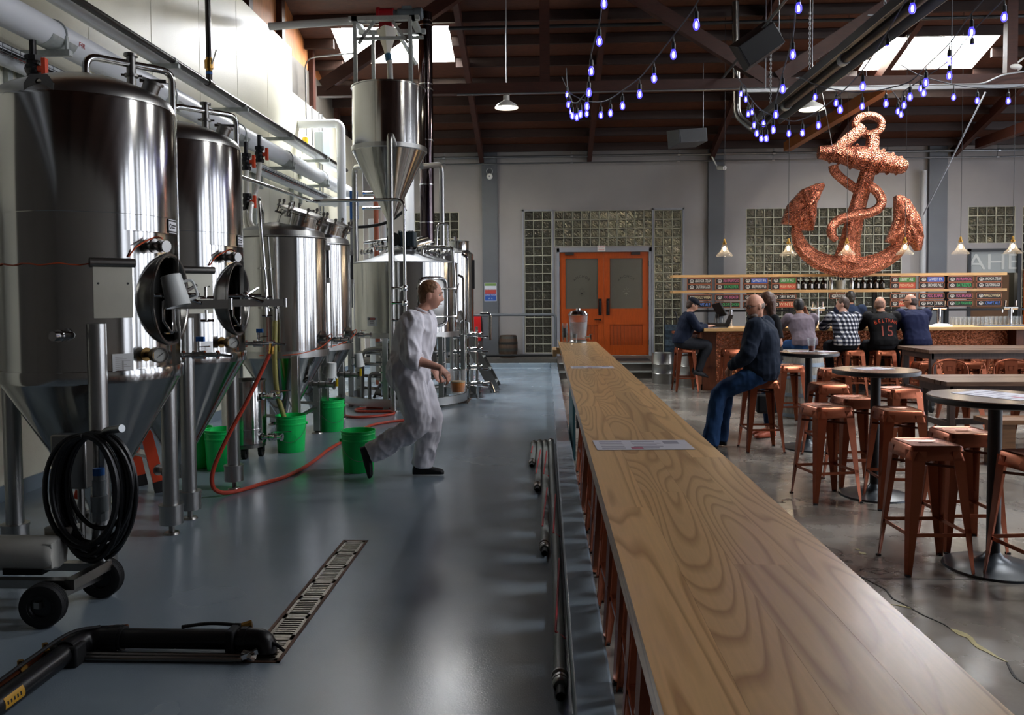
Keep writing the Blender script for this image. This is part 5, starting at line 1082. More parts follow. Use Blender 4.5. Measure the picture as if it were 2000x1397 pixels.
# ================================================================== STOOLS
cop = mat('copper_paint', '#8f4e34', .27, .7, noise=.06, nscale=4)
cop_d = mat('copper_inside', '#5c3526', .5, .6)
def seat_mesh(b, s=.152, z=.76, r=.035, flare=.012, drop=.085):
    def rr(h, rad, z):
        out = []
        for cx, cy, a0 in ((h-rad,h-rad,0),(-h+rad,h-rad,PI/2),(-h+rad,-h+rad,PI),(h-rad,-h+rad,PI*1.5)):
            for k in range(5): a = a0+PI/2*k/4; out.append((cx+rad*math.cos(a), cy+rad*math.sin(a), z))
        return out
    rings = [rr(s-.022, r*.6, z-.006), rr(s-.012, r*.8, z), rr(s, r, z-.008), rr(s+flare, r+.004, z-drop), rr(s+flare-.004, r, z-drop)]
    n = 20; vs = sum(rings, []); fs = []
    for k in range(4):
        for i in range(n): fs.append((k*n+i, (k+1)*n+i, (k+1)*n+(i+1) % n, k*n+(i+1) % n))
    # top with a slot
    sl = [(.045,.013),(-.045,.013),(-.045,-.013),(.045,-.013)]; o = len(vs)
    vs += [(x, y, z-.007) for x, y in sl]+[(x, y, z-.05) for x, y in sl]
    for q in range(4): fs.append(tuple([q*5+k for k in range(5)]+[((q+1)*5) % 20]+[o+(q+1) % 4, o+q]))
    for q in range(4): fs.append((o+q, o+(q+1) % 4, o+4+(q+1) % 4, o+4+q))
    b.add(vs, fs); return b
def stool_leg(sx, sy, H=.76, top=.148, foot=.205):
    """tapered angle-section leg on the corner of the stool"""
    b = MB(); n = 6; O = []; 
    for k in range(n+1):
        u = k/n; z = (H-.03)*(1-u)+.0*u; e = top+.012+(foot-top-.012)*(u**1.05); wd = (.085*(1-u)+.03*u)*(1.0 if k < n else .95)
        O.append(((sx*e, sy*(e-wd), z), (sx*(e-.008), sy*(e-.008), z), (sx*(e-wd), sy*e, z), (sx*(e-wd), sy*(e-.004), z), (sx*(e-.014), sy*(e-.014), z), (sx*(e-.004), sy*(e-wd), z)))
    vs = [v for r in O for v in r]; fs = []
    for k in range(n):
        for i in range(6): fs.append((k*6+i, k*6+(i+1) % 6, k*6+6+(i+1) % 6, k*6+6+i))
    fs.append(tuple(range(6))); fs.append(tuple(n*6+i for i in range(5, -1, -1)))
    if sx*sy < 0: fs = [tuple(reversed(f)) for f in fs]
    b.add(vs, fs); return b
def make_stool(H=.76, label='', grp='copper metal bar stools'):
    t = thing('bar_stool', label, 'stool', (0,0,0), 0, grp)
    seat_mesh(MB(), z=H).build('seat', cop, t, False, ang=50)
    for sx in (-1,1):
        for sy in (-1,1):
            l = stool_leg(sx, sy, H).build('leg', cop, t, False, ang=50)
            b = MB(); b.box((sx*.192-.012,sy*.192-.012,0), (sx*.192+.012,sy*.192+.012,.012)); b.build('foot', rubber, l, False)
    zf = .24; e = .148+.012+(.205-.16)*(1-zf/H)-.012
    for p, q in (((-e,-e),(e,-e)), ((e,-e),(e,e)), ((e,e),(-e,e)), ((-e,e),(-e,-e))):
        b = MB(); b.bar((p[0],p[1],zf), (q[0],q[1],zf), .008, .022, up=(0,0,1)); b.build('rung', cop, t, False)
    b = MB(); zz = H-.14; b.bar((-.15,-.15,zz), (.15,.15,zz), .005, .016, up=(0,0,1)); b.bar((-.15,.15,zz+.006), (.15,-.15,zz+.006), .005, .016, up=(0,0,1)); b.build('cross_brace', cop_d, t, False)
    return t
G_ = 'copper metal bar stools'
stool0 = make_stool(.76, 'copper stool in the foreground, front left of the nearest round table'); stool0.location = (2.29,4.9,-.1); stool0.rotation_euler = (0,0,.03)
for (x, y, rz, lab) in (
    (2.26,6.54,.19,'copper stool standing left of the middle round table, slot seat turned slightly'),
    (2.68,7.05,.05,'copper stool directly behind the left stool of the middle table'),
    (2.74,6.33,-.06,'copper stool in front of the middle round table pole'),
    (2.72,5.32,.02,'copper stool half hidden behind the foreground stool, beside the nearest pole'),
    (2.76,4.55,.12,'copper stool cut off by the right edge of the picture'),
    (2.84,8.15,.05,'copper stool standing in front of the farthest round table'),
    (2.29,8.6,.02,'copper stool that the bald man leans on'),
    (3.1,10.35,.1,'copper stool beside the pale wooden barrel'),
    (3.46,9.75,-.05,'copper stool behind the farthest round table, right of the barrel'),
    (3.35,7.75,.2,'copper stool right of the far end of the middle round table'),
    (2.40,13.92,.05,'copper stool under the man in the cap at the bar end'),
    (3.10,13.45,.0,'empty copper stool at the copper bar front near the bar end'),
    (3.75,13.3,.03,'copper stool at the bar hidden behind the standing woman'),
    (4.21,13.2,.0,'copper stool under the man in the grey shirt'),
    (4.93,13.12,.05,'copper stool under the man in the plaid shirt'),
    (5.42,13.1,-.02,'copper stool under the man in the black jersey'),
    (5.93,13.1,.0,'copper stool under the man in the navy polo'),
    (6.75,13.2,.03,'empty copper stool at the bar, first right of the seated men'),
    (7.35,13.2,-.04,'empty copper stool at the bar, second right of the seated men'),
    (7.95,13.2,.05,'empty copper stool at the bar, third right of the seated men')):
    dup(stool0, (x, y, -.1), rz, lab)
for i, y in enumerate((1.75,2.2,2.66,3.1,3.55,4.0,4.46,4.9,5.36,5.82,6.3,6.8,7.3)):
    dup(stool0, (.475+.012*math.sin(i*2.3), y, -.1), .04*math.sin(i*1.7), 'copper stool tucked under the long counter, %s from the camera end' % ORD[i], 'stools tucked under the counter')
low = make_stool(.60, 'low copper stool at the far side of the tall wood table, leftmost of its row', 'low copper stools at the tall table'); low.location = (5.85,12.55,-.1)
for i, (x, lab) in enumerate(((6.5,'low copper stool second from left behind the tall wood table'), (7.15,'low copper stool third from left behind the tall wood table'), (7.8,'low copper stool fourth from left behind the tall wood table'))): dup(low, (x,12.5,-.1), .1*i-.1, lab)
# chairs with hooped backs
def make_chair(label):
    t = thing('hoop_chair', label, 'chair', (0,0,0), 0, 'copper hoop back chairs'); H = .45
    seat_mesh(MB(), s=.175, z=H, drop=.05).build('seat', cop, t, False, ang=50)
    for sx in (-1,1):
        for sy in (-1,1): stool_leg(sx, sy, H, .165, .215).build('leg', cop, t, False, ang=50)
    b = MB(); b.tube(bend([(-.16,.17,H-.02),(-.215,.22,.66),(-.2,.24,.83),(0,.25,.88),(.2,.24,.83),(.215,.22,.66),(.16,.17,H-.02)], .08), .011, 10); b.build('back_hoop', cop, t, False)
    b = MB(); b.box((-.06,.185,H-.01), (.06,.19,.6)); b.add([(-.065,.225,.58),(.065,.225,.58),(.075,.25,.87),(-.075,.25,.87),(-.065,.231,.58),(.065,.231,.58),(.075,.256,.87),(-.075,.256,.87)], [(0,1,2,3),(7,6,5,4),(0,4,5,1),(1,5,6,2),(2,6,7,3),(3,7,4,0)]); b.add([(-.06,.187,.45),(.06,.187,.45),(.065,.228,.6),(-.065,.228,.6)], [(0,1,2,3)]); b.build('back_panel', cop, t, False)
    b = MB(); b.tube([(-.028,.236,.74),(.028,.236,.74),(.03,.24,.79),(-.03,.24,.79)], .003, 5, closed=True); b.build('embossed_frame', cop, t, False)
    return t
ch = make_chair('copper hoop back chair behind the low wood table, the left one'); ch.location = (4.8,9.45,-.1); ch.rotation_euler = (0,0,PI)
ch.rotation_euler = (0,0,.03)
dup(ch, (5.5,9.45,-.1), -.04, 'copper hoop back chair behind the low wood table, the right one')
# ================================================================== ROUND TABLES
def wood_dark(name, c, stretch=(1,9,9)): return mat(name, c, .4, noise=.3, nscale=4, stretch=stretch)
topm = mat('dark_table_top', '#5e4a3e', .25, noise=.25, nscale=5, stretch=(1,6,1)); edge = mat('table_edge', '#17171a', .4)
def round_table(x, y, R, label, rz=0):
    t = thing('pub_table', label, 'table', (x, y, -.1), rz, 'round pub tables on black pedestals')
    b = MB(); b.lathe([(.001,1.0),(R-.012,1.0),(R,1.006),(R,1.032),(R-.002,1.035)], n=56); b.build('top_edge', edge, t, False)
    b = MB(); b.lathe([(R-.002,1.035),(R-.008,1.04),(.001,1.04)], n=56); b.build('tabletop', topm, t, False)
    b = MB(); b.rod((0,0,.05), (0,0,1.0), .038, 20); b.lathe([(.001,.98),(.13,.98),(.13,1.0)], n=20); b.build('pole', black, t, False)
    b = MB(); b.lathe([(.038,.1),(.06,.07),(.1,.045),(.2,.025),(.27,.014),(.275,0)], n=48); b.build('base', mat('base_metal', '#2d3236', .35, .5), t, False)
    return t
round_table(2.68, 4.87, .37, 'round pub table on black pole nearest the camera at the right edge', .4)
round_table(2.69, 6.63, .335, 'middle round pub table with dark top on black pole', .2)
round_table(2.82, 8.7, .31, 'farthest round pub table, glass of amber beer on it', .1)
menu((2.72,4.9,.941), .3, .42, .5, 'paper menu on the nearest round table', grp='menus on the round tables'); menu((2.68,6.68,.941), .28, .2, .3, 'paper menu on the middle round table', grp='menus on the round tables')
menu((2.78,8.78,.941), .3, .2, -.15, 'paper menu under the beer glass on the farthest round table', grp='menus on the round tables')
menu((2.98,8.72,.941), .22, .2, .5, 'paper menu right of the beer glass on the farthest round table', grp='menus on the round tables')
t = thing('beer_glass', 'pint glass of amber beer on the farthest round table', 'glass', (2.8, 8.55, .943)); amber = mat('amber_beer', '#8a2a0a', .12)
b = MB(); b.lathe([(.001,.004),(.03,.004),(.043,.15),(.041,.15),(.028,.012),(.001,.012)], n=28); b.build('glass', glass, t, False)
b = MB(); b.lathe([(.001,.013),(.0275,.013),(.0335,.07),(.001,.07)], n=24); b.build('beer', amber, t, False)
# ================================================================== WOODEN TABLES
tw = mat('old_table_wood', '#5a4435', .33, noise=.35, nscale=4, stretch=(1,10,10)); tw2 = mat('old_table_leg', '#40302a', .45, noise=.25, nscale=5, stretch=(9,9,1))
def plank_table(x0, x1, y0, y1, zt, label, casters, npl=6, leg=.06):
    t = thing('plank_table', label, 'table', ((x0+x1)/2, (y0+y1)/2, -.1), 0)
    for k in range(npl):
        ya = y0+(y1-y0)*k/npl; yb = y0+(y1-y0)*(k+1)/npl
        b = MB(); dz = random.uniform(-.002,.002); b.box((x0+random.uniform(-.01,.01),ya+.0015,zt-.045), (x1,yb-.0015,zt+dz)); b.build('plank', tw, t)
    b = MB(); b.box((x0+.06,y0+.05,zt-.13), (x1-.06,y0+.09,zt-.045)); b.box((x0+.06,y1-.09,zt-.13), (x1-.06,y1-.05,zt-.045)); b.box((x0+.05,y0+.05,zt-.13), (x0+.09,y1-.05,zt-.045)); b.build('apron', tw2, t)
    zl = .08 if casters else -.1
    for x in (x0+.09, x1-.09):
        for y in (y0+.09, y1-.09):
            b = MB(); b.box((x-leg/2,y-leg/2,zl), (x+leg/2,y+leg/2,zt-.045)); l = b.build('leg', tw2, t, bevel=.004)
            if casters:
                b = MB(); b.rod((x-.015,y+.02,-.04), (x+.015,y+.02,-.04), .06, 18); b.box((x-.025,y-.03,.0), (x+.025,y+.04,.08)); b.build('caster', black, l)
    b = MB(); b.box((x0+.07,y0+.07,.16), (x0+.11,y1-.07,.22)); b.box((x0+.09,(y0+y1)/2-.03,.16), (x1-.09,(y0+y1)/2+.03,.22)); b.build('stretcher', tw2, t)
    return t
plank_table(4.08, 6.6, 8.3, 9.06, .655, 'low dark plank table on square legs right of the round tables', False)
plank_table(5.26, 8.9, 11.2, 12.2, .78, 'tall dark plank table on casters before the bar', True, 7, .075)
t = thing('plank_bench', 'brown plank bench in front of the low dark table', 'bench', (5.2, 7.85, -.1)); bw = mat('bench_wood', '#6a4a30', .4, noise=.3, nscale=4, stretch=(1,10,10))
for k in range(2): b = MB(); b.box((4.2,7.7+.16*k+.002,.31), (6.4,7.7+.16*(k+1)-.002,.352)); b.build('plank', bw, t)
for x in (4.3, 6.2): b = MB(); b.box((x,7.72,-.1), (x+.14,8.0,.31)); b.build('leg', bw, t)
b = MB(); b.box((4.44,7.83,-.02), (6.2,7.88,.05)); b.build('stretcher', black, t)
barrel(3.44, 10.95, -.1, 'pale grey wooden barrel standing behind the farthest round table', .27, .9, '#8a857b', '#7d8892', 20)
# ================================================================== BAR
pine = mat('pine', '#c79e68', .4, noise=.15, nscale=4, stretch=(1,12,12)); wood_red = mat('red_brown_wood', '#6b3a20', .45, noise=.25, nscale=5, stretch=(9,9,1))
def hammered():
    m = mat('hammered_copper', '#c57c5a', .16, 1); nt = m.node_tree; b = nt.nodes['Principled BSDF']; N = nt.nodes.new; L = nt.links.new
    tc = N('ShaderNodeTexCoord'); v = N('ShaderNodeTexVoronoi'); v.inputs['Scale'].default_value = 20; L(tc.outputs['Object'], v.inputs['Vector'])
    n = N('ShaderNodeTexNoise'); n.inputs['Scale'].default_value = 45; n.inputs['Detail'].default_value = 3; L(tc.outputs['Object'], n.inputs['Vector'])
    a = N('ShaderNodeMath'); a.operation = 'ADD'; L(v.outputs['Distance'], a.inputs[0]); L(n.outputs[0], a.inputs[1])
    bp = N('ShaderNodeBump'); bp.inputs['Strength'].default_value = 1; bp.inputs['Distance'].default_value = .022; L(a.outputs[0], bp.inputs['Height']); L(bp.outputs[0], b.inputs['Normal'])
    return m
M_ham = hammered()
t = thing('bar', 'long bar with pale wood top and hammered copper front at the back of the taproom', 'bar', (6, 14.05, -.1))
b = MB(); b.box((2.66,13.6,.945), (11.5,14.6,1.0)); b.build('bar_top', pine, t, bevel=.006)
b = MB(); b.box((2.62,14.0,.945), (2.66,15.2,.99)) if False else b.box((2.3,14.25,.87), (2.9,14.75,.91)); b.build('side_shelf', wood_red, t)
for k in range(8):
    xa = 2.95+k*.62; b = MB(); b.box((xa+.002,14.03,.0), (xa+.618,14.06,.945)); b.build('copper_panel', M_ham, t)
b = MB(); b.box((2.72,13.98,-.1), (2.95,14.5,.945)); b.build('end_panel', wood_red, t)
b = MB(); b.box((7.92,13.8,-.1), (8.05,14.06,.945)); b.box((8.05,14.0,-.1), (11.5,14.06,.945)); b.build('end_panel', wood_red, t)
b = MB(); b.box((2.7,14.04,-.1), (11.5,14.07,.0)); b.build('kick_board', black, t)
b = MB(); b.box((2.95,14.06,-.1), (11.5,14.55,.93)); b.build('carcass', mat('dark_carcass', '#241a14', .6), t)
t = thing('foot_rail', 'copper coloured foot rail along the bar front', 'rail', (5.4, 13.9, -.1))
b = MB(); b.rod((2.95,13.88,.08), (7.9,13.88,.08), .022, 10)
for x in (3.2, 4.6, 6.0, 7.4): b.rod((x,13.88,.08), (x,14.03,.08), .014, 8)
b.build('rail', cop, t)
# back shelves
t = thing('back_shelves', 'two pale wooden shelves on black posts behind the bar', 'shelf', (5.5, 15.6, -.1))
for z in (1.9, 1.6): b = MB(); b.box((2.43,15.45,z), (8.68,15.78,z+.05)); b.build('shelf_board', pine, t)
for x in (4.76, 6.36, 7.72): b = MB(); b.box((x-.035,15.74,-.1), (x+.035,15.81,1.9)); b.build('post', black, t)
b = MB(); b.box((2.9,15.75,1.23), (9.2,15.79,1.27)); b.build('cross_bar', black, t)
b = MB(); b.box((2.9,15.55,.75), (9.0,16.1,.8)); b.build('back_counter', mat('dark_counter', '#2b2b2d', .35), t)
b = MB(); b.box((2.9,15.58,-.1), (9.0,16.1,.75)); b.build('back_cabinet', mat('dark_cabinet', '#1e1c1b', .5), t)
# beer signs
signw = mat('sign_frame', '#8a5033', .5, noise=.15, nscale=8); chalk = mat('chalkboard', '#1d1b1a', .6)
cols = {'w': mat('chalk_white', '#d8d6cf', .6), 'g': mat('chalk_green', '#46b56a', .6), 'b': mat('chalk_blue', '#5c86dd', .6), 'r': mat('chalk_red', '#e05a3e', .6), 'p': mat('chalk_pink', '#d0709a', .6), 'c': mat('chalk_cream', '#d8c69c', .6)}
fills = {'b2': mat('fill_blue', '#2450a8', .6), 'g2': mat('fill_green', '#2c7a35', .6), 'r2': mat('fill_red', '#b8452f', .6)}
def beer_sign(x, z, s, col, fill, label, w_=.475, h=.118):
    t = thing('beer_sign', label, 'sign', (x, 15.44, z), 0, 'hand lettered beer name signs')
    b = MB(); f = .014
    for bx in (((0,0,0),(w_,.02,f)), ((0,0,h-f),(w_,.02,h)), ((0,0,0),(f,.02,h)), ((w_-f,0,0),(w_,.02,h))): b.box(*bx)
    b.build('frame', signw, t, False)
    b = MB(); b.box((f,.006,f), (w_-f,.016,h-f)); b.build('board', chalk, t, False)
    if fill: b = MB(); b.box((w_*.33,.004,f), (w_-f,.007,h-f)); b.build('colour_field', fills[fill], t, False)
    b = MB(); b.lathe([(.001,.004),(.05,.004),(.05,0),(.001,0)], (.09,.006,h/2), 18, (0,-1,0), sx=1, sy=.8); em = b.build('emblem', chalk, t, False)
    b = MB(); b.lathe([(.03,.0055),(.04,.0055)], (.09,.006,h/2), 16, (0,-1,0), sy=.8); b.bar((.09,.0005,h/2-.02), (.09,.0005,h/2+.02), .008, .002); b.bar((.07,.0005,h/2), (.11,.0005,h/2), .002, .008); b.bar((.075,.0005,h/2-.016), (.105,.0005,h/2-.016), .002, .008); b.build('emblem_print', cols['w'], em, False)
    n = len(s); sz = .08; text(s, sz, cols[col], t, plane_M((w_*.64,.003,h/2+.002), *FACE), depth=.001, sx=min(1., .3/(n*sz*.62)))
LT = [[('ANCHOR STEAM','w',None),('CALIFORNIA LAGER','w',None),('MANGO WHEAT','c',None),('CRAFT ALE','b',None)],
      [('SAN FRANPSYCHO','p',None),('BAYKEEPER','g',None),('FOG BREAKER','p',None),('OLD FOGHORN','g',None)],
      [('GoWEST! IPA','w','b2'),('BREWERS PALE','w',None),('FOG SCAPER','p',None),('PORTER','w',None)],
      [('LIBERTY ALE','w','g2'),('FRESH PEACH','c','r2'),('DRY HOPS','w',None),('WINTER','c','r2')]]
rows = [1.755, 1.655, 1.445, 1.3]
rowz = (1.77, 1.655, 1.455, 1.315)
wz = ('top row', 'second row', 'third row', 'lowest row'); sq = ('first', 'second', 'third', 'fourth')
for c in range(4):
    for r in range(4):
        s, co, fi = LT[c][r]; beer_sign(2.7+.53*c, rowz[r], s, co, fi, 'wood framed beer sign reading %s on the left side of the shelves, %s' % (s.lower(), wz[r]))
        s, co, fi = LT[3-c][r]; beer_sign(6.52+.53*c, rowz[r], s, co, fi, 'wood framed beer sign reading %s on the right side of the shelves, %s' % (s.lower(), wz[r]))
beer_sign(5.38, 1.475, 'GROWLERS', 'w', None, 'wood framed sign reading growlers under the middle of the lower shelf', .4, .1)
# growlers, cups, bucket on the lower shelf
bot = mat('brown_bottle', '#120a07', .12, spec=.7)
b0 = thing('growler', 'dark growler bottle on the lower shelf, first of the left five', 'bottle', (4.82,15.6,1.65), 0, 'dark growlers on the shelf')
b = MB(); b.lathe([(.001,0),(.05,0),(.054,.006),(.054,.13),(.04,.165),(.019,.185),(.018,.215),(.001,.215)], n=20); b.build('bottle', bot, b0, False)
b = MB(); b.lathe([(.021,.205),(.021,.23),(.001,.232)], n=14); b.build('cap', black, b0, False)
b = MB(); b.lathe([(.0545,.03),(.0545,.11)], n=8, a0=-PI*.5, a1=-PI*.15); b.build('label', label_w, b0, False)
num = ('first', 'second', 'third', 'fourth', 'last')
for i in range(1, 5): dup(b0, (4.82+.126*i,15.6,1.65), .05*i, 'dark growler bottle on the lower shelf, %s of the left five' % num[i])
for i in range(5): dup(b0, (5.95+.118*i,15.6,1.65), .04*i, 'dark growler bottle on the lower shelf, %s of the right five' % num[i])
def shaker(x, label):
    t = thing('steel_flask', label, 'flask', (x,15.6,1.65), 0, 'steel flasks on the shelf')
    b = MB(); b.lathe([(.001,0),(.045,0),(.05,.15),(.03,.19),(.03,.2)], n=24); b.build('body', steel_s, t, False); b = MB(); b.lathe([(.031,.2),(.031,.235),(.001,.24)], n=18); b.build('cap', steel_d, t, False)
shaker(5.46, 'steel flask left of the metal bucket on the shelf'); shaker(5.85, 'steel flask right of the metal bucket on the shelf')
t = thing('metal_bucket', 'grey metal bucket with bottle necks between two steel flasks on the shelf', 'bucket', (5.65,15.6,1.65))
b = MB(); b.lathe([(.001,.003),(.07,.003),(.095,.17),(.099,.172),(.099,.178),(.092,.178),(.068,.01),(.001,.01)], n=28); b.build('body', galv, t, False)
for i in range(3): b = MB(); b.rod((-.04+.04*i,.0,.1), (-.05+.05*i,.0,.23), .016, 10); b.build('bottle_neck', bot, t, False)
# tap towers
def tap_tower(x, y, n, label):
    t = thing('tap_tower', label, 'beer tap', (x,y,1.0), 0, 'chrome beer tap towers')
    b = MB(); b.rod((0,0,0), (0,0,.3), .035, 16); b.lathe([(.001,.012),(.06,.012),(.06,0)], n=18)
    if n > 1: b.rod((-.12,0,.3), (.12,0,.3), .03, 12)
    b.build('column', chrome, t, False)
    for i in range(n):
        xx = (-.09+.18*i/(n-1)) if n > 1 else 0
        b = MB(); b.rod((xx,0,.3), (xx,.09,.28), .012, 8); b.rod((xx,.08,.28), (xx,.08,.22), .01, 8); b.build('faucet', chrome, t, False)
        b = MB(); b.rod((xx,.0,.32), (xx,-.01,.43), .013, 8, r2=.018); b.build('tap_handle', chrome, t, False)
tap_tower(3.3, 14.45, 1, 'single chrome beer tap behind the laptop'); tap_tower(4.83, 14.45, 3, 'chrome beer tap tower between the two seated men on the left'); tap_tower(6.95, 14.45, 2, 'chrome beer tap tower left of the glass rows'); tap_tower(8.15, 14.4, 2, 'chrome beer tap tower at the right end of the bar')
# glasses in rows
g0 = thing('beer_tumbler', 'clear upside down beer glass in the left cluster of rows on the bar', 'glass', (7.15,14.3,1.0), 0, 'upside down glasses on the bar, left cluster')
g0['label'] = 'clear upside down beer glass, left cluster, first from the left in the front row'
b = MB(); b.lathe([(.036,0),(.039,.0),(.031,.15),(.001,.15),(.001,.14),(.028,.14),(.036,0)], n=14); b.build('glass', glass, g0, False)
for i in range(1, 18): dup(g0, (7.15+.072*(i % 9),14.3+.09*(i//9),1.0), 0, 'clear upside down beer glass, left cluster, %s from the left in the %s row' % (ORD[i % 9], ('front','rear')[i//9]))
for i in range(16): dup(g0, (7.98 if i == 99 else 7.86+.0+.072*(i % 8)-.0,14.5+.09*(i//8),1.0), 0, 'clear upside down beer glass, right cluster, %s from the left in the %s row' % (ORD[i % 8], ('front','rear')[i//8]), 'upside down glasses on the bar, right cluster')
for i in range(12): dup(g0, (4.38+.074*(i % 6),14.4+.09*(i//6),1.0), 0, 'clear upside down glass between men in grey and plaid, %s from left, %s row' % (ORD[i % 6], ('front','rear')[i//6]), 'upside down glasses on the bar, between two men')
for i in range(4): dup(g0, (3.05+.075*i,14.42,1.0), 0, 'clear glass behind the laptop on the bar, %s from the left' % ORD[i], 'glasses behind the laptop')
for i in range(8): dup(g0, (8.5+.075*(i % 4),14.4+.09*(i//4),1.0), 0, 'clear glass at the far right bar end, %s from the left, %s row' % (ORD[i % 4], ('front','rear')[i//4]), 'glasses at the far right end of the bar')
t = thing('rubber_mat', 'dark bar mat with shiny tray at the right end of the bar', 'mat', (8.2,13.95,1.0))
b = MB(); b.box((7.4,13.85,1.0), (9.5,14.15,1.012)); b.build('mat', mat('tray', '#6f7d90', .25, .6), t)
t = thing('napkin_pile', 'white folded cloth beside the glass rows on the bar', 'cloth', (6.75,13.95,1.0))
b = MB(); b.lathe([(.001,.05),(.08,.045),(.15,.02),(.17,0)], n=10, sx=1.2, sy=.6); b.build('cloth', cols['w'], t, False)
# till and laptop
t = thing('till', 'black touch screen till tilted on its stand at the bar end', 'till', (3.05,14.45,1.0))
b = MB(); b.box((-.13,-.1,0), (.17,.12,.06)); b.rod((0,0,.05), (.02,0,.22), .04, 10); b.build('stand', blackpl, t, False)
b = MB(); b.cbox((0,0,0), (.03,.34,.26), M=Matrix.Translation((.05,0,.3)) @ Matrix.Rotation(-.5, 4, 'Y') @ Matrix.Rotation(.25, 4, 'Z')); b.build('screen', blackpl, t, False, bevel=.006)
t = thing('laptop', 'dark open laptop on the bar before the man in the cap', 'laptop', (3.0,13.85,1.0))
b = MB(); b.box((-.16,-.16,0), (.08,.16,.016)); b.build('base', steel_d, t, False)
b = MB(); b.add([(.08,-.16,.012),(.08,.16,.012),(.17,.16,.22),(.17,-.16,.22),(.088,-.16,.01),(.088,.16,.01),(.178,.16,.218),(.178,-.16,.218)], [(3,2,1,0),(4,5,6,7),(0,1,5,4),(1,2,6,5),(2,3,7,6),(3,0,4,7)]); b.build('screen', blackpl, t, False)
b = MB(); b.box((-.14,-.14,.016), (.04,.14,.018)); b.build('keyboard', black, t, False)
menu((2.8,13.75,1.0), .2, .28, .2, 'paper sheet beside the laptop on the bar', grp='papers on the bar')
# hand truck and kegs
t = thing('hand_truck', 'black hand truck with blue patterned blanket left of the man in the cap', 'hand truck', (2.42,15.6,-.1))
for s in (-.12,.12): b = MB(); b.tube(bend([(s,-.02,.05),(s,.02,1.25),(s*.6,.03,1.36)], .05), .016, 8); b.build('upright', black, t, False)
for z in (.25,.6,.95,1.2): b = MB(); b.rod((-.12,0,z), (.12,0,z), .012, 8); b.build('cross_tube', black, t, False)
for s in (-.13,.13): b = MB(); b.lathe([(.001,.03),(.05,.035),(.1,.03),(.115,.0),(.1,-.03),(.05,-.035),(.001,-.03)], (s,-.02,.115), 24, (1,0,0)); b.build('wheel', rubber, t, False)
b = MB(); b.box((-.15,-.28,.02), (.15,-.02,.035)); b.build('toe_plate', steel_d, t, False)
b = MB(); 
for i in range(8): b.add([(-.13+.0*i,-.06-.015*math.sin(i*2.1),.3+i*.1),(.13,-.06-.015*math.cos(i*1.7),.3+i*.1),(.13,-.06-.015*math.cos((i+1)*1.7),.4+i*.1),(-.13,-.06-.015*math.sin((i+1)*2.1),.4+i*.1)], [(0,1,2,3)])
b.build('blanket', mat('blue_blanket', '#23333f', .8, noise=.6, nscale=22), t, False)
def keg(x, y, label):
    t = thing('keg', label, 'keg', (x,y,-.1), 0, 'steel kegs')
    b = MB(); b.lathe([(.1,0),(.19,.0),(.19,.05),(.2,.07),(.2,.18),(.207,.19),(.2,.2),(.2,.36),(.207,.37),(.2,.38),(.2,.5),(.19,.53),(.19,.58),(.18,.58),(.17,.53),(.05,.54),(.001,.55)], n=36); b.build('body', steel_s, t, False)
keg(2.62, 14.75, 'steel keg standing in the shadow behind the stool of the man in cap'); keg(2.2, 15.2, 'steel keg beside the hand truck')
# ================================================================== COPPER ANCHOR
foil = mat('copper_foil', '#c07a55', .26, .9); nt_ = foil.node_tree; b_ = nt_.nodes['Principled BSDF']; N = nt_.nodes.new; L = nt_.links.new
tc = N('ShaderNodeTexCoord'); n1 = N('ShaderNodeTexNoise'); n1.inputs['Scale'].default_value = 24; n1.inputs['Detail'].default_value = 4; n1.inputs['Distortion'].default_value = 1.2; L(tc.outputs['Object'], n1.inputs['Vector'])
v1 = N('ShaderNodeTexVoronoi'); v1.inputs['Scale'].default_value = 48; L(tc.outputs['Object'], v1.inputs['Vector'])
ad = N('ShaderNodeMath'); ad.operation = 'ADD'; L(n1.outputs[0], ad.inputs[0]); L(v1.outputs['Distance'], ad.inputs[1]); bp = N('ShaderNodeBump'); bp.inputs['Distance'].default_value = .034; L(ad.outputs[0], bp.inputs['Height']); L(bp.outputs[0], b_.inputs['Normal'])
cr = N('ShaderNodeValToRGB'); e = cr.color_ramp.elements; e[0].position = .3; e[0].color = lin('#7f4029'); e[1].position = .65; e[1].color = lin('#c58369'); L(n1.outputs[0], cr.inputs[0]); L(cr.outputs[0], b_.inputs['Base Color'])
AY = 15.15
t = thing('anchor', 'large copper anchor sculpture with wound rope hanging above the bar', 'sculpture', (5.7, AY, 1.99))
def foil_tube(path, rs, depth=.75, k=5, ridges=0, n=30, y=AY):
    """round-edged body along a path in the X-Z plane, flattened in depth, with lengthwise ridges"""
    P3 = spline([(x, y, z) for x, z in path], k); m = len(P3); R = []
    for i in range(m):
        u = i/(m-1)*(len(rs)-1); j = min(int(u), len(rs)-2); R.append(rs[j]+(rs[j+1]-rs[j])*(u-j))
    vs = []; fs = []
    for i in range(m):
        a, c = Vector(P3[max(i-1,0)]), Vector(P3[min(i+1,m-1)]); tt = (c-a).normalized(); s = Vector((tt.z, 0, -tt.x))
        for j in range(n):
            an = 2*PI*j/n; rr = R[i]*(1+(.09*math.cos(ridges*an) if ridges else 0)); vs.append(Vector(P3[i])+s*math.cos(an)*rr+Vector((0,1,0))*math.sin(an)*rr*depth)
    for i in range(m-1):
        for j in range(n): fs.append((i*n+j, i*n+(j+1) % n, (i+1)*n+(j+1) % n, (i+1)*n+j))
    fs += [tuple(range(n-1,-1,-1)), tuple((m-1)*n+j for j in range(n))]
    b = MB(); b.add(vs, fs); return b
foil_tube([(6.05,4.5),(6.03,4.2),(5.985,3.9),(5.8,3.235),(5.655,2.567),(5.6,2.15)], [.11,.12,.13,.14,.17,.25], .7, 5, 6).build('shank', foil, t)
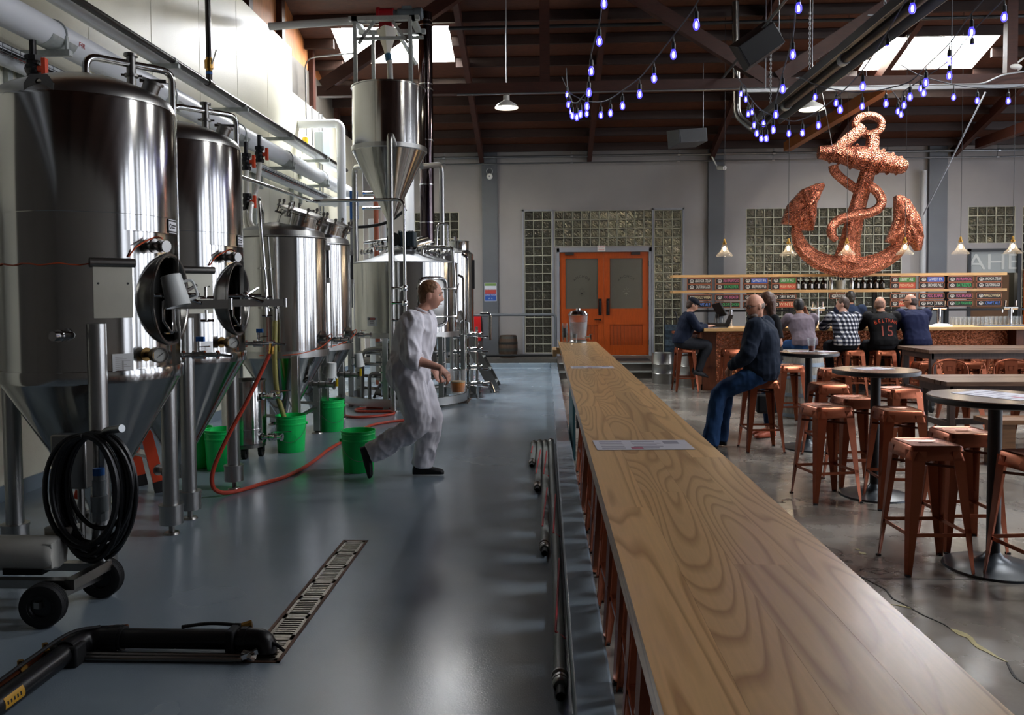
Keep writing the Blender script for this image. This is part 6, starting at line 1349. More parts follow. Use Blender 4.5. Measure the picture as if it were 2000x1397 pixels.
foil_tube([(5.97+.235*math.cos(a),4.685+.17*math.sin(a)) for a in [2*PI*i/16 for i in range(17)]], [.072]*2, .9, 3).build('ring', foil, t)
foil_tube([(5.06,4.19),(5.2,4.18),(5.3,4.165),(5.45,4.15),(5.58,4.133),(5.86,4.072),(6.15,4.011),(6.3,3.98),(6.43,3.95),(6.6,3.91),(6.66,3.895)], [.12,.14,.155,.165,.19,.225,.21,.185,.165,.14,.1], .8, 4, 0).build('stock', foil, t)
for u, x, z, r in ((0,5.31,4.165,.165), (1,5.47,4.15,.175), (2,5.7,4.11,.215), (3,5.98,4.05,.235), (4,6.18,4.005,.215), (5,6.36,3.968,.185), (6,6.52,3.93,.16)):
    foil_tube([(x-.035,z+.008),(x,z),(x+.035,z-.008)], [r*.95,r*1.16,r*.95], .84, 3).build('rope_band', foil, t)
foil_tube([(5.85,4.63),(5.7,4.5),(5.49,4.32),(5.38,4.14)], [.1,.11,.12,.12], .8, 5, y=AY-.06).build('rope', foil, t)
foil_tube([(5.33,3.95),(5.36,3.84),(5.48,3.71),(5.64,3.585),(5.75,3.5)], [.09,.09,.085,.09,.08], .8, 5).build('rope', foil, t)
foil_tube([(5.95,3.56),(6.1,3.44),(6.18,3.27),(6.11,3.13),(5.93,3.045),(5.69,3.007),(5.43,2.94),(5.29,2.81),(5.28,2.67),(5.37,2.56)], [.09,.09,.09,.09,.09,.09,.09,.09,.085,.06], .8, 6, y=AY-.1).build('rope', foil, t)
foil_tube([(4.66,2.9),(4.68,2.66),(4.79,2.42),(5.03,2.22),(5.33,2.1),(5.56,2.07),(5.88,2.07),(6.21,2.17),(6.47,2.34),(6.63,2.56),(6.68,2.8)], [.07,.1,.13,.15,.17,.18,.17,.15,.14,.12,.07], .7, 6, 6).build('arms', foil, t)
b = MB(); b.prism([(5.3,2.03),(5.55,2.06),(5.85,2.03),(5.56,1.95)], -.08, .08, Matrix(((1,0,0,0),(0,0,-1,AY),(0,1,0,0),(0,0,0,1)))); b.build('crown_tip', foil, t)
def fluke(pts, ridge_dir, name='fluke'):
    cx = sum(p[0] for p in pts)/len(pts); cz = sum(p[1] for p in pts)/len(pts); n = len(pts); pp = []
    for i in range(n):   # subdivide outline
        for k in range(8): a, c = pts[i], pts[(i+1) % n]; pp.append((a[0]+(c[0]-a[0])*k/8, a[1]+(c[1]-a[1])*k/8))
    m = len(pp); vs = []; fs = []
    rings = [(1., 0.), (.985, .07), (.82, .12), (.6, .145), (.35, .155), (.1, .16)]
    for sgn in (-1, 1):
        o = len(vs)
        for f, d in rings:
            for x, z in pp:
                X, Z = cx+(x-cx)*f, cz+(z-cz)*f; q = (X-cx)*ridge_dir[0]+(Z-cz)*ridge_dir[1]; vs.append((X, AY+sgn*(d*(1+.2*math.sin(q*52))), Z))
        for r in range(len(rings)-1):
            for i in range(m):
                q = (o+r*m+i, o+r*m+(i+1) % m, o+(r+1)*m+(i+1) % m, o+(r+1)*m+i); fs.append(q if sgn < 0 else tuple(reversed(q)))
        c = tuple(o+(len(rings)-1)*m+i for i in range(m)); fs.append(c if sgn < 0 else tuple(reversed(c)))
    b = MB(); b.add(vs, fs); b.build(name, foil, t)
fluke([(5.17,3.58),(5.14,3.63),(5.02,3.62),(4.755,3.51),(4.51,3.24),(4.38,2.88),(4.6,2.84),(4.62,2.75),(4.96,2.74),(5.0,2.9),(5.03,3.25)], (1,.25))
fluke([(6.46,3.37),(6.53,3.4),(6.7,3.31),(6.9,2.98),(6.98,2.62),(6.93,2.36),(6.86,2.35),(6.75,2.5),(6.5,2.45),(6.3,2.53),(6.45,2.94)], (1,-.25))
for i, (p, q) in enumerate((((5.97,AY,4.85),(5.9,AY,5.9)), ((6.95,AY-.05,3.0),(7.75,AY-.6,5.1)), ((5.35,AY,4.1),(5.0,AY,5.9)))):
    t2 = thing('hanging_wire', 'thin wire holding the copper anchor, %s' % ('from its ring', 'slanting up to the right from its fluke', 'from its stock')[i], 'wire', p); b = MB(); b.rod(p, q, .006 if i != 1 else .012, 6); b.build('wire', zinc, t2)
# ================================================================== PENDANTS, SHADES, STRING LIGHTS
bulb_w = mat('bulb_warm', '#ffffff', .4, emit=11, ecol='#ffd9a0')
shade_g = rim_alpha(mat('shade_glass', '#7d776e', .05, spec=.9), .07, .5)
def pendant(x, label):
    y = 14.0; zr = zroof(y)-.01; t = thing('pendant_lamp', label, 'lamp', (x,y,2.23), 0, 'clear glass pendants over the bar')
    b = MB(); b.rod((0,0,.3), (0,0,zr-2.23), .004, 6); b.build('cord', black, t, False)
    b = MB(); b.lathe([(.001,.3),(.012,.3),(.02,.28),(.02,.24),(.035,.235),(.035,.215),(.03,.2),(.001,.2)], n=18); b.build('socket', brassm, t, False)
    b = MB(); b.lathe([(.033,.215),(.045,.17),(.055,.12),(.075,.08),(.118,.045),(.14,.015),(.14,0)], n=36); b.build('shade', shade_g, t, False)
    b = MB(); b.ball((0,0,.13), (.03,.03,.042), 12); b.build('bulb', bulb_w, t, False)
    ld = bpy.data.lights.new('pendant_glow', 'POINT'); ld.energy = 3.5; ld.color = (1,.8,.55); ld.shadow_soft_size = .04
    lo = bpy.data.objects.new('pendant_glow', ld); C.objects.link(lo); lo.parent = t; lo.location = (0,0,.05)
for i, x in enumerate((3.09,4.18,5.17,6.15,7.08,7.95)): pendant(x, '%s clear glass pendant lamp from the left over the bar' % ('first','second','third','fourth','fifth','sixth')[i])
enam = mat('white_enamel', '#d4d2ca', .35)
def barn(x, y, z, label):
    t = thing('barn_lamp', label, 'lamp', (x,y,z), 0, 'white enamel roof lamps')
    b = MB(); b.lathe([(.19,0),(.185,.02),(.15,.06),(.08,.1),(.05,.12),(.05,.2),(.001,.22)], n=36); b.build('shade', enam, t, False)
    b = MB(); b.lathe([(.186,.015),(.001,.012)], n=30); b.build('light_disc', mat('lamp_disc', '#ffffff', .4, emit=3.2, ecol='#fff0d8'), t, False)
    b = MB(); b.rod((0,0,.2), (0,0,zroof(y)-z-.1), .012, 8); b.build('stem', zinc, t, False)
barn(-.62, 13.0, 4.6, 'white enamel lamp hanging right of the hopper'); barn(4.07, 12.5, 4.38, 'white enamel lamp behind the heater tube')
# string lights
blue = mat('bulb_blue', '#4a44d8', .1, emit=.55, ecol='#5a50ff', alpha=.6); corem = mat('bulb_core', '#ffffff', .3, emit=8, ecol='#d6d6ff')
cordm = mat('light_cord', '#4a4c50', .6)
me_g = MB(); me_g.lathe([(.001,-.1),(.012,-.098),(.024,-.085),(.029,-.065),(.026,-.04),(.017,-.015),(.015,0)], n=12); og = me_g.build('bulb_glass', blue)
me_c = MB(); me_c.lathe([(.001,-.085),(.01,-.08),(.012,-.05),(.006,-.03),(.001,-.03)], n=8); oc = me_c.build('filament', corem)
me_s = MB(); me_s.lathe([(.018,-.012),(.02,.0),(.018,.045),(.008,.055),(.004,.1)], n=10); os_ = me_s.build('socket', black)
gme, cme, sme = og.data, oc.data, os_.data
for m_ in (gme, cme, sme): m_.transform(Matrix.Scale(.82, 4))
for o in (og, oc, os_): bpy.data.objects.remove(o)
def strand(name, pts, ends, label, grp):
    far_last = pts[-1][1] > pts[0][1]
    t = thing('light_string', label, 'light string', pts[0])
    line = [tuple(e_) for e_ in ends[:1]]+[(p[0],p[1],p[2]+.13) for p in pts]+[tuple(e_) for e_ in ends[1:]]
    b = MB(); b.tube(spline(line, 5), .0055, 6); b.build('cord', cordm, t)
    for i_, p in enumerate(pts):
        q = thing('string_light_bulb', '%s, %s from its far end' % (grp, ORD[len(pts)-1-i_] if far_last else ORD[i_]), 'bulb', (p[0],p[1],p[2]+.04), 0, grp)
        link('socket', sme, q); g_ = link('bulb_glass', gme, q); link('filament', cme, g_)
SA = [(0.41,5.6,3.57),(0.4,5.94,3.42),(0.36,6.28,3.3),(0.36,6.62,3.22),(0.36,6.96,3.19),(0.32,7.3,3.2),(0.3,7.64,3.25),(0.27,7.98,3.34),(0.27,8.32,3.46),(0.25,8.66,3.61),(0.25,9.0,3.8)]
SB = [(0.28,9.0,3.69),(0.44,8.56,3.49),(0.56,8.11,3.37),(0.62,7.67,3.29),(0.69,7.22,3.25),(0.79,6.78,3.24),(0.85,6.33,3.25),(0.93,5.89,3.3),(1.01,5.44,3.36)]
SC = [(2.28,9.5,3.9),(2.31,9.39,3.81),(2.29,9.2,3.6),(2.29,8.94,3.42),(2.24,8.64,3.27),(2.2,8.3,3.15),(2.15,7.93,3.08),(2.1,7.52,3.08),(2.0,7.08,3.12),(1.92,6.61,3.22),(1.85,6.12,3.35),(1.73,5.6,3.51)]
SD = [(2.41,9.5,3.69),(2.41,9.01,3.45),(2.54,8.52,3.24),(2.53,8.04,3.15),(2.52,7.55,3.12),(2.54,7.06,3.15),(2.54,6.57,3.22),(2.53,6.09,3.36),(2.49,5.6,3.49)]
SE = [(2.9,8.8,3.68),(2.98,8.4,3.52),(3.09,8.0,3.39),(3.15,7.6,3.32),(3.19,7.2,3.28),(3.14,6.8,3.3),(3.13,6.4,3.36),(3.09,6.0,3.45)]
SG = [(3.86,9.0,3.56),(3.69,8.53,3.42),(3.52,8.07,3.41),(3.49,7.6,3.41),(3.49,7.13,3.44),(3.44,6.67,3.53),(3.43,6.2,3.62)]
SH = [(4.01,8.8,3.75),(4.33,8.75,3.64),(4.55,8.7,3.59),(4.84,8.65,3.57),(5.12,8.6,3.6)]
strand('a', SA, [(.42,5.2,3.85),(.25,9.4,4.2)], 'cord of blue bulbs dropping steeply, leftmost string', 'glowing blue bulb on the leftmost steep string')
strand('b', SB, [(.2,9.4,4.1),(1.05,4.9,3.6)], 'cord of blue bulbs sagging and rising to the right, second string', 'glowing blue bulb on the second string rising to the right')
strand('c', SC, [(2.28,9.9,4.3),(1.7,5.0,3.8)], 'cord of blue bulbs hanging left of the heater tube', 'glowing blue bulb on the string left of the heater tube')
strand('d', SD, [(2.4,9.9,4.1),(2.45,5.0,3.75)], 'cord of blue bulbs sagging under the heater tube', 'glowing blue bulb on the string under the heater tube')
strand('e', SE, [(2.85,9.2,4.0),(3.06,5.4,3.7)], 'cord of blue bulbs passing left of the skylight above the anchor', 'glowing blue bulb on the string above the anchor')
strand('g', SG, [(3.95,9.4,3.9),(3.43,5.6,3.9)], 'cord of blue bulbs passing before the right skylight', 'glowing blue bulb on the string before the right skylight')
strand('h', SH, [(3.8,8.8,4.0),(5.5,8.6,3.75)], 'cord of blue bulbs running level to the right edge', 'glowing blue bulb on the level string at the right edge')
# ================================================================== HEATER, SPEAKERS, CONDUITS
t = thing('tube_heater', 'long dark radiant tube heater with grey reflector hanging on chains under the roof', 'heater', (3.42, 10, 4.25)); hood = mat('hood_grey', '#6b6d6e', .4, .8)
b = MB(); b.rod((3.42,2.5,4.24), (3.42,13.1,4.24), .055, 20); b.build('tube', mat('burner_tube', '#2c2a2a', .35, .8), t)
b = MB(); vs = []; pr = [(-.2,-.06),(-.13,.1),(.13,.1),(.2,-.06),(.19,-.06),(.12,.085),(-.12,.085),(-.19,-.06)]
b.prism([(x, z) for x, z in pr], 2.5, 12.6, Matrix(((1,0,0,3.42),(0,0,1,0),(0,1,0,4.25),(0,0,0,1)))); b.build('reflector', hood, t, ang=20)
for y in (5.0, 7.2, 9.4, 11.6):
    b = MB(); b.rod((3.42,y-.05,4.24), (3.42,y+.05,4.24), .068, 18); b.build('collar', galv, t)
b = MB(); b.tube(bend([(3.42,13.0,4.24),(3.42,13.3,4.24),(3.15,13.4,4.5),(3.12,13.4,6.35)], .12), .058, 16); b.build('flue_elbow', mat('flue_steel', '#8c8a86', .3, 1), t)
for y in (8.3, 10.6, 12.4):
    b = MB(); z = 4.35
    while z < 5.2:
        b.tube([(3.42+(.012*math.cos(a)), y, z+.022*math.sin(a)) for a in [2*PI*k/8 for k in range(8)]], .004, 5, closed=True); z += .032
        if z < 5.2: b.tube([(3.42, y+(.012*math.cos(a)), z+.022*math.sin(a)) for a in [2*PI*k/8 for k in range(8)]], .004, 5, closed=True); z += .032
    b.rod((3.42,y,5.15), (3.42,y,zroof(y)-.1), .008, 6); b.bar((3.25,y,4.36), (3.42,y,4.36), .012, .012); o = b.build('chain', zinc, t); o['kind'] = 'stuff'
b = MB(); b.rod((2.9,7.6,5.1), (2.9,13.8,5.1), .02, 8); b.build('side_pipe', zinc, t)
def speaker(c, size, rot, m, label, hang):
    t = thing('loudspeaker', label, 'speaker', c); w_, d_, h = size; M = Matrix.Rotation(rot[2], 4, 'Z') @ Matrix.Rotation(rot[1], 4, 'Y') @ Matrix.Rotation(rot[0], 4, 'X')
    b = MB(); pl = [(-w_/2,d_/2),(-w_*.36,-d_/2),(w_*.36,-d_/2),(w_/2,d_/2)]; b.prism(pl, -h/2, h/2, M); b.build('cabinet', m, t, False, ang=20, bevel=.006)
    b = MB(); b.box((-w_*.33,-d_/2-.006,-h*.46), (w_*.33,-d_/2+.001,h*.46), M=M); b.build('grille', black, t, False)
    b = MB(); b.tube([M @ Vector((-w_*.3,0,h/2)), M @ Vector((-w_*.1,0,h/2+.05)), M @ Vector((w_*.1,0,h/2+.05)), M @ Vector((w_*.3,0,h/2))], .012, 6); b.build('bracket', black, t, False)
    b = MB(); p = M @ Vector((0,0,h/2+.05)); b.rod(p, p+Vector((0,0,hang)), .008, 6); b.build('rod', zinc, t, False)
speaker((2.86,11.0,4.9), (.42,.36,.55), (.35,.95,.3), blackpl, 'black loudspeaker tilted steeply under the roof, upper one', 1.9)
speaker((2.62,15.0,4.48), (.34,.4,.6), (.1,1.45,.5), mat('speaker_lit_black', '#3c3e42', .5), 'black loudspeaker coloured as lit, hanging on a rod before the back wall', 1.62)  # cabinet colour greyed to paint a black box as lit
t = thing('conduit_run', 'thin grey conduit running level along the truss chord', 'conduit', (2, 12.88, 4.79))
b = MB(); b.rod((-1.4,12.85,4.79), (6.0,12.85,4.81), .014, 8); b.tube(bend([(6.0,12.85,4.81),(6.8,12.85,4.81),(7.1,12.85,4.95),(9.5,12.85,5.25)], .1), .014, 8); b.build('conduit', zinc, t)
for z, y, r, lab in ((4.72,18.2,.028,'upper grey pipe along the top of the back wall'), (4.58,18.25,.018,'lower thin grey pipe along the top of the back wall')):
    t = thing('wall_pipe', lab, 'pipe', (0, y, z)); b = MB(); b.rod((XL,y,z), (XR,y,z), r, 8); b.build('pipe', mat('wall_pipe_grey', '#6a6b6c', .4, .7), t)
    b = MB()
    for x in (-2.3, .6, 3.0, 5.1, 7.6, 10): b.rod((x,y,z), (x,y,zroof(y)-.1), .006, 6); b.rod((x-.03,y,z), (x+.03,y,z), r*1.4, 8)
    o = b.build('hanger', zinc, t); o['kind'] = 'stuff'
t = thing('sprinkler_pipe', 'black sprinkler pipe crossing level under the roof before the skylights', 'pipe', (3, 13.4, 6.0)); b = MB(); b.rod((-1.6,13.4,6.02), (XR,13.4,6.02), .03, 10); b.build('pipe', black, t)
t = thing('track_rail', 'grey lighting rail running level below the truss at right', 'rail', (6, 12.6, 4.72)); b = MB(); b.box((3.0,12.58,4.68), (10.5,12.64,4.73)); b.build('rail', zinc, t)
for x in (3.4, 6.2, 9.0): b = MB(); b.rod((x,12.61,4.73), (x,12.61,zroof(12.6)-.1), .008, 6); b.build('drop_rod', zinc, t)
t = thing('emergency_light', 'white emergency light head on the conduit near the heater', 'lamp', (3.4,13.0,4.9)); b = MB(); b.ball((3.52,13.1,4.9), (.1,.08,.05), 12); b.rod((3.52,13.1,4.93),(3.52,13.1,5.1),.02,8); b.build('head', white_pl, t)
t = thing('emergency_light', 'white emergency light head below the right skylight', 'lamp', (7.4,13.1,5.1)); b = MB(); b.ball((7.4,13.1,5.12), (.13,.09,.06), 12); b.tube(bend([(7.4,13.1,5.15),(7.6,13.1,5.3),(8.4,13.1,5.6)], .1), .014, 8); b.build('head', white_pl, t)
t = thing('security_camera', 'small white security camera under the back wall pipes', 'camera', (3.85,18.1,4.4)); b = MB(); b.rod((3.85,18.1,4.4), (3.95,17.9,4.36), .05, 12); b.rod((3.85,18.15,4.4), (3.7,18.2,4.72), .016, 8); b.build('camera', white_pl, t)
t = thing('vent_pipe', 'white vertical pipe beside the right grey column', 'pipe', (8.5,18.25,0)); b = MB(); b.rod((8.42,18.27,-.1), (8.42,18.27,4.3), .06, 16); b.build('pipe', mat('light_grey_pipe', '#a9abad', .45), t)
# ================================================================== PEOPLE
from mathutils.bvhtree import BVHTree
from mathutils import noise as mnoise
def bake(b, vox, it=4, name='figure_mesh'):
    me = bpy.data.meshes.new(name); me.from_pydata(b.v, [], b.f); o = bpy.data.objects.new(name, me); C.objects.link(o)
    r = o.modifiers.new('r', 'REMESH'); r.mode = 'VOXEL'; r.voxel_size = vox; r.use_smooth_shade = True
    if it: s = o.modifiers.new('s', 'SMOOTH'); s.iterations = it; s.factor = .5
    dg = bpy.context.evaluated_depsgraph_get(); out = bpy.data.meshes.new_from_object(o.evaluated_get(dg)); bpy.data.objects.remove(o); bpy.data.meshes.remove(me); out.name = name; return out
def crumple(me, amp, sc=(9,9,5), seed=0.):
    n = len(me.vertices); co = np.empty(n*3); no = np.empty(n*3); me.vertices.foreach_get('co', co); me.vertices.foreach_get('normal', no); co = co.reshape(-1,3); no = no.reshape(-1,3)
    h = np.array([1-abs(mnoise.noise((c[0]*sc[0]+seed, c[1]*sc[1]+c[2]*2.5, c[2]*sc[2]+c[0]*3)))*2.2 + .4*mnoise.noise((c[0]*26, c[1]*26+seed, c[2]*17)) for c in co]); me.vertices.foreach_set('co', (co+no*(amp*h)[:,None]).ravel()); me.update()
def put(me, name, m, parent):
    me.materials.clear(); me.materials.append(m); me.polygons.foreach_set('use_smooth', [True]*len(me.polygons)); return link(name, me, parent)
class Fr:
    """local frame: forward f, left l, up u"""
    def __init__(s, ang, up=(0,0,1), o=(0,0,0)):
        s.u = Vector(up).normalized(); f = Vector((math.cos(ang), math.sin(ang), 0)); s.f = (f-s.u*f.dot(s.u)).normalized(); s.l = s.u.cross(s.f); s.o = Vector(o)
    def __call__(s, a, b_, c): return s.o+s.f*a+s.l*b_+s.u*c
def limb(b, pts, rad, n=14):
    b.tube(spline(pts, 4) if len(pts) > 2 else pts, [r for r in np.interp(np.linspace(0, 1, (len(pts)-1)*4+1 if len(pts) > 2 else 2), np.linspace(0, 1, len(rad)), rad)], n)
    for p, r in ((pts[0], rad[0]), (pts[-1], rad[-1])): b.ball(tuple(p), r*.98, 12)
def loft(b, secs, n=22, p=2.4):
    """secs: centre, half width along l, half depth along f, frame"""
    vs = []; fs = []
    for c, w_, d, fr in secs:
        for j in range(n):
            a = 2*PI*j/n; ca, sa = math.cos(a), math.sin(a); k = (abs(ca)**p+abs(sa)**p)**(-1/p); vs.append(Vector(c)+fr.l*ca*w_*k+fr.f*sa*d*k)
    for i in range(len(secs)-1):
        for j in range(n): fs.append((i*n+j, i*n+(j+1) % n, (i+1)*n+(j+1) % n, (i+1)*n+j))
    fs += [tuple(range(n-1,-1,-1)), tuple((len(secs)-1)*n+j for j in range(n))]; b.add(vs, fs)
def head(b, c, fr, s=1., fem=False):
    NU, NV = 56, 44; vs = []; fs = []
    G = lambda v, m_, w_: math.exp(-((v-m_)/w_)**2)
    for i in range(NV+1):
        ph = PI*i/NV
        for j in range(NU):
            th = 2*PI*j/NU; dx, dy, dz = math.sin(ph)*math.cos(th), math.sin(ph)*math.sin(th), -math.cos(ph)
            x, y, z = (.098 if dx < 0 else .09)*dx, .076*dy, .118*dz; t = max(0, -dz-.1)/.9
            y *= 1-(.4 if fem else .3)*t; x *= (1-.38*t) if dx < 0 else (1-.06*t)
            if dx > 0: x += .012*t
            if dx > .15:
                w0 = min(1, (dx-.15)/.3); h = 0
                if -.05 < z < .025: h += .027*G(y, 0, .012+.006*max(0,-z/.05))*(min(1, (.025-z)/.058) if z > -.036 else max(0, (z+.05)/.014))
                h += .006*G(z,.027,.011)*G(y,0,.055)-.010*G(z,.006,.013)*G(abs(y),.032,.017)+.006*G(z,-.066,.012)*G(y,0,.026)-.004*G(z,-.066,.003)*G(y,0,.022)+.009*G(z,-.102,.016)*G(y,0,.03)+.004*G(z,-.025,.02)*G(abs(y),.045,.016)
                x += h*w0
            vs.append(Vector(c)+(fr.f*x+fr.l*y+fr.u*z)*s)
    for i in range(NV):
        for j in range(NU): fs.append((i*NU+j, i*NU+(j+1) % NU, (i+1)*NU+(j+1) % NU, (i+1)*NU+j))
    b.add(vs, fs)
    for sd in (-1, 1):
        e = MB(); e.ball((0,0,0), (.021,.009,.033), 12); M = Matrix((tuple(fr.f)+(0,), tuple(fr.l)+(0,), tuple(fr.u)+(0,), (0,0,0,1))).transposed(); M.translation = Vector(c)+(fr.f*-.006+fr.l*sd*.077+fr.u*-.008)*s
        o = len(b.v); b.add([M @ Vector(v) for v in e.v], e.f)
def hand(b, W, D, N, T, curl=.5, s=1., spread=0., thumb=(.5,.6,.5)):
    D = Vector(D).normalized(); N = Vector(N); N = (N-D*N.dot(D)).normalized(); T = Vector(T); T = (T-D*T.dot(D)-N*T.dot(N)).normalized(); W = Vector(W)
    class F: pass
    fr = F(); fr.l = T; fr.f = N
    loft(b, [(W-D*.01, .026*s, .02*s, fr), (W+D*.03*s, .034*s, .017*s, fr), (W+D*.075*s, .041*s, .014*s, fr), (W+D*.092*s, .038*s, .012*s, fr)], 14)
    cs = curl if isinstance(curl, (list, tuple)) else [curl]*4
    for k, (off, ln) in enumerate(((.031,.072),(.0105,.08),(-.0105,.074),(-.030,.058))):
        p = W+D*.085*s+T*off*s; a = 0; pts = [p-D*.02*s, p]
        for q, fr_ in enumerate((.45,.32,.23)):
            a += cs[k]*(1., 1.15, .8)[q]; p = p+(D*math.cos(a)+N*math.sin(a)+T*spread*off*4)*ln*fr_*s; pts.append(p)
        b.tube(pts, [.0092*s,.0092*s,.0088*s,.0082*s,.0072*s], 9); b.ball(tuple(pts[-1]), .0072*s, 8)
    p0 = W+D*.018*s+T*.026*s; d1 = (T*thumb[0]+D*thumb[1]+N*thumb[2]).normalized(); p1 = p0+d1*.045*s; d2 = (D*.8+N*thumb[2]*1.2+T*.05).normalized(); p2 = p1+d2*.03*s; p3 = p2+d2*.022*s
    b.tube([p0, p1, p2, p3], [.013*s,.0115*s,.0105*s,.008*s], 9); b.ball(tuple(p3), .008*s, 8)
def shoe(b, ank, toe_dir, L=.28, up=None, s=1.):
    d = Vector(toe_dir).normalized(); u = Vector(up) if up else Vector((0,0,1)); u = (u-d*u.dot(d)).normalized(); l = u.cross(d)
    class F: pass
    fr = F(); fr.l = l; fr.f = u; base = Vector(ank)-u*.075
    secs = []
    for x, w_, h in ((-.085,.02,.028),(-.075,.034,.04),(-.03,.039,.045),(.05,.043,.036),(.12,.048,.028),(.17,.042,.022),(.19,.02,.014)): secs.append((base+d*x*L/.28+u*h, w_*s, h, fr))
    loft(b, secs, 16, 3)
    return b
def skinmat(n, c): return mat('skin_'+n, c, .5, spec=.4, noise=.06, nscale=25)
cloth_n = {}
def cloth(name, c, rough=.85, noise=.08): return mat('cloth_'+name, c, rough, spec=.2, noise=noise, nscale=12, bump=.15, bscale=400)
def eyes(c, fr, par, s=1., hairm=None):
    for sd in (-1, 1):
        p = Vector(c)+(fr.f*.071+fr.l*sd*.032+fr.u*.006)*s; b = MB(); b.ball(tuple(p), .0105*s, 10); e = b.build('eye', mat('eye_white', '#cfc8c0', .2), par, True)
        b = MB(); b.ball(tuple(p+fr.f*.0075*s), .0055*s, 8); b.build('iris', mat('iris', '#2b2420', .2), e)
        if hairm:
            b = MB(); q = Vector(c)+(fr.u*.026)*s; b.tube([q+fr.f*.094*s+fr.l*sd*.014*s, q+(fr.f*.093+fr.l*sd*.032+fr.u*.005)*s, q+(fr.f*.083+fr.l*sd*.05)*s], [.003,.004,.002], 6); b.build('eyebrow', hairm, par)
    b = MB(); q = Vector(c)+(fr.f*.091-fr.u*.067)*s; b.tube([q+fr.l*.024*s-fr.f*.008*s, q+fr.f*.003*s, q-fr.l*.024*s-fr.f*.008*s], [.003,.005,.003], 6); b.build('lips', mat('lips', '#8c4a42', .5), par)
def glasses(c, fr, par):
    b = MB(); q = Vector(c)+fr.u*.008
    for sd in (-1, 1):
        b.tube([q+fr.f*.098+fr.l*(sd*.034+.026*math.cos(a))+fr.u*.017*math.sin(a) for a in [2*PI*k/12 for k in range(12)]], .0028, 5, closed=True); b.rod(q+fr.f*.096+fr.l*sd*.06, q-fr.f*.01+fr.l*sd*.081, .0028, 5)
    b.rod(q+fr.f*.1+fr.l*.009, q+fr.f*.1-fr.l*.009, .0028, 5); b.build('glasses', black, par)
def build_person(label, pos, J, skin_c, garments, vox=.008, face=True, hairfn=None, hairm=None, group=None, shoes=None, glass_=False, fem=False, hands=None, sleeve=1., amp=.004, neck_r=.055, lipfix=True, torso=None, sk_scale=1.):
    """J: world joints. garments: list of (name, material, builder(b))"""
    t = thing('person', label, 'person', pos, 0, group)
    hf = J['hfr']; hc = Vector(J['head'])
    b = MB(); head(b, hc, hf, J.get('hs', 1.), fem)
    limb(b, [J['neck'], Vector(J['neck']).lerp(hc-hf.u*.06-hf.f*.015, .5), hc-hf.u*.05-hf.f*.015], [neck_r*1.15, neck_r, neck_r])
    fr = J['tfr']; loft(b, [(c, w_*.93, d*.93, f_) for c, w_, d, f_ in torso])
    for s in ('R', 'L'):
        limb(b, [J['sh'+s], J['el'+s]], [.048, .038]); limb(b, [J['el'+s], Vector(J['el'+s]).lerp(J['wr'+s], .35), J['wr'+s]], [.04, .041, .027])
        limb(b, [J['hip'+s], J['kn'+s]], [.075, .055]); limb(b, [J['kn'+s], J['an'+s]], [.05, .038])
    if hands:
        for h in hands: hand(b, *h[0], **h[1])
    me = bake(b, vox, 2); me.transform(Matrix.Translation(-Vector(pos))); body = put(me, 'body', skinmat(skin_c, skin_c), t)
    if face: eyes(hc, hf, t, J.get('hs', 1.), hairm)
    if glass_: glasses(hc, hf, t)
    if hairfn:
        b = MB(); hairfn(b, hc, hf); me = bake(b, vox*.9, 2); crumple(me, .003, (40,40,40)); me.transform(Matrix.Translation(-Vector(pos))); put(me, 'hair', hairm, t)
    for i, (nm, m, fn, am) in enumerate(garments):
        b = MB(); fn(b); me = bake(b, vox*1.1, 3)
        if am: crumple(me, am, seed=i*7.7+pos[0])
        me.transform(Matrix.Translation(-Vector(pos))); put(me, nm, m, t)
    if shoes:
        for (a, d, u, m) in shoes:
            b = MB(); shoe(b, a, d, up=u); me = bake(b, .007, 2); me.transform(Matrix.Translation(-Vector(pos))); put(me, 'shoe', m, t)
    return t
def hair_short(shift=(-.016,0,.022), r=(.098,.082,.105)):
    def fn(b, c, fr):
        e = MB(); e.ball((0,0,0), r, 24, k=16); M = Matrix((tuple(fr.f)+(0,), tuple(fr.l)+(0,), tuple(fr.u)+(0,), (0,0,0,1))).transposed(); M.translation = Vector(c)+fr.f*shift[0]+fr.l*shift[1]+fr.u*shift[2]
        b.add([M @ Vector(v) for v in e.v], e.f)
        e = MB(); e.ball((0,0,0), (.05,.072,.07), 20, k=12); M.translation = Vector(c)-fr.f*.05-fr.u*.03; b.add([M @ Vector(v) for v in e.v], e.f)
    return fn
def hair_fringe(b, c, fr):
    e = MB(); e.ball((0,0,0), (.085,.0795,.05), 24, k=14); M = Matrix((tuple(fr.f)+(0,), tuple(fr.l)+(0,), tuple(fr.u)+(0,), (0,0,0,1))).transposed(); M.translation = Vector(c)-fr.f*.022-fr.u*.008; b.add([M @ Vector(v) for v in e.v], e.f)
def torso_secs(J, k=1., belly=0., top=None):
    p, ch, nk = Vector(J['pelvis']), Vector(J['chest']), Vector(J['neck']); f = J['tfr']; pf = J.get('pfr', f)
    w_ = p.lerp(ch, .45)+f.f*belly*.3
    return [(p-pf.u*.1, .12*k, .1*k, pf), (p-pf.u*.03, .168*k, .125*k, pf), (p+pf.u*.06, .165*k, .125*k+belly*.5, pf), (w_, .152*k, .112*k+belly, f), (p.lerp(ch, .72), .17*k, .12*k+belly*.6, f), (ch, .185*k, .118*k, f), (ch.lerp(nk, .45), .165*k, .09*k, f), (ch.lerp(nk, .8), .1*k, .07*k, f), (nk, .06, .06, f)]
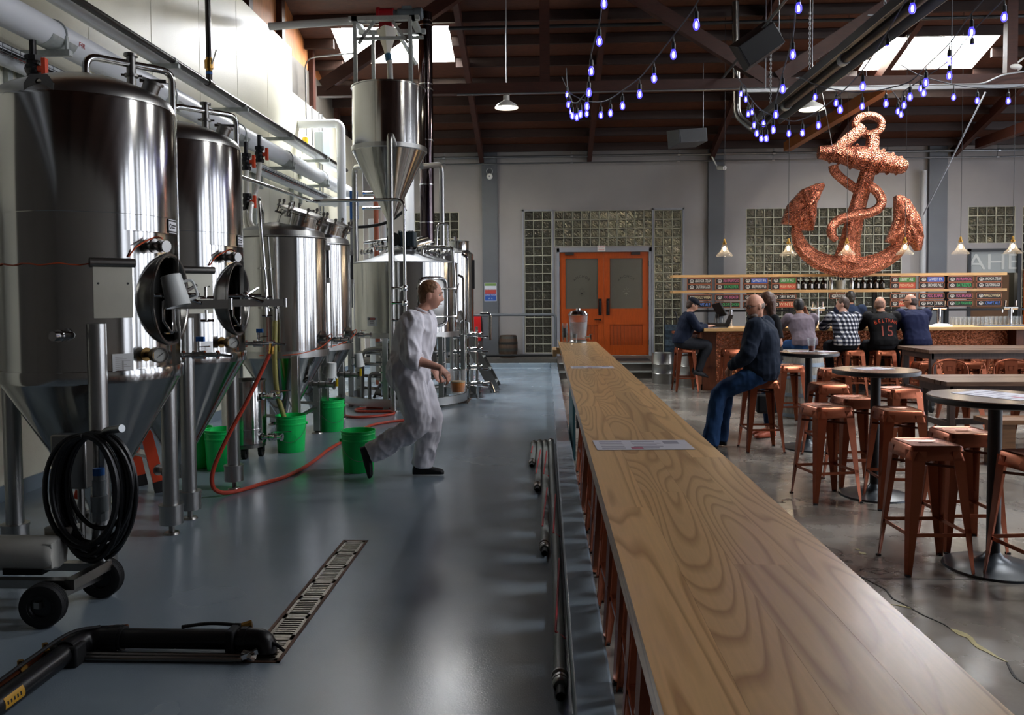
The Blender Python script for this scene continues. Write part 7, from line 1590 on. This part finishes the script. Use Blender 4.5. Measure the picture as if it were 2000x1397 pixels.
def sleeve_to(J, s, t, r0=.066, r1=.05, r2=.046):
    """points and radii of an arm sleeve; t up to 1 = elbow, 2 = wrist"""
    a, e, w_ = Vector(J['sh'+s]), Vector(J['el'+s]), Vector(J['wr'+s])
    if t <= 1: return [a, a.lerp(e, t)], [r0, r0-.004]
    return [a, a.lerp(e, .55), e, e.lerp(w_, t-1)], [r0, r1+.006, r1, r2]
def tube_open(b, pts, rad):
    b.tube(spline(pts, 5) if len(pts) > 2 else pts, list(np.interp(np.linspace(0, 1, (len(pts)-1)*5+1 if len(pts) > 2 else 2), np.linspace(0, 1, len(rad)), rad)), 16); b.ball(tuple(pts[0]), rad[0], 12)
def hair_buzz(b, c, fr):
    M = Matrix((tuple(fr.f)+(0,), tuple(fr.l)+(0,), tuple(fr.u)+(0,), (0,0,0,1))).transposed()
    for sh, r in (((-.024,.0), (.082,.0785,.075)), ((-.03,-.03), (.075,.0775,.06))):
        e = MB(); e.ball((0,0,0), r, 24, k=14); M.translation = Vector(c)+fr.f*sh[0]+fr.u*sh[1]; b.add([M @ Vector(v) for v in e.v], e.f)
# ---- the brewer in white coveralls, walking right
F0 = Fr(.06); P0_ = (-1.08, 6.78, 0); g = lambda f, l, u: tuple(Vector(P0_)+F0.f*f+F0.l*l+Vector((0,0,u)))
J = dict(pelvis=g(-.1,0,.9), chest=g(-.03,0,1.3), neck=g(.035,0,1.44), head=g(.1,0,1.575), shR=g(-.04,-.19,1.35), shL=g(-.01,.19,1.36), elR=g(-.05,-.265,1.05), elL=g(-.06,.27,1.08), wrR=g(.20,-.325,.975), wrL=g(.1,.28,.9),
    hipR=g(-.1,-.09,.87), hipL=g(-.08,.09,.87), knR=g(-.02,-.11,.475), knL=g(.075,.09,.475), anR=g(-.41,-.1,.235), anL=g(-.0,.09,.085))
J['tfr'] = Fr(.06, (.16,0,1)); J['pfr'] = Fr(.06, (.05,0,1)); J['hfr'] = Fr(.0, (.12,0,1)); J['hs'] = 1.04
white = cloth('coverall', '#dcd9de', .85, .04); hb = mat('hair_blond', '#6e4a2e', .6, noise=.25, nscale=60); shoek = mat('shoe_black', '#0d0d0e', .55)
TS = torso_secs(J)
def coverall(b):
    loft(b, [(c, w_*1.12+.014, d*1.22+.024, f_) for c, w_, d, f_ in torso_secs(J)[:-1]])
    tube_open(b, *sleeve_to(J, 'R', 1.28, .092, .078, .07)); tube_open(b, *sleeve_to(J, 'L', 1.28, .092, .078, .07))
    for s in ('R', 'L'):
        h, k, a = Vector(J['hip'+s]), Vector(J['kn'+s]), Vector(J['an'+s]); e = a+(k-a).normalized()*.0
        tube_open(b, [h+Vector((0,0,.03)), h.lerp(k,.5)+F0.f*.012, k, k.lerp(e,.5), e], [.13,.12,.096,.09,.085])
def cuffs(b):
    for s in ('R',):
        e, w_ = Vector(J['el'+s]), Vector(J['wr'+s]); b.tube([e.lerp(w_,.08), e.lerp(w_,.31)], [.076,.073], 18)
def collar(b):
    n = Vector(J['neck']); f = J['tfr']
    b.tube([n+f.f*(.06*math.cos(a)-.006)+f.l*(.066*math.sin(a))+Vector((0,0,.0+.018*math.cos(a+PI))) for a in [2*PI*i/16 for i in range(16)]], .013, 8, closed=True); b.bar(n+f.f*.06+f.l*.03+Vector((0,0,.02)), n+f.f*.1+f.l*.05-Vector((0,0,.06)), .05, .012); b.bar(n+f.f*.06-f.l*.03+Vector((0,0,.02)), n+f.f*.1-f.l*.05-Vector((0,0,.06)), .05, .012)
sideD = Vector((.62,-.12,-.78))
br = build_person('man in white coveralls walking right with a pitcher of beer', P0_, J, '#cf9a84', [('coverall', white, coverall, .016), ('cuff', white, cuffs, .003), ('collar', white, collar, 0)], .0065, True, hair_short((-.018,0,.026),(.098,.083,.1)), hb,
    shoes=[(g(-.0,.09,.085), F0.f, None, shoek), (g(-.415,-.1,.225), Vector((.26,0,-.97)), Vector((.95,0,.27)), shoek)],
    hands=[((J['wrR'], (.6,-.1,-.62), (.35,.1,-.9), (.3,-.9,.2)), dict(curl=[.55,.6,.65,.7], s=1.05)), ((J['wrL'], (.5,0,-.9), (.5,-.5,.3), (.6,-.3,.1)), dict(curl=.5))], torso=TS)
b = MB(); p = Vector(J['chest'])+F0.f*.128+F0.l*-.085+Vector((0,0,-.03)); 
for i in range(5): b.bar(p+Vector((.003,-.03,.045-.02*i)), p+Vector((-.002,-.05-.01*(i % 2),.03-.02*i)), .012, .004)
b.build('chest_badge', label_k, br)
# the pitcher
t = thing('beer_pitcher', 'clear plastic pitcher half full of orange beer held by the brewer', 'pitcher', (-.717, 6.44, .772)); hazy = mat('hazy_beer', '#ff9d1c', .3); clearp = rim_alpha(mat('clear_plastic', '#dcdcd8', .1, spec=.8), .08, .6)
b = MB(); b.lathe([(.001,.002),(.05,.002),(.055,.01),(.066,.18),(.07,.195),(.067,.195),(.063,.18),(.052,.012),(.001,.01)], n=32); b.add([(.06,-.02,.19),(.06,.02,.19),(.09,0,.2),(.06,0,.16)], [(0,3,2),(1,2,3),(0,2,1)]); b.build('jug', clearp, t, False)
b = MB(); b.lathe([(.001,.012),(.0515,.013),(.0575,.09),(.001,.09)], n=28); bb_ = b.build('beer', hazy, t, False)
b = MB(); b.lathe([(.0576,.09),(.0585,.1),(.001,.1)], n=28); b.build('foam', mat('beer_foam', '#e8cfa0', .6), t, False)
b = MB(); b.tube(bend([(-.06,0,.165),(-.11,0,.165),(-.1,0,.05),(-.055,0,.05)], .03), .009, 8); b.build('handle', clearp, t, False)
# ---- bald man leaning on a stool
FB_ = Fr(math.radians(156)); PB = (2.27, 8.5, -.1); g = lambda f, l, u: tuple(Vector(PB)+FB_.f*f+FB_.l*l+Vector((0,0,u)))
J = dict(pelvis=g(-.0,0,.86), chest=g(.02,0,1.27), neck=g(.06,0,1.41), head=tuple(Vector((2.175,8.42,1.44))), shL=g(.03,.205,1.33), shR=g(.0,-.205,1.33), elL=g(.11,.3,1.03), elR=g(.08,-.3,1.03), wrL=g(.31,.1,.9), wrR=g(.3,-.06,.9),
    hipL=g(.02,.1,.84), hipR=g(.02,-.1,.84), knL=g(.40,.16,.62), knR=g(.38,-.13,.62), anL=g(.50,.19,.13), anR=g(.47,-.12,.13))
J['tfr'] = Fr(math.radians(156), (-.1,.04,1)); J['hfr'] = Fr(math.radians(196), (-.22,-.05,1)); J['hs'] = 1.04
navy = cloth('navy_fleece', '#141d2b', .8); jean = cloth('jeans', '#1f3a5e', .8, .25); greyh = mat('hair_grey', '#6f6259', .7, noise=.2, nscale=60)
TS = torso_secs(J, 1.14, .03)
def fleece(b):
    loft(b, [(c, w_*1.1+.01, d*1.12+.012, f_) for c, w_, d, f_ in TS[:-1]])
    tube_open(b, *sleeve_to(J, 'R', 1.93, .098, .078, .05)); tube_open(b, *sleeve_to(J, 'L', 1.93, .098, .078, .05))
    n = Vector(J['neck']); b.tube([n+FB_.f*(.07*math.cos(a))+FB_.l*(.076*math.sin(a))+Vector((0,0,.005)) for a in [2*PI*i/16 for i in range(16)]], .024, 8, closed=True)
def jeans(b):
    loft(b, [(c, w_*1.06+.008, d*1.06+.008, f_) for c, w_, d, f_ in TS[:3]])
    for s in ('R', 'L'): h, k, a = Vector(J['hip'+s]), Vector(J['kn'+s]), Vector(J['an'+s]); tube_open(b, [h, h.lerp(k,.5), k, k.lerp(a,.5), a-Vector((0,0,.06))], [.12,.105,.085,.078,.09])
def beard(b, c, fr):
    hair_fringe(b, c, fr); e = MB(); e.ball((0,0,0), (.05,.052,.034), 20, k=12); M = Matrix((tuple(fr.f)+(0,), tuple(fr.l)+(0,), tuple(fr.u)+(0,), (0,0,0,1))).transposed(); M.translation = Vector(c)+fr.f*.043-fr.u*.09; b.add([M @ Vector(v) for v in e.v], e.f)
build_person('bald bearded man in dark navy fleece and jeans leaning on a copper stool', PB, J, '#cc967c', [('fleece', navy, fleece, .009), ('jeans', jean, jeans, .008)], .0075, True, beard, greyh, glass_=True, torso=TS,
    shoes=[(g(.50,.19,.085), FB_.f, None, shoek), (g(.47,-.12,.085), FB_.f, None, shoek)],
    hands=[((J['wrL'], tuple(FB_.f*.5-FB_.l*.7-Vector((0,0,.5))), tuple(-FB_.f*.4-FB_.l*.2-Vector((0,0,.6))), tuple(FB_.f*.8+Vector((0,0,.4)))), dict(curl=.45)), ((J['wrR'], tuple(FB_.f*.5+FB_.l*.7-Vector((0,0,.5))), tuple(-FB_.f*.4+FB_.l*.2-Vector((0,0,.6))), tuple(FB_.f*.8+Vector((0,0,.4)))), dict(curl=.45))], neck_r=.062)
# ---- woman with long brown hair behind him
FW = Fr(math.radians(185)); PW = (2.60, 9.42, -.1); g = lambda f, l, u: tuple(Vector(PW)+FW.f*f+FW.l*l+Vector((0,0,u)))
J = dict(pelvis=g(-.02,0,.93), chest=g(.0,0,1.32), neck=g(.02,0,1.43), head=g(.05,0,1.565), shL=g(.0,.165,1.37), shR=g(.0,-.165,1.37), elL=g(-.03,.23,1.1), elR=g(-.02,-.23,1.1), wrL=g(.16,.16,1.02), wrR=g(.16,-.14,1.02),
    hipL=g(0,.08,.9), hipR=g(0,-.08,.9), knL=g(.04,.08,.5), knR=g(.0,-.08,.5), anL=g(.03,.08,.09), anR=g(-.03,-.09,.09))
J['tfr'] = Fr(math.radians(185)); J['hfr'] = Fr(math.radians(170)); J['hs'] = .97
blk_c = cloth('black_top', '#0d0d10', .85); jean2 = cloth('blue_jeans', '#1a2c48', .8, .2); brownh = mat('hair_brown', '#452a1b', .5, noise=.3, nscale=50)
TS = torso_secs(J, .88)
def long_hair(b, c, fr):
    hair_short((-.02,0,.02), (.1,.086,.11))(b, c, fr); class_ = None
    loft(b, [(Vector(c)-fr.f*.045+fr.u*.02, .085, .07, fr), (Vector(c)-fr.f*.06-fr.u*.1, .085, .055, fr), (Vector(c)-fr.f*.07-fr.u*.2, .08, .045, fr), (Vector(c)-fr.f*.06-fr.u*.3, .06, .03, fr)])
def top_(b):
    loft(b, [(c, w_*1.06+.006, d*1.06+.008, f_) for c, w_, d, f_ in TS[1:-1]]); tube_open(b, *sleeve_to(J, 'R', .8, .062)); tube_open(b, *sleeve_to(J, 'L', .8, .062))
def jeans_w(b):
    loft(b, [(c, w_*1.05, d*1.05, f_) for c, w_, d, f_ in TS[:3]])
    for s in ('R', 'L'): h, k, a = Vector(J['hip'+s]), Vector(J['kn'+s]), Vector(J['an'+s]); tube_open(b, [h, h.lerp(k,.5), k, k.lerp(a,.5), a+Vector((0,0,.05))], [.09,.08,.06,.057,.048])
coral = mat('coral_shoe', '#b5583c', .5)
build_person('woman with long brown hair and black top standing behind the bald man', PW, J, '#c08d76', [('top', blk_c, top_, .005), ('jeans', jean2, jeans_w, .005)], .009, True, long_hair, brownh, torso=TS, fem=True,
    shoes=[(g(.03,.08,.08), FW.f+FW.l*.3, None, coral), (g(-.03,-.09,.08), FW.f-FW.l*.1, None, coral)],
    hands=[((J['wrL'], tuple(FW.f-FW.l*.4), (0,0,-1), tuple(FW.f*.2-FW.l)), dict(curl=.5, s=.92)), ((J['wrR'], tuple(FW.f+FW.l*.4), (0,0,-1), tuple(FW.f*.2+FW.l)), dict(curl=.5, s=.92))], neck_r=.046)
t = thing('handbag', 'black shoulder bag hanging at the hip of the woman with long hair', 'bag', (2.5, 9.25, .2))
b = MB(); b.box((2.4,9.17,.2), (2.64,9.27,.42)); b.build('bag', rubber, t, bevel=.03)
b = MB(); b.tube(bend([(2.43,9.22,.41),(2.58,9.4,1.1),(2.64,9.4,1.24),(2.62,9.3,.41)], .05), .008, 6); b.build('strap', rubber, t)
# ---- people seated at the bar
def seated(label, x, y, ang, skin_c, hairm, hairfn, shirt_m, pants_m, lean=.16, head_dir=0., k=1., tall=0., sleeve=1.3, arms=None, glass_=False, face=True, up=None, z0=-.1, standing=False, shoe_m=None, group=None, jac=.006):
    f = Fr(ang); P = (x, y, z0); g = lambda a, l, u: tuple(Vector(P)+f.f*a+f.l*l+Vector((0,0,u)))
    J = dict(pelvis=g(0,0,.87), chest=g(lean*.8,0,1.23+tall), neck=g(lean*1.05,0,1.36+tall), head=g(lean*1.25+.02,0,1.495+tall), shL=g(lean*.85,.195*k,1.29+tall), shR=g(lean*.85,-.195*k,1.29+tall))
    A = arms or dict(elL=(.38,.27,1.13), elR=(.38,-.27,1.13), wrL=(.56,.08,1.16), wrR=(.56,-.08,1.16))
    for q, v in A.items(): J[q] = g(*v)
    if standing: J.update(hipL=g(0,.09,.88), hipR=g(0,-.09,.88), knL=g(.03,.09,.48), knR=g(.0,-.09,.48), anL=g(0,.09,.09), anR=g(-.03,-.09,.09))
    else: J.update(hipL=g(.03,.09,.845), hipR=g(.03,-.09,.845), knL=g(.43,.15,.8), knR=g(.43,-.13,.8), anL=g(.3,.14,.37), anR=g(.27,-.12,.36))
    J['tfr'] = Fr(ang, tuple(f.f*(lean*.8/.36)+Vector((0,0,1)))); J['pfr'] = f; J['hfr'] = Fr(ang+head_dir, up or tuple(f.f*.15+Vector((0,0,1))))
    TS = torso_secs(J, k)
    def sh(b):
        S_ = TS[:-1] if not standing else TS[1:-1]
        loft(b, [(c, w_*1.09+.01, d*1.12+.012, f_) for c, w_, d, f_ in S_[1 if not standing else 0:]]); tube_open(b, *sleeve_to(J, 'R', sleeve, .084*k, .066, .054)); tube_open(b, *sleeve_to(J, 'L', sleeve, .084*k, .066, .054))
        n = Vector(J['neck']); b.tube([n+f.f*(.06*math.cos(a))+f.l*(.066*math.sin(a)) for a in [2*PI*i/14 for i in range(14)]], .016, 8, closed=True)
    def pa(b):
        loft(b, [(c, w_*1.04, d*1.04, f_) for c, w_, d, f_ in TS[:3]])
        for s in ('R', 'L'): h, kk, a = Vector(J['hip'+s]), Vector(J['kn'+s]), Vector(J['an'+s]); tube_open(b, [h, h.lerp(kk,.5), kk, kk.lerp(a,.5), a], [.105,.095,.075,.066,.058])
    T_ = Vector((0,0,1)); hands = []
    for s, sg in (('L',1), ('R',-1)):
        d = (Vector(J['wr'+s])-Vector(J['el'+s])).normalized(); hands.append(((J['wr'+s], tuple(d), (0,0,-1), tuple(f.l*-sg+f.f*.2)), dict(curl=.4)))
    return build_person(label, P, J, skin_c, [('shirt', shirt_m, sh, jac), ('trousers', pants_m, pa, .005)], .0105, face, hairfn, hairm, torso=TS, hands=hands, glass_=glass_, shoes=[(Vector(J['an'+s]), f.f*1+Vector((0,0,-.25)), None, shoe_m or shoek) for s in ('L','R')], group=group), J, f
darkh = mat('hair_dark', '#15110f', .5, noise=.2, nscale=50); midh = mat('hair_mid_brown', '#3a281d', .6, noise=.25, nscale=50)
pantd = cloth('dark_trousers', '#17181c', .85); pantg = cloth('charcoal_trousers', '#2c2e33', .85); jean3 = cloth('jeans_mid', '#24446e', .8, .2)
navysh = cloth('navy_shirt', '#121a2c', .8)
# man in cap at the bar end, facing right
A = dict(elL=(.25,.22,1.14), elR=(.25,-.22,1.10), wrL=(.45,.12,1.13), wrR=(.45,-.1,1.13))
cap_t, Jc, fc = seated('man in dark cap and navy shirt typing at a laptop at the bar end', 2.33, 13.88, .0, '#b98a72', midh, hair_short(), navysh, pantg, .14, 0., 1., .0, 1.75, A, up=(.45,0,1), shoe_m=mat('grey_sneaker', '#26282b', .6))
hc = Vector(Jc['head']); hf = Jc['hfr']; b = MB(); e = MB(); e.ball((0,0,0), (.106,.09,.075), 24, k=14); M = Matrix((tuple(hf.f)+(0,), tuple(hf.l)+(0,), tuple(hf.u)+(0,), (0,0,0,1))).transposed(); M.translation = hc+hf.u*.058-hf.f*.006; b.add([M @ Vector(v) for v in e.v], e.f)
b.lathe([(.001,.0),(.09,-.0),(.092,.006),(.001,.01)], (0,0,0), 20, None, -1.1, 1.1) if False else None
b.add([M @ Vector(v) for v in [(.06,-.07,-.012),(.13,-.06,-.022),(.185,0,-.03),(.13,.06,-.022),(.06,.07,-.012),(.06,-.07,-.004),(.13,-.06,-.014),(.185,0,-.022),(.13,.06,-.014),(.06,.07,-.004)]], [(4,3,2,1,0),(5,6,7,8,9),(0,1,6,5),(1,2,7,6),(2,3,8,7),(3,4,9,8)]); b.build('cap', cloth('cap_navy', '#10151f'), cap_t)
b = MB(); b.box((0,0,0),(0.001,.001,.001)) if False else None
# man in grey shirt, back to us, hand at his face
A = dict(elR=(.42,-.28,1.13), elL=(.38,.27,1.13), wrR=(.3,-.13,1.38), wrL=(.55,.08,1.16))
greysh = cloth('grey_shirt', '#6b6068', .8)
seated('man in grey mauve shirt seated at the bar with hand at his face', 4.18, 13.1, PI/2+.05, '#9a6a50', darkh, hair_short((-.016,0,.018),(.1,.086,.108)), greysh, jean3, .2, -.2, 1.04, -.02, 1.2, A, face=False)
# plaid
def plaid():
    m = mat('plaid_cloth', '#15161c', .85, spec=.2); nt = m.node_tree; b = nt.nodes['Principled BSDF']; N = nt.nodes.new; L = nt.links.new
    tc = N('ShaderNodeTexCoord'); sp = N('ShaderNodeSeparateXYZ'); L(tc.outputs['Object'], sp.inputs[0]); outs = []
    xy = N('ShaderNodeMath'); xy.operation = 'MULTIPLY_ADD'; xy.inputs[1].default_value = .6; L(sp.outputs[1], xy.inputs[0]); L(sp.outputs[0], xy.inputs[2])
    for src in (xy.outputs[0], sp.outputs[2]):
        mu = N('ShaderNodeMath'); mu.operation = 'MULTIPLY'; mu.inputs[1].default_value = 15; L(src, mu.inputs[0]); fr = N('ShaderNodeMath'); fr.operation = 'FRACT'; L(mu.outputs[0], fr.inputs[0]); gt = N('ShaderNodeMath'); gt.operation = 'GREATER_THAN'; gt.inputs[1].default_value = .55; L(fr.outputs[0], gt.inputs[0]); outs.append(gt)
    ad = N('ShaderNodeMath'); ad.operation = 'ADD'; L(outs[0].outputs[0], ad.inputs[0]); L(outs[1].outputs[0], ad.inputs[1]); dv = N('ShaderNodeMath'); dv.operation = 'MULTIPLY'; dv.inputs[1].default_value = .5; L(ad.outputs[0], dv.inputs[0])
    cr = N('ShaderNodeValToRGB'); e = cr.color_ramp.elements; e[0].color = lin('#14161f'); e[1].color = lin('#dcdad8'); x = e.new(.5); x.color = lin('#5a5c68'); L(dv.outputs[0], cr.inputs[0]); L(cr.outputs[0], b.inputs['Base Color']); return m
A = dict(elL=(.34,.27,1.12), elR=(.36,-.26,1.12), wrL=(.52,.1,1.14), wrR=(.54,-.1,1.14))
seated('man in black and white plaid shirt seated at the bar looking left', 4.84, 13.08, PI/2, '#bb8f7c', midh, hair_short(), plaid(), pantd, .14, 1.15, 1.04, .0, 1.75, A)
# black jersey with lettering
A = dict(elL=(.36,.25,1.12), elR=(.36,-.22,1.12), wrL=(.54,.08,1.14), wrR=(.54,-.1,1.14))
jer, Jj, fj = seated('man in black jersey with orange lettering and number seated at the bar', 5.42, 13.06, PI/2-.05, '#b08068', mat('hair_cropped', '#6a4c3e', .7), hair_buzz, cloth('black_jersey', '#0c0b0c', .8), pantd, .12, -1.0, 1.1, .0, 1.1, A, glass_=True)
jo = mat('jersey_orange', '#d8502e', .6); jb = mat('jersey_outline', '#8c3524', .6)
shirt_o = [c for c in jer.children if c.name.startswith('shirt')][0]
bvh = BVHTree.FromPolygons([v.co.copy() for v in shirt_o.data.vertices], [tuple(p.vertices) for p in shirt_o.data.polygons])
def on_back(ch, size, x, z, m, rot=0., sx=1.):
    me = text_mesh(ch, size, .0005).copy(); bm_ = bmesh.new(); bm_.from_mesh(me); bmesh.ops.subdivide_edges(bm_, edges=[e for e in bm_.edges if e.calc_length() > .02], cuts=2, use_grid_fill=False); bm_.to_mesh(me); bm_.free()
    me.transform(Matrix.Translation((x,z,0)) @ Matrix.Rotation(rot, 4, 'Z') @ Matrix.Diagonal((sx,1,1,1)))
    for v in me.vertices:
        hit = bvh.ray_cast(Vector((v.co.x, -1, v.co.y)), Vector((0,1,0))); y = hit[0].y if hit[0] is not None else -.12; v.co = Vector((v.co.x, y-.003-abs(v.co.z), v.co.y))
    me.materials.clear(); me.materials.append(m); link('lettering', me, jer)
for i, chx in enumerate('BELTRAN'):
    u = (i-3)/3; on_back(chx, .085, .155*u+.005, 1.235-.035*u*u, jo, -.22*u, .85)
on_back('1', .24, -.065, 1.06, jb); on_back('5', .24, .055, 1.06, jb)
# navy polo
A = dict(elL=(.3,.23,1.1), elR=(.36,-.28,1.12), wrL=(.5,.16,1.14), wrR=(.54,-.1,1.14))
seated('man in navy polo shirt with cropped hair seated at the bar turning left', 5.95, 13.06, PI/2+.1, '#b0806a', mat('hair_cropped_dark', '#3a2c27', .7), hair_buzz, cloth('navy_polo', '#171c38', .8), pantd, .16, .95, 1.1, .04, .95, A, glass_=True)
# bartender
A = dict(elL=(.1,.25,1.05), elR=(.1,-.25,1.05), wrL=(.3,.12,1.0), wrR=(.3,-.12,1.0))
seated('bartender in dark blue shirt standing behind the bar with his back turned', 5.58, 14.95, PI/2-.5, '#8f644e', darkh, hair_short((-.016,0,.024),(.096,.08,.1)), cloth('dark_blue_shirt', '#16233a', .8), pantd, .06, .3, 1.02, .1, 1.2, A, face=False, standing=True)
# man at the low table, just his arm at the right edge is seen in the photograph: dark blue sleeve
# ================================================================== wrap up: labels for members of long rows
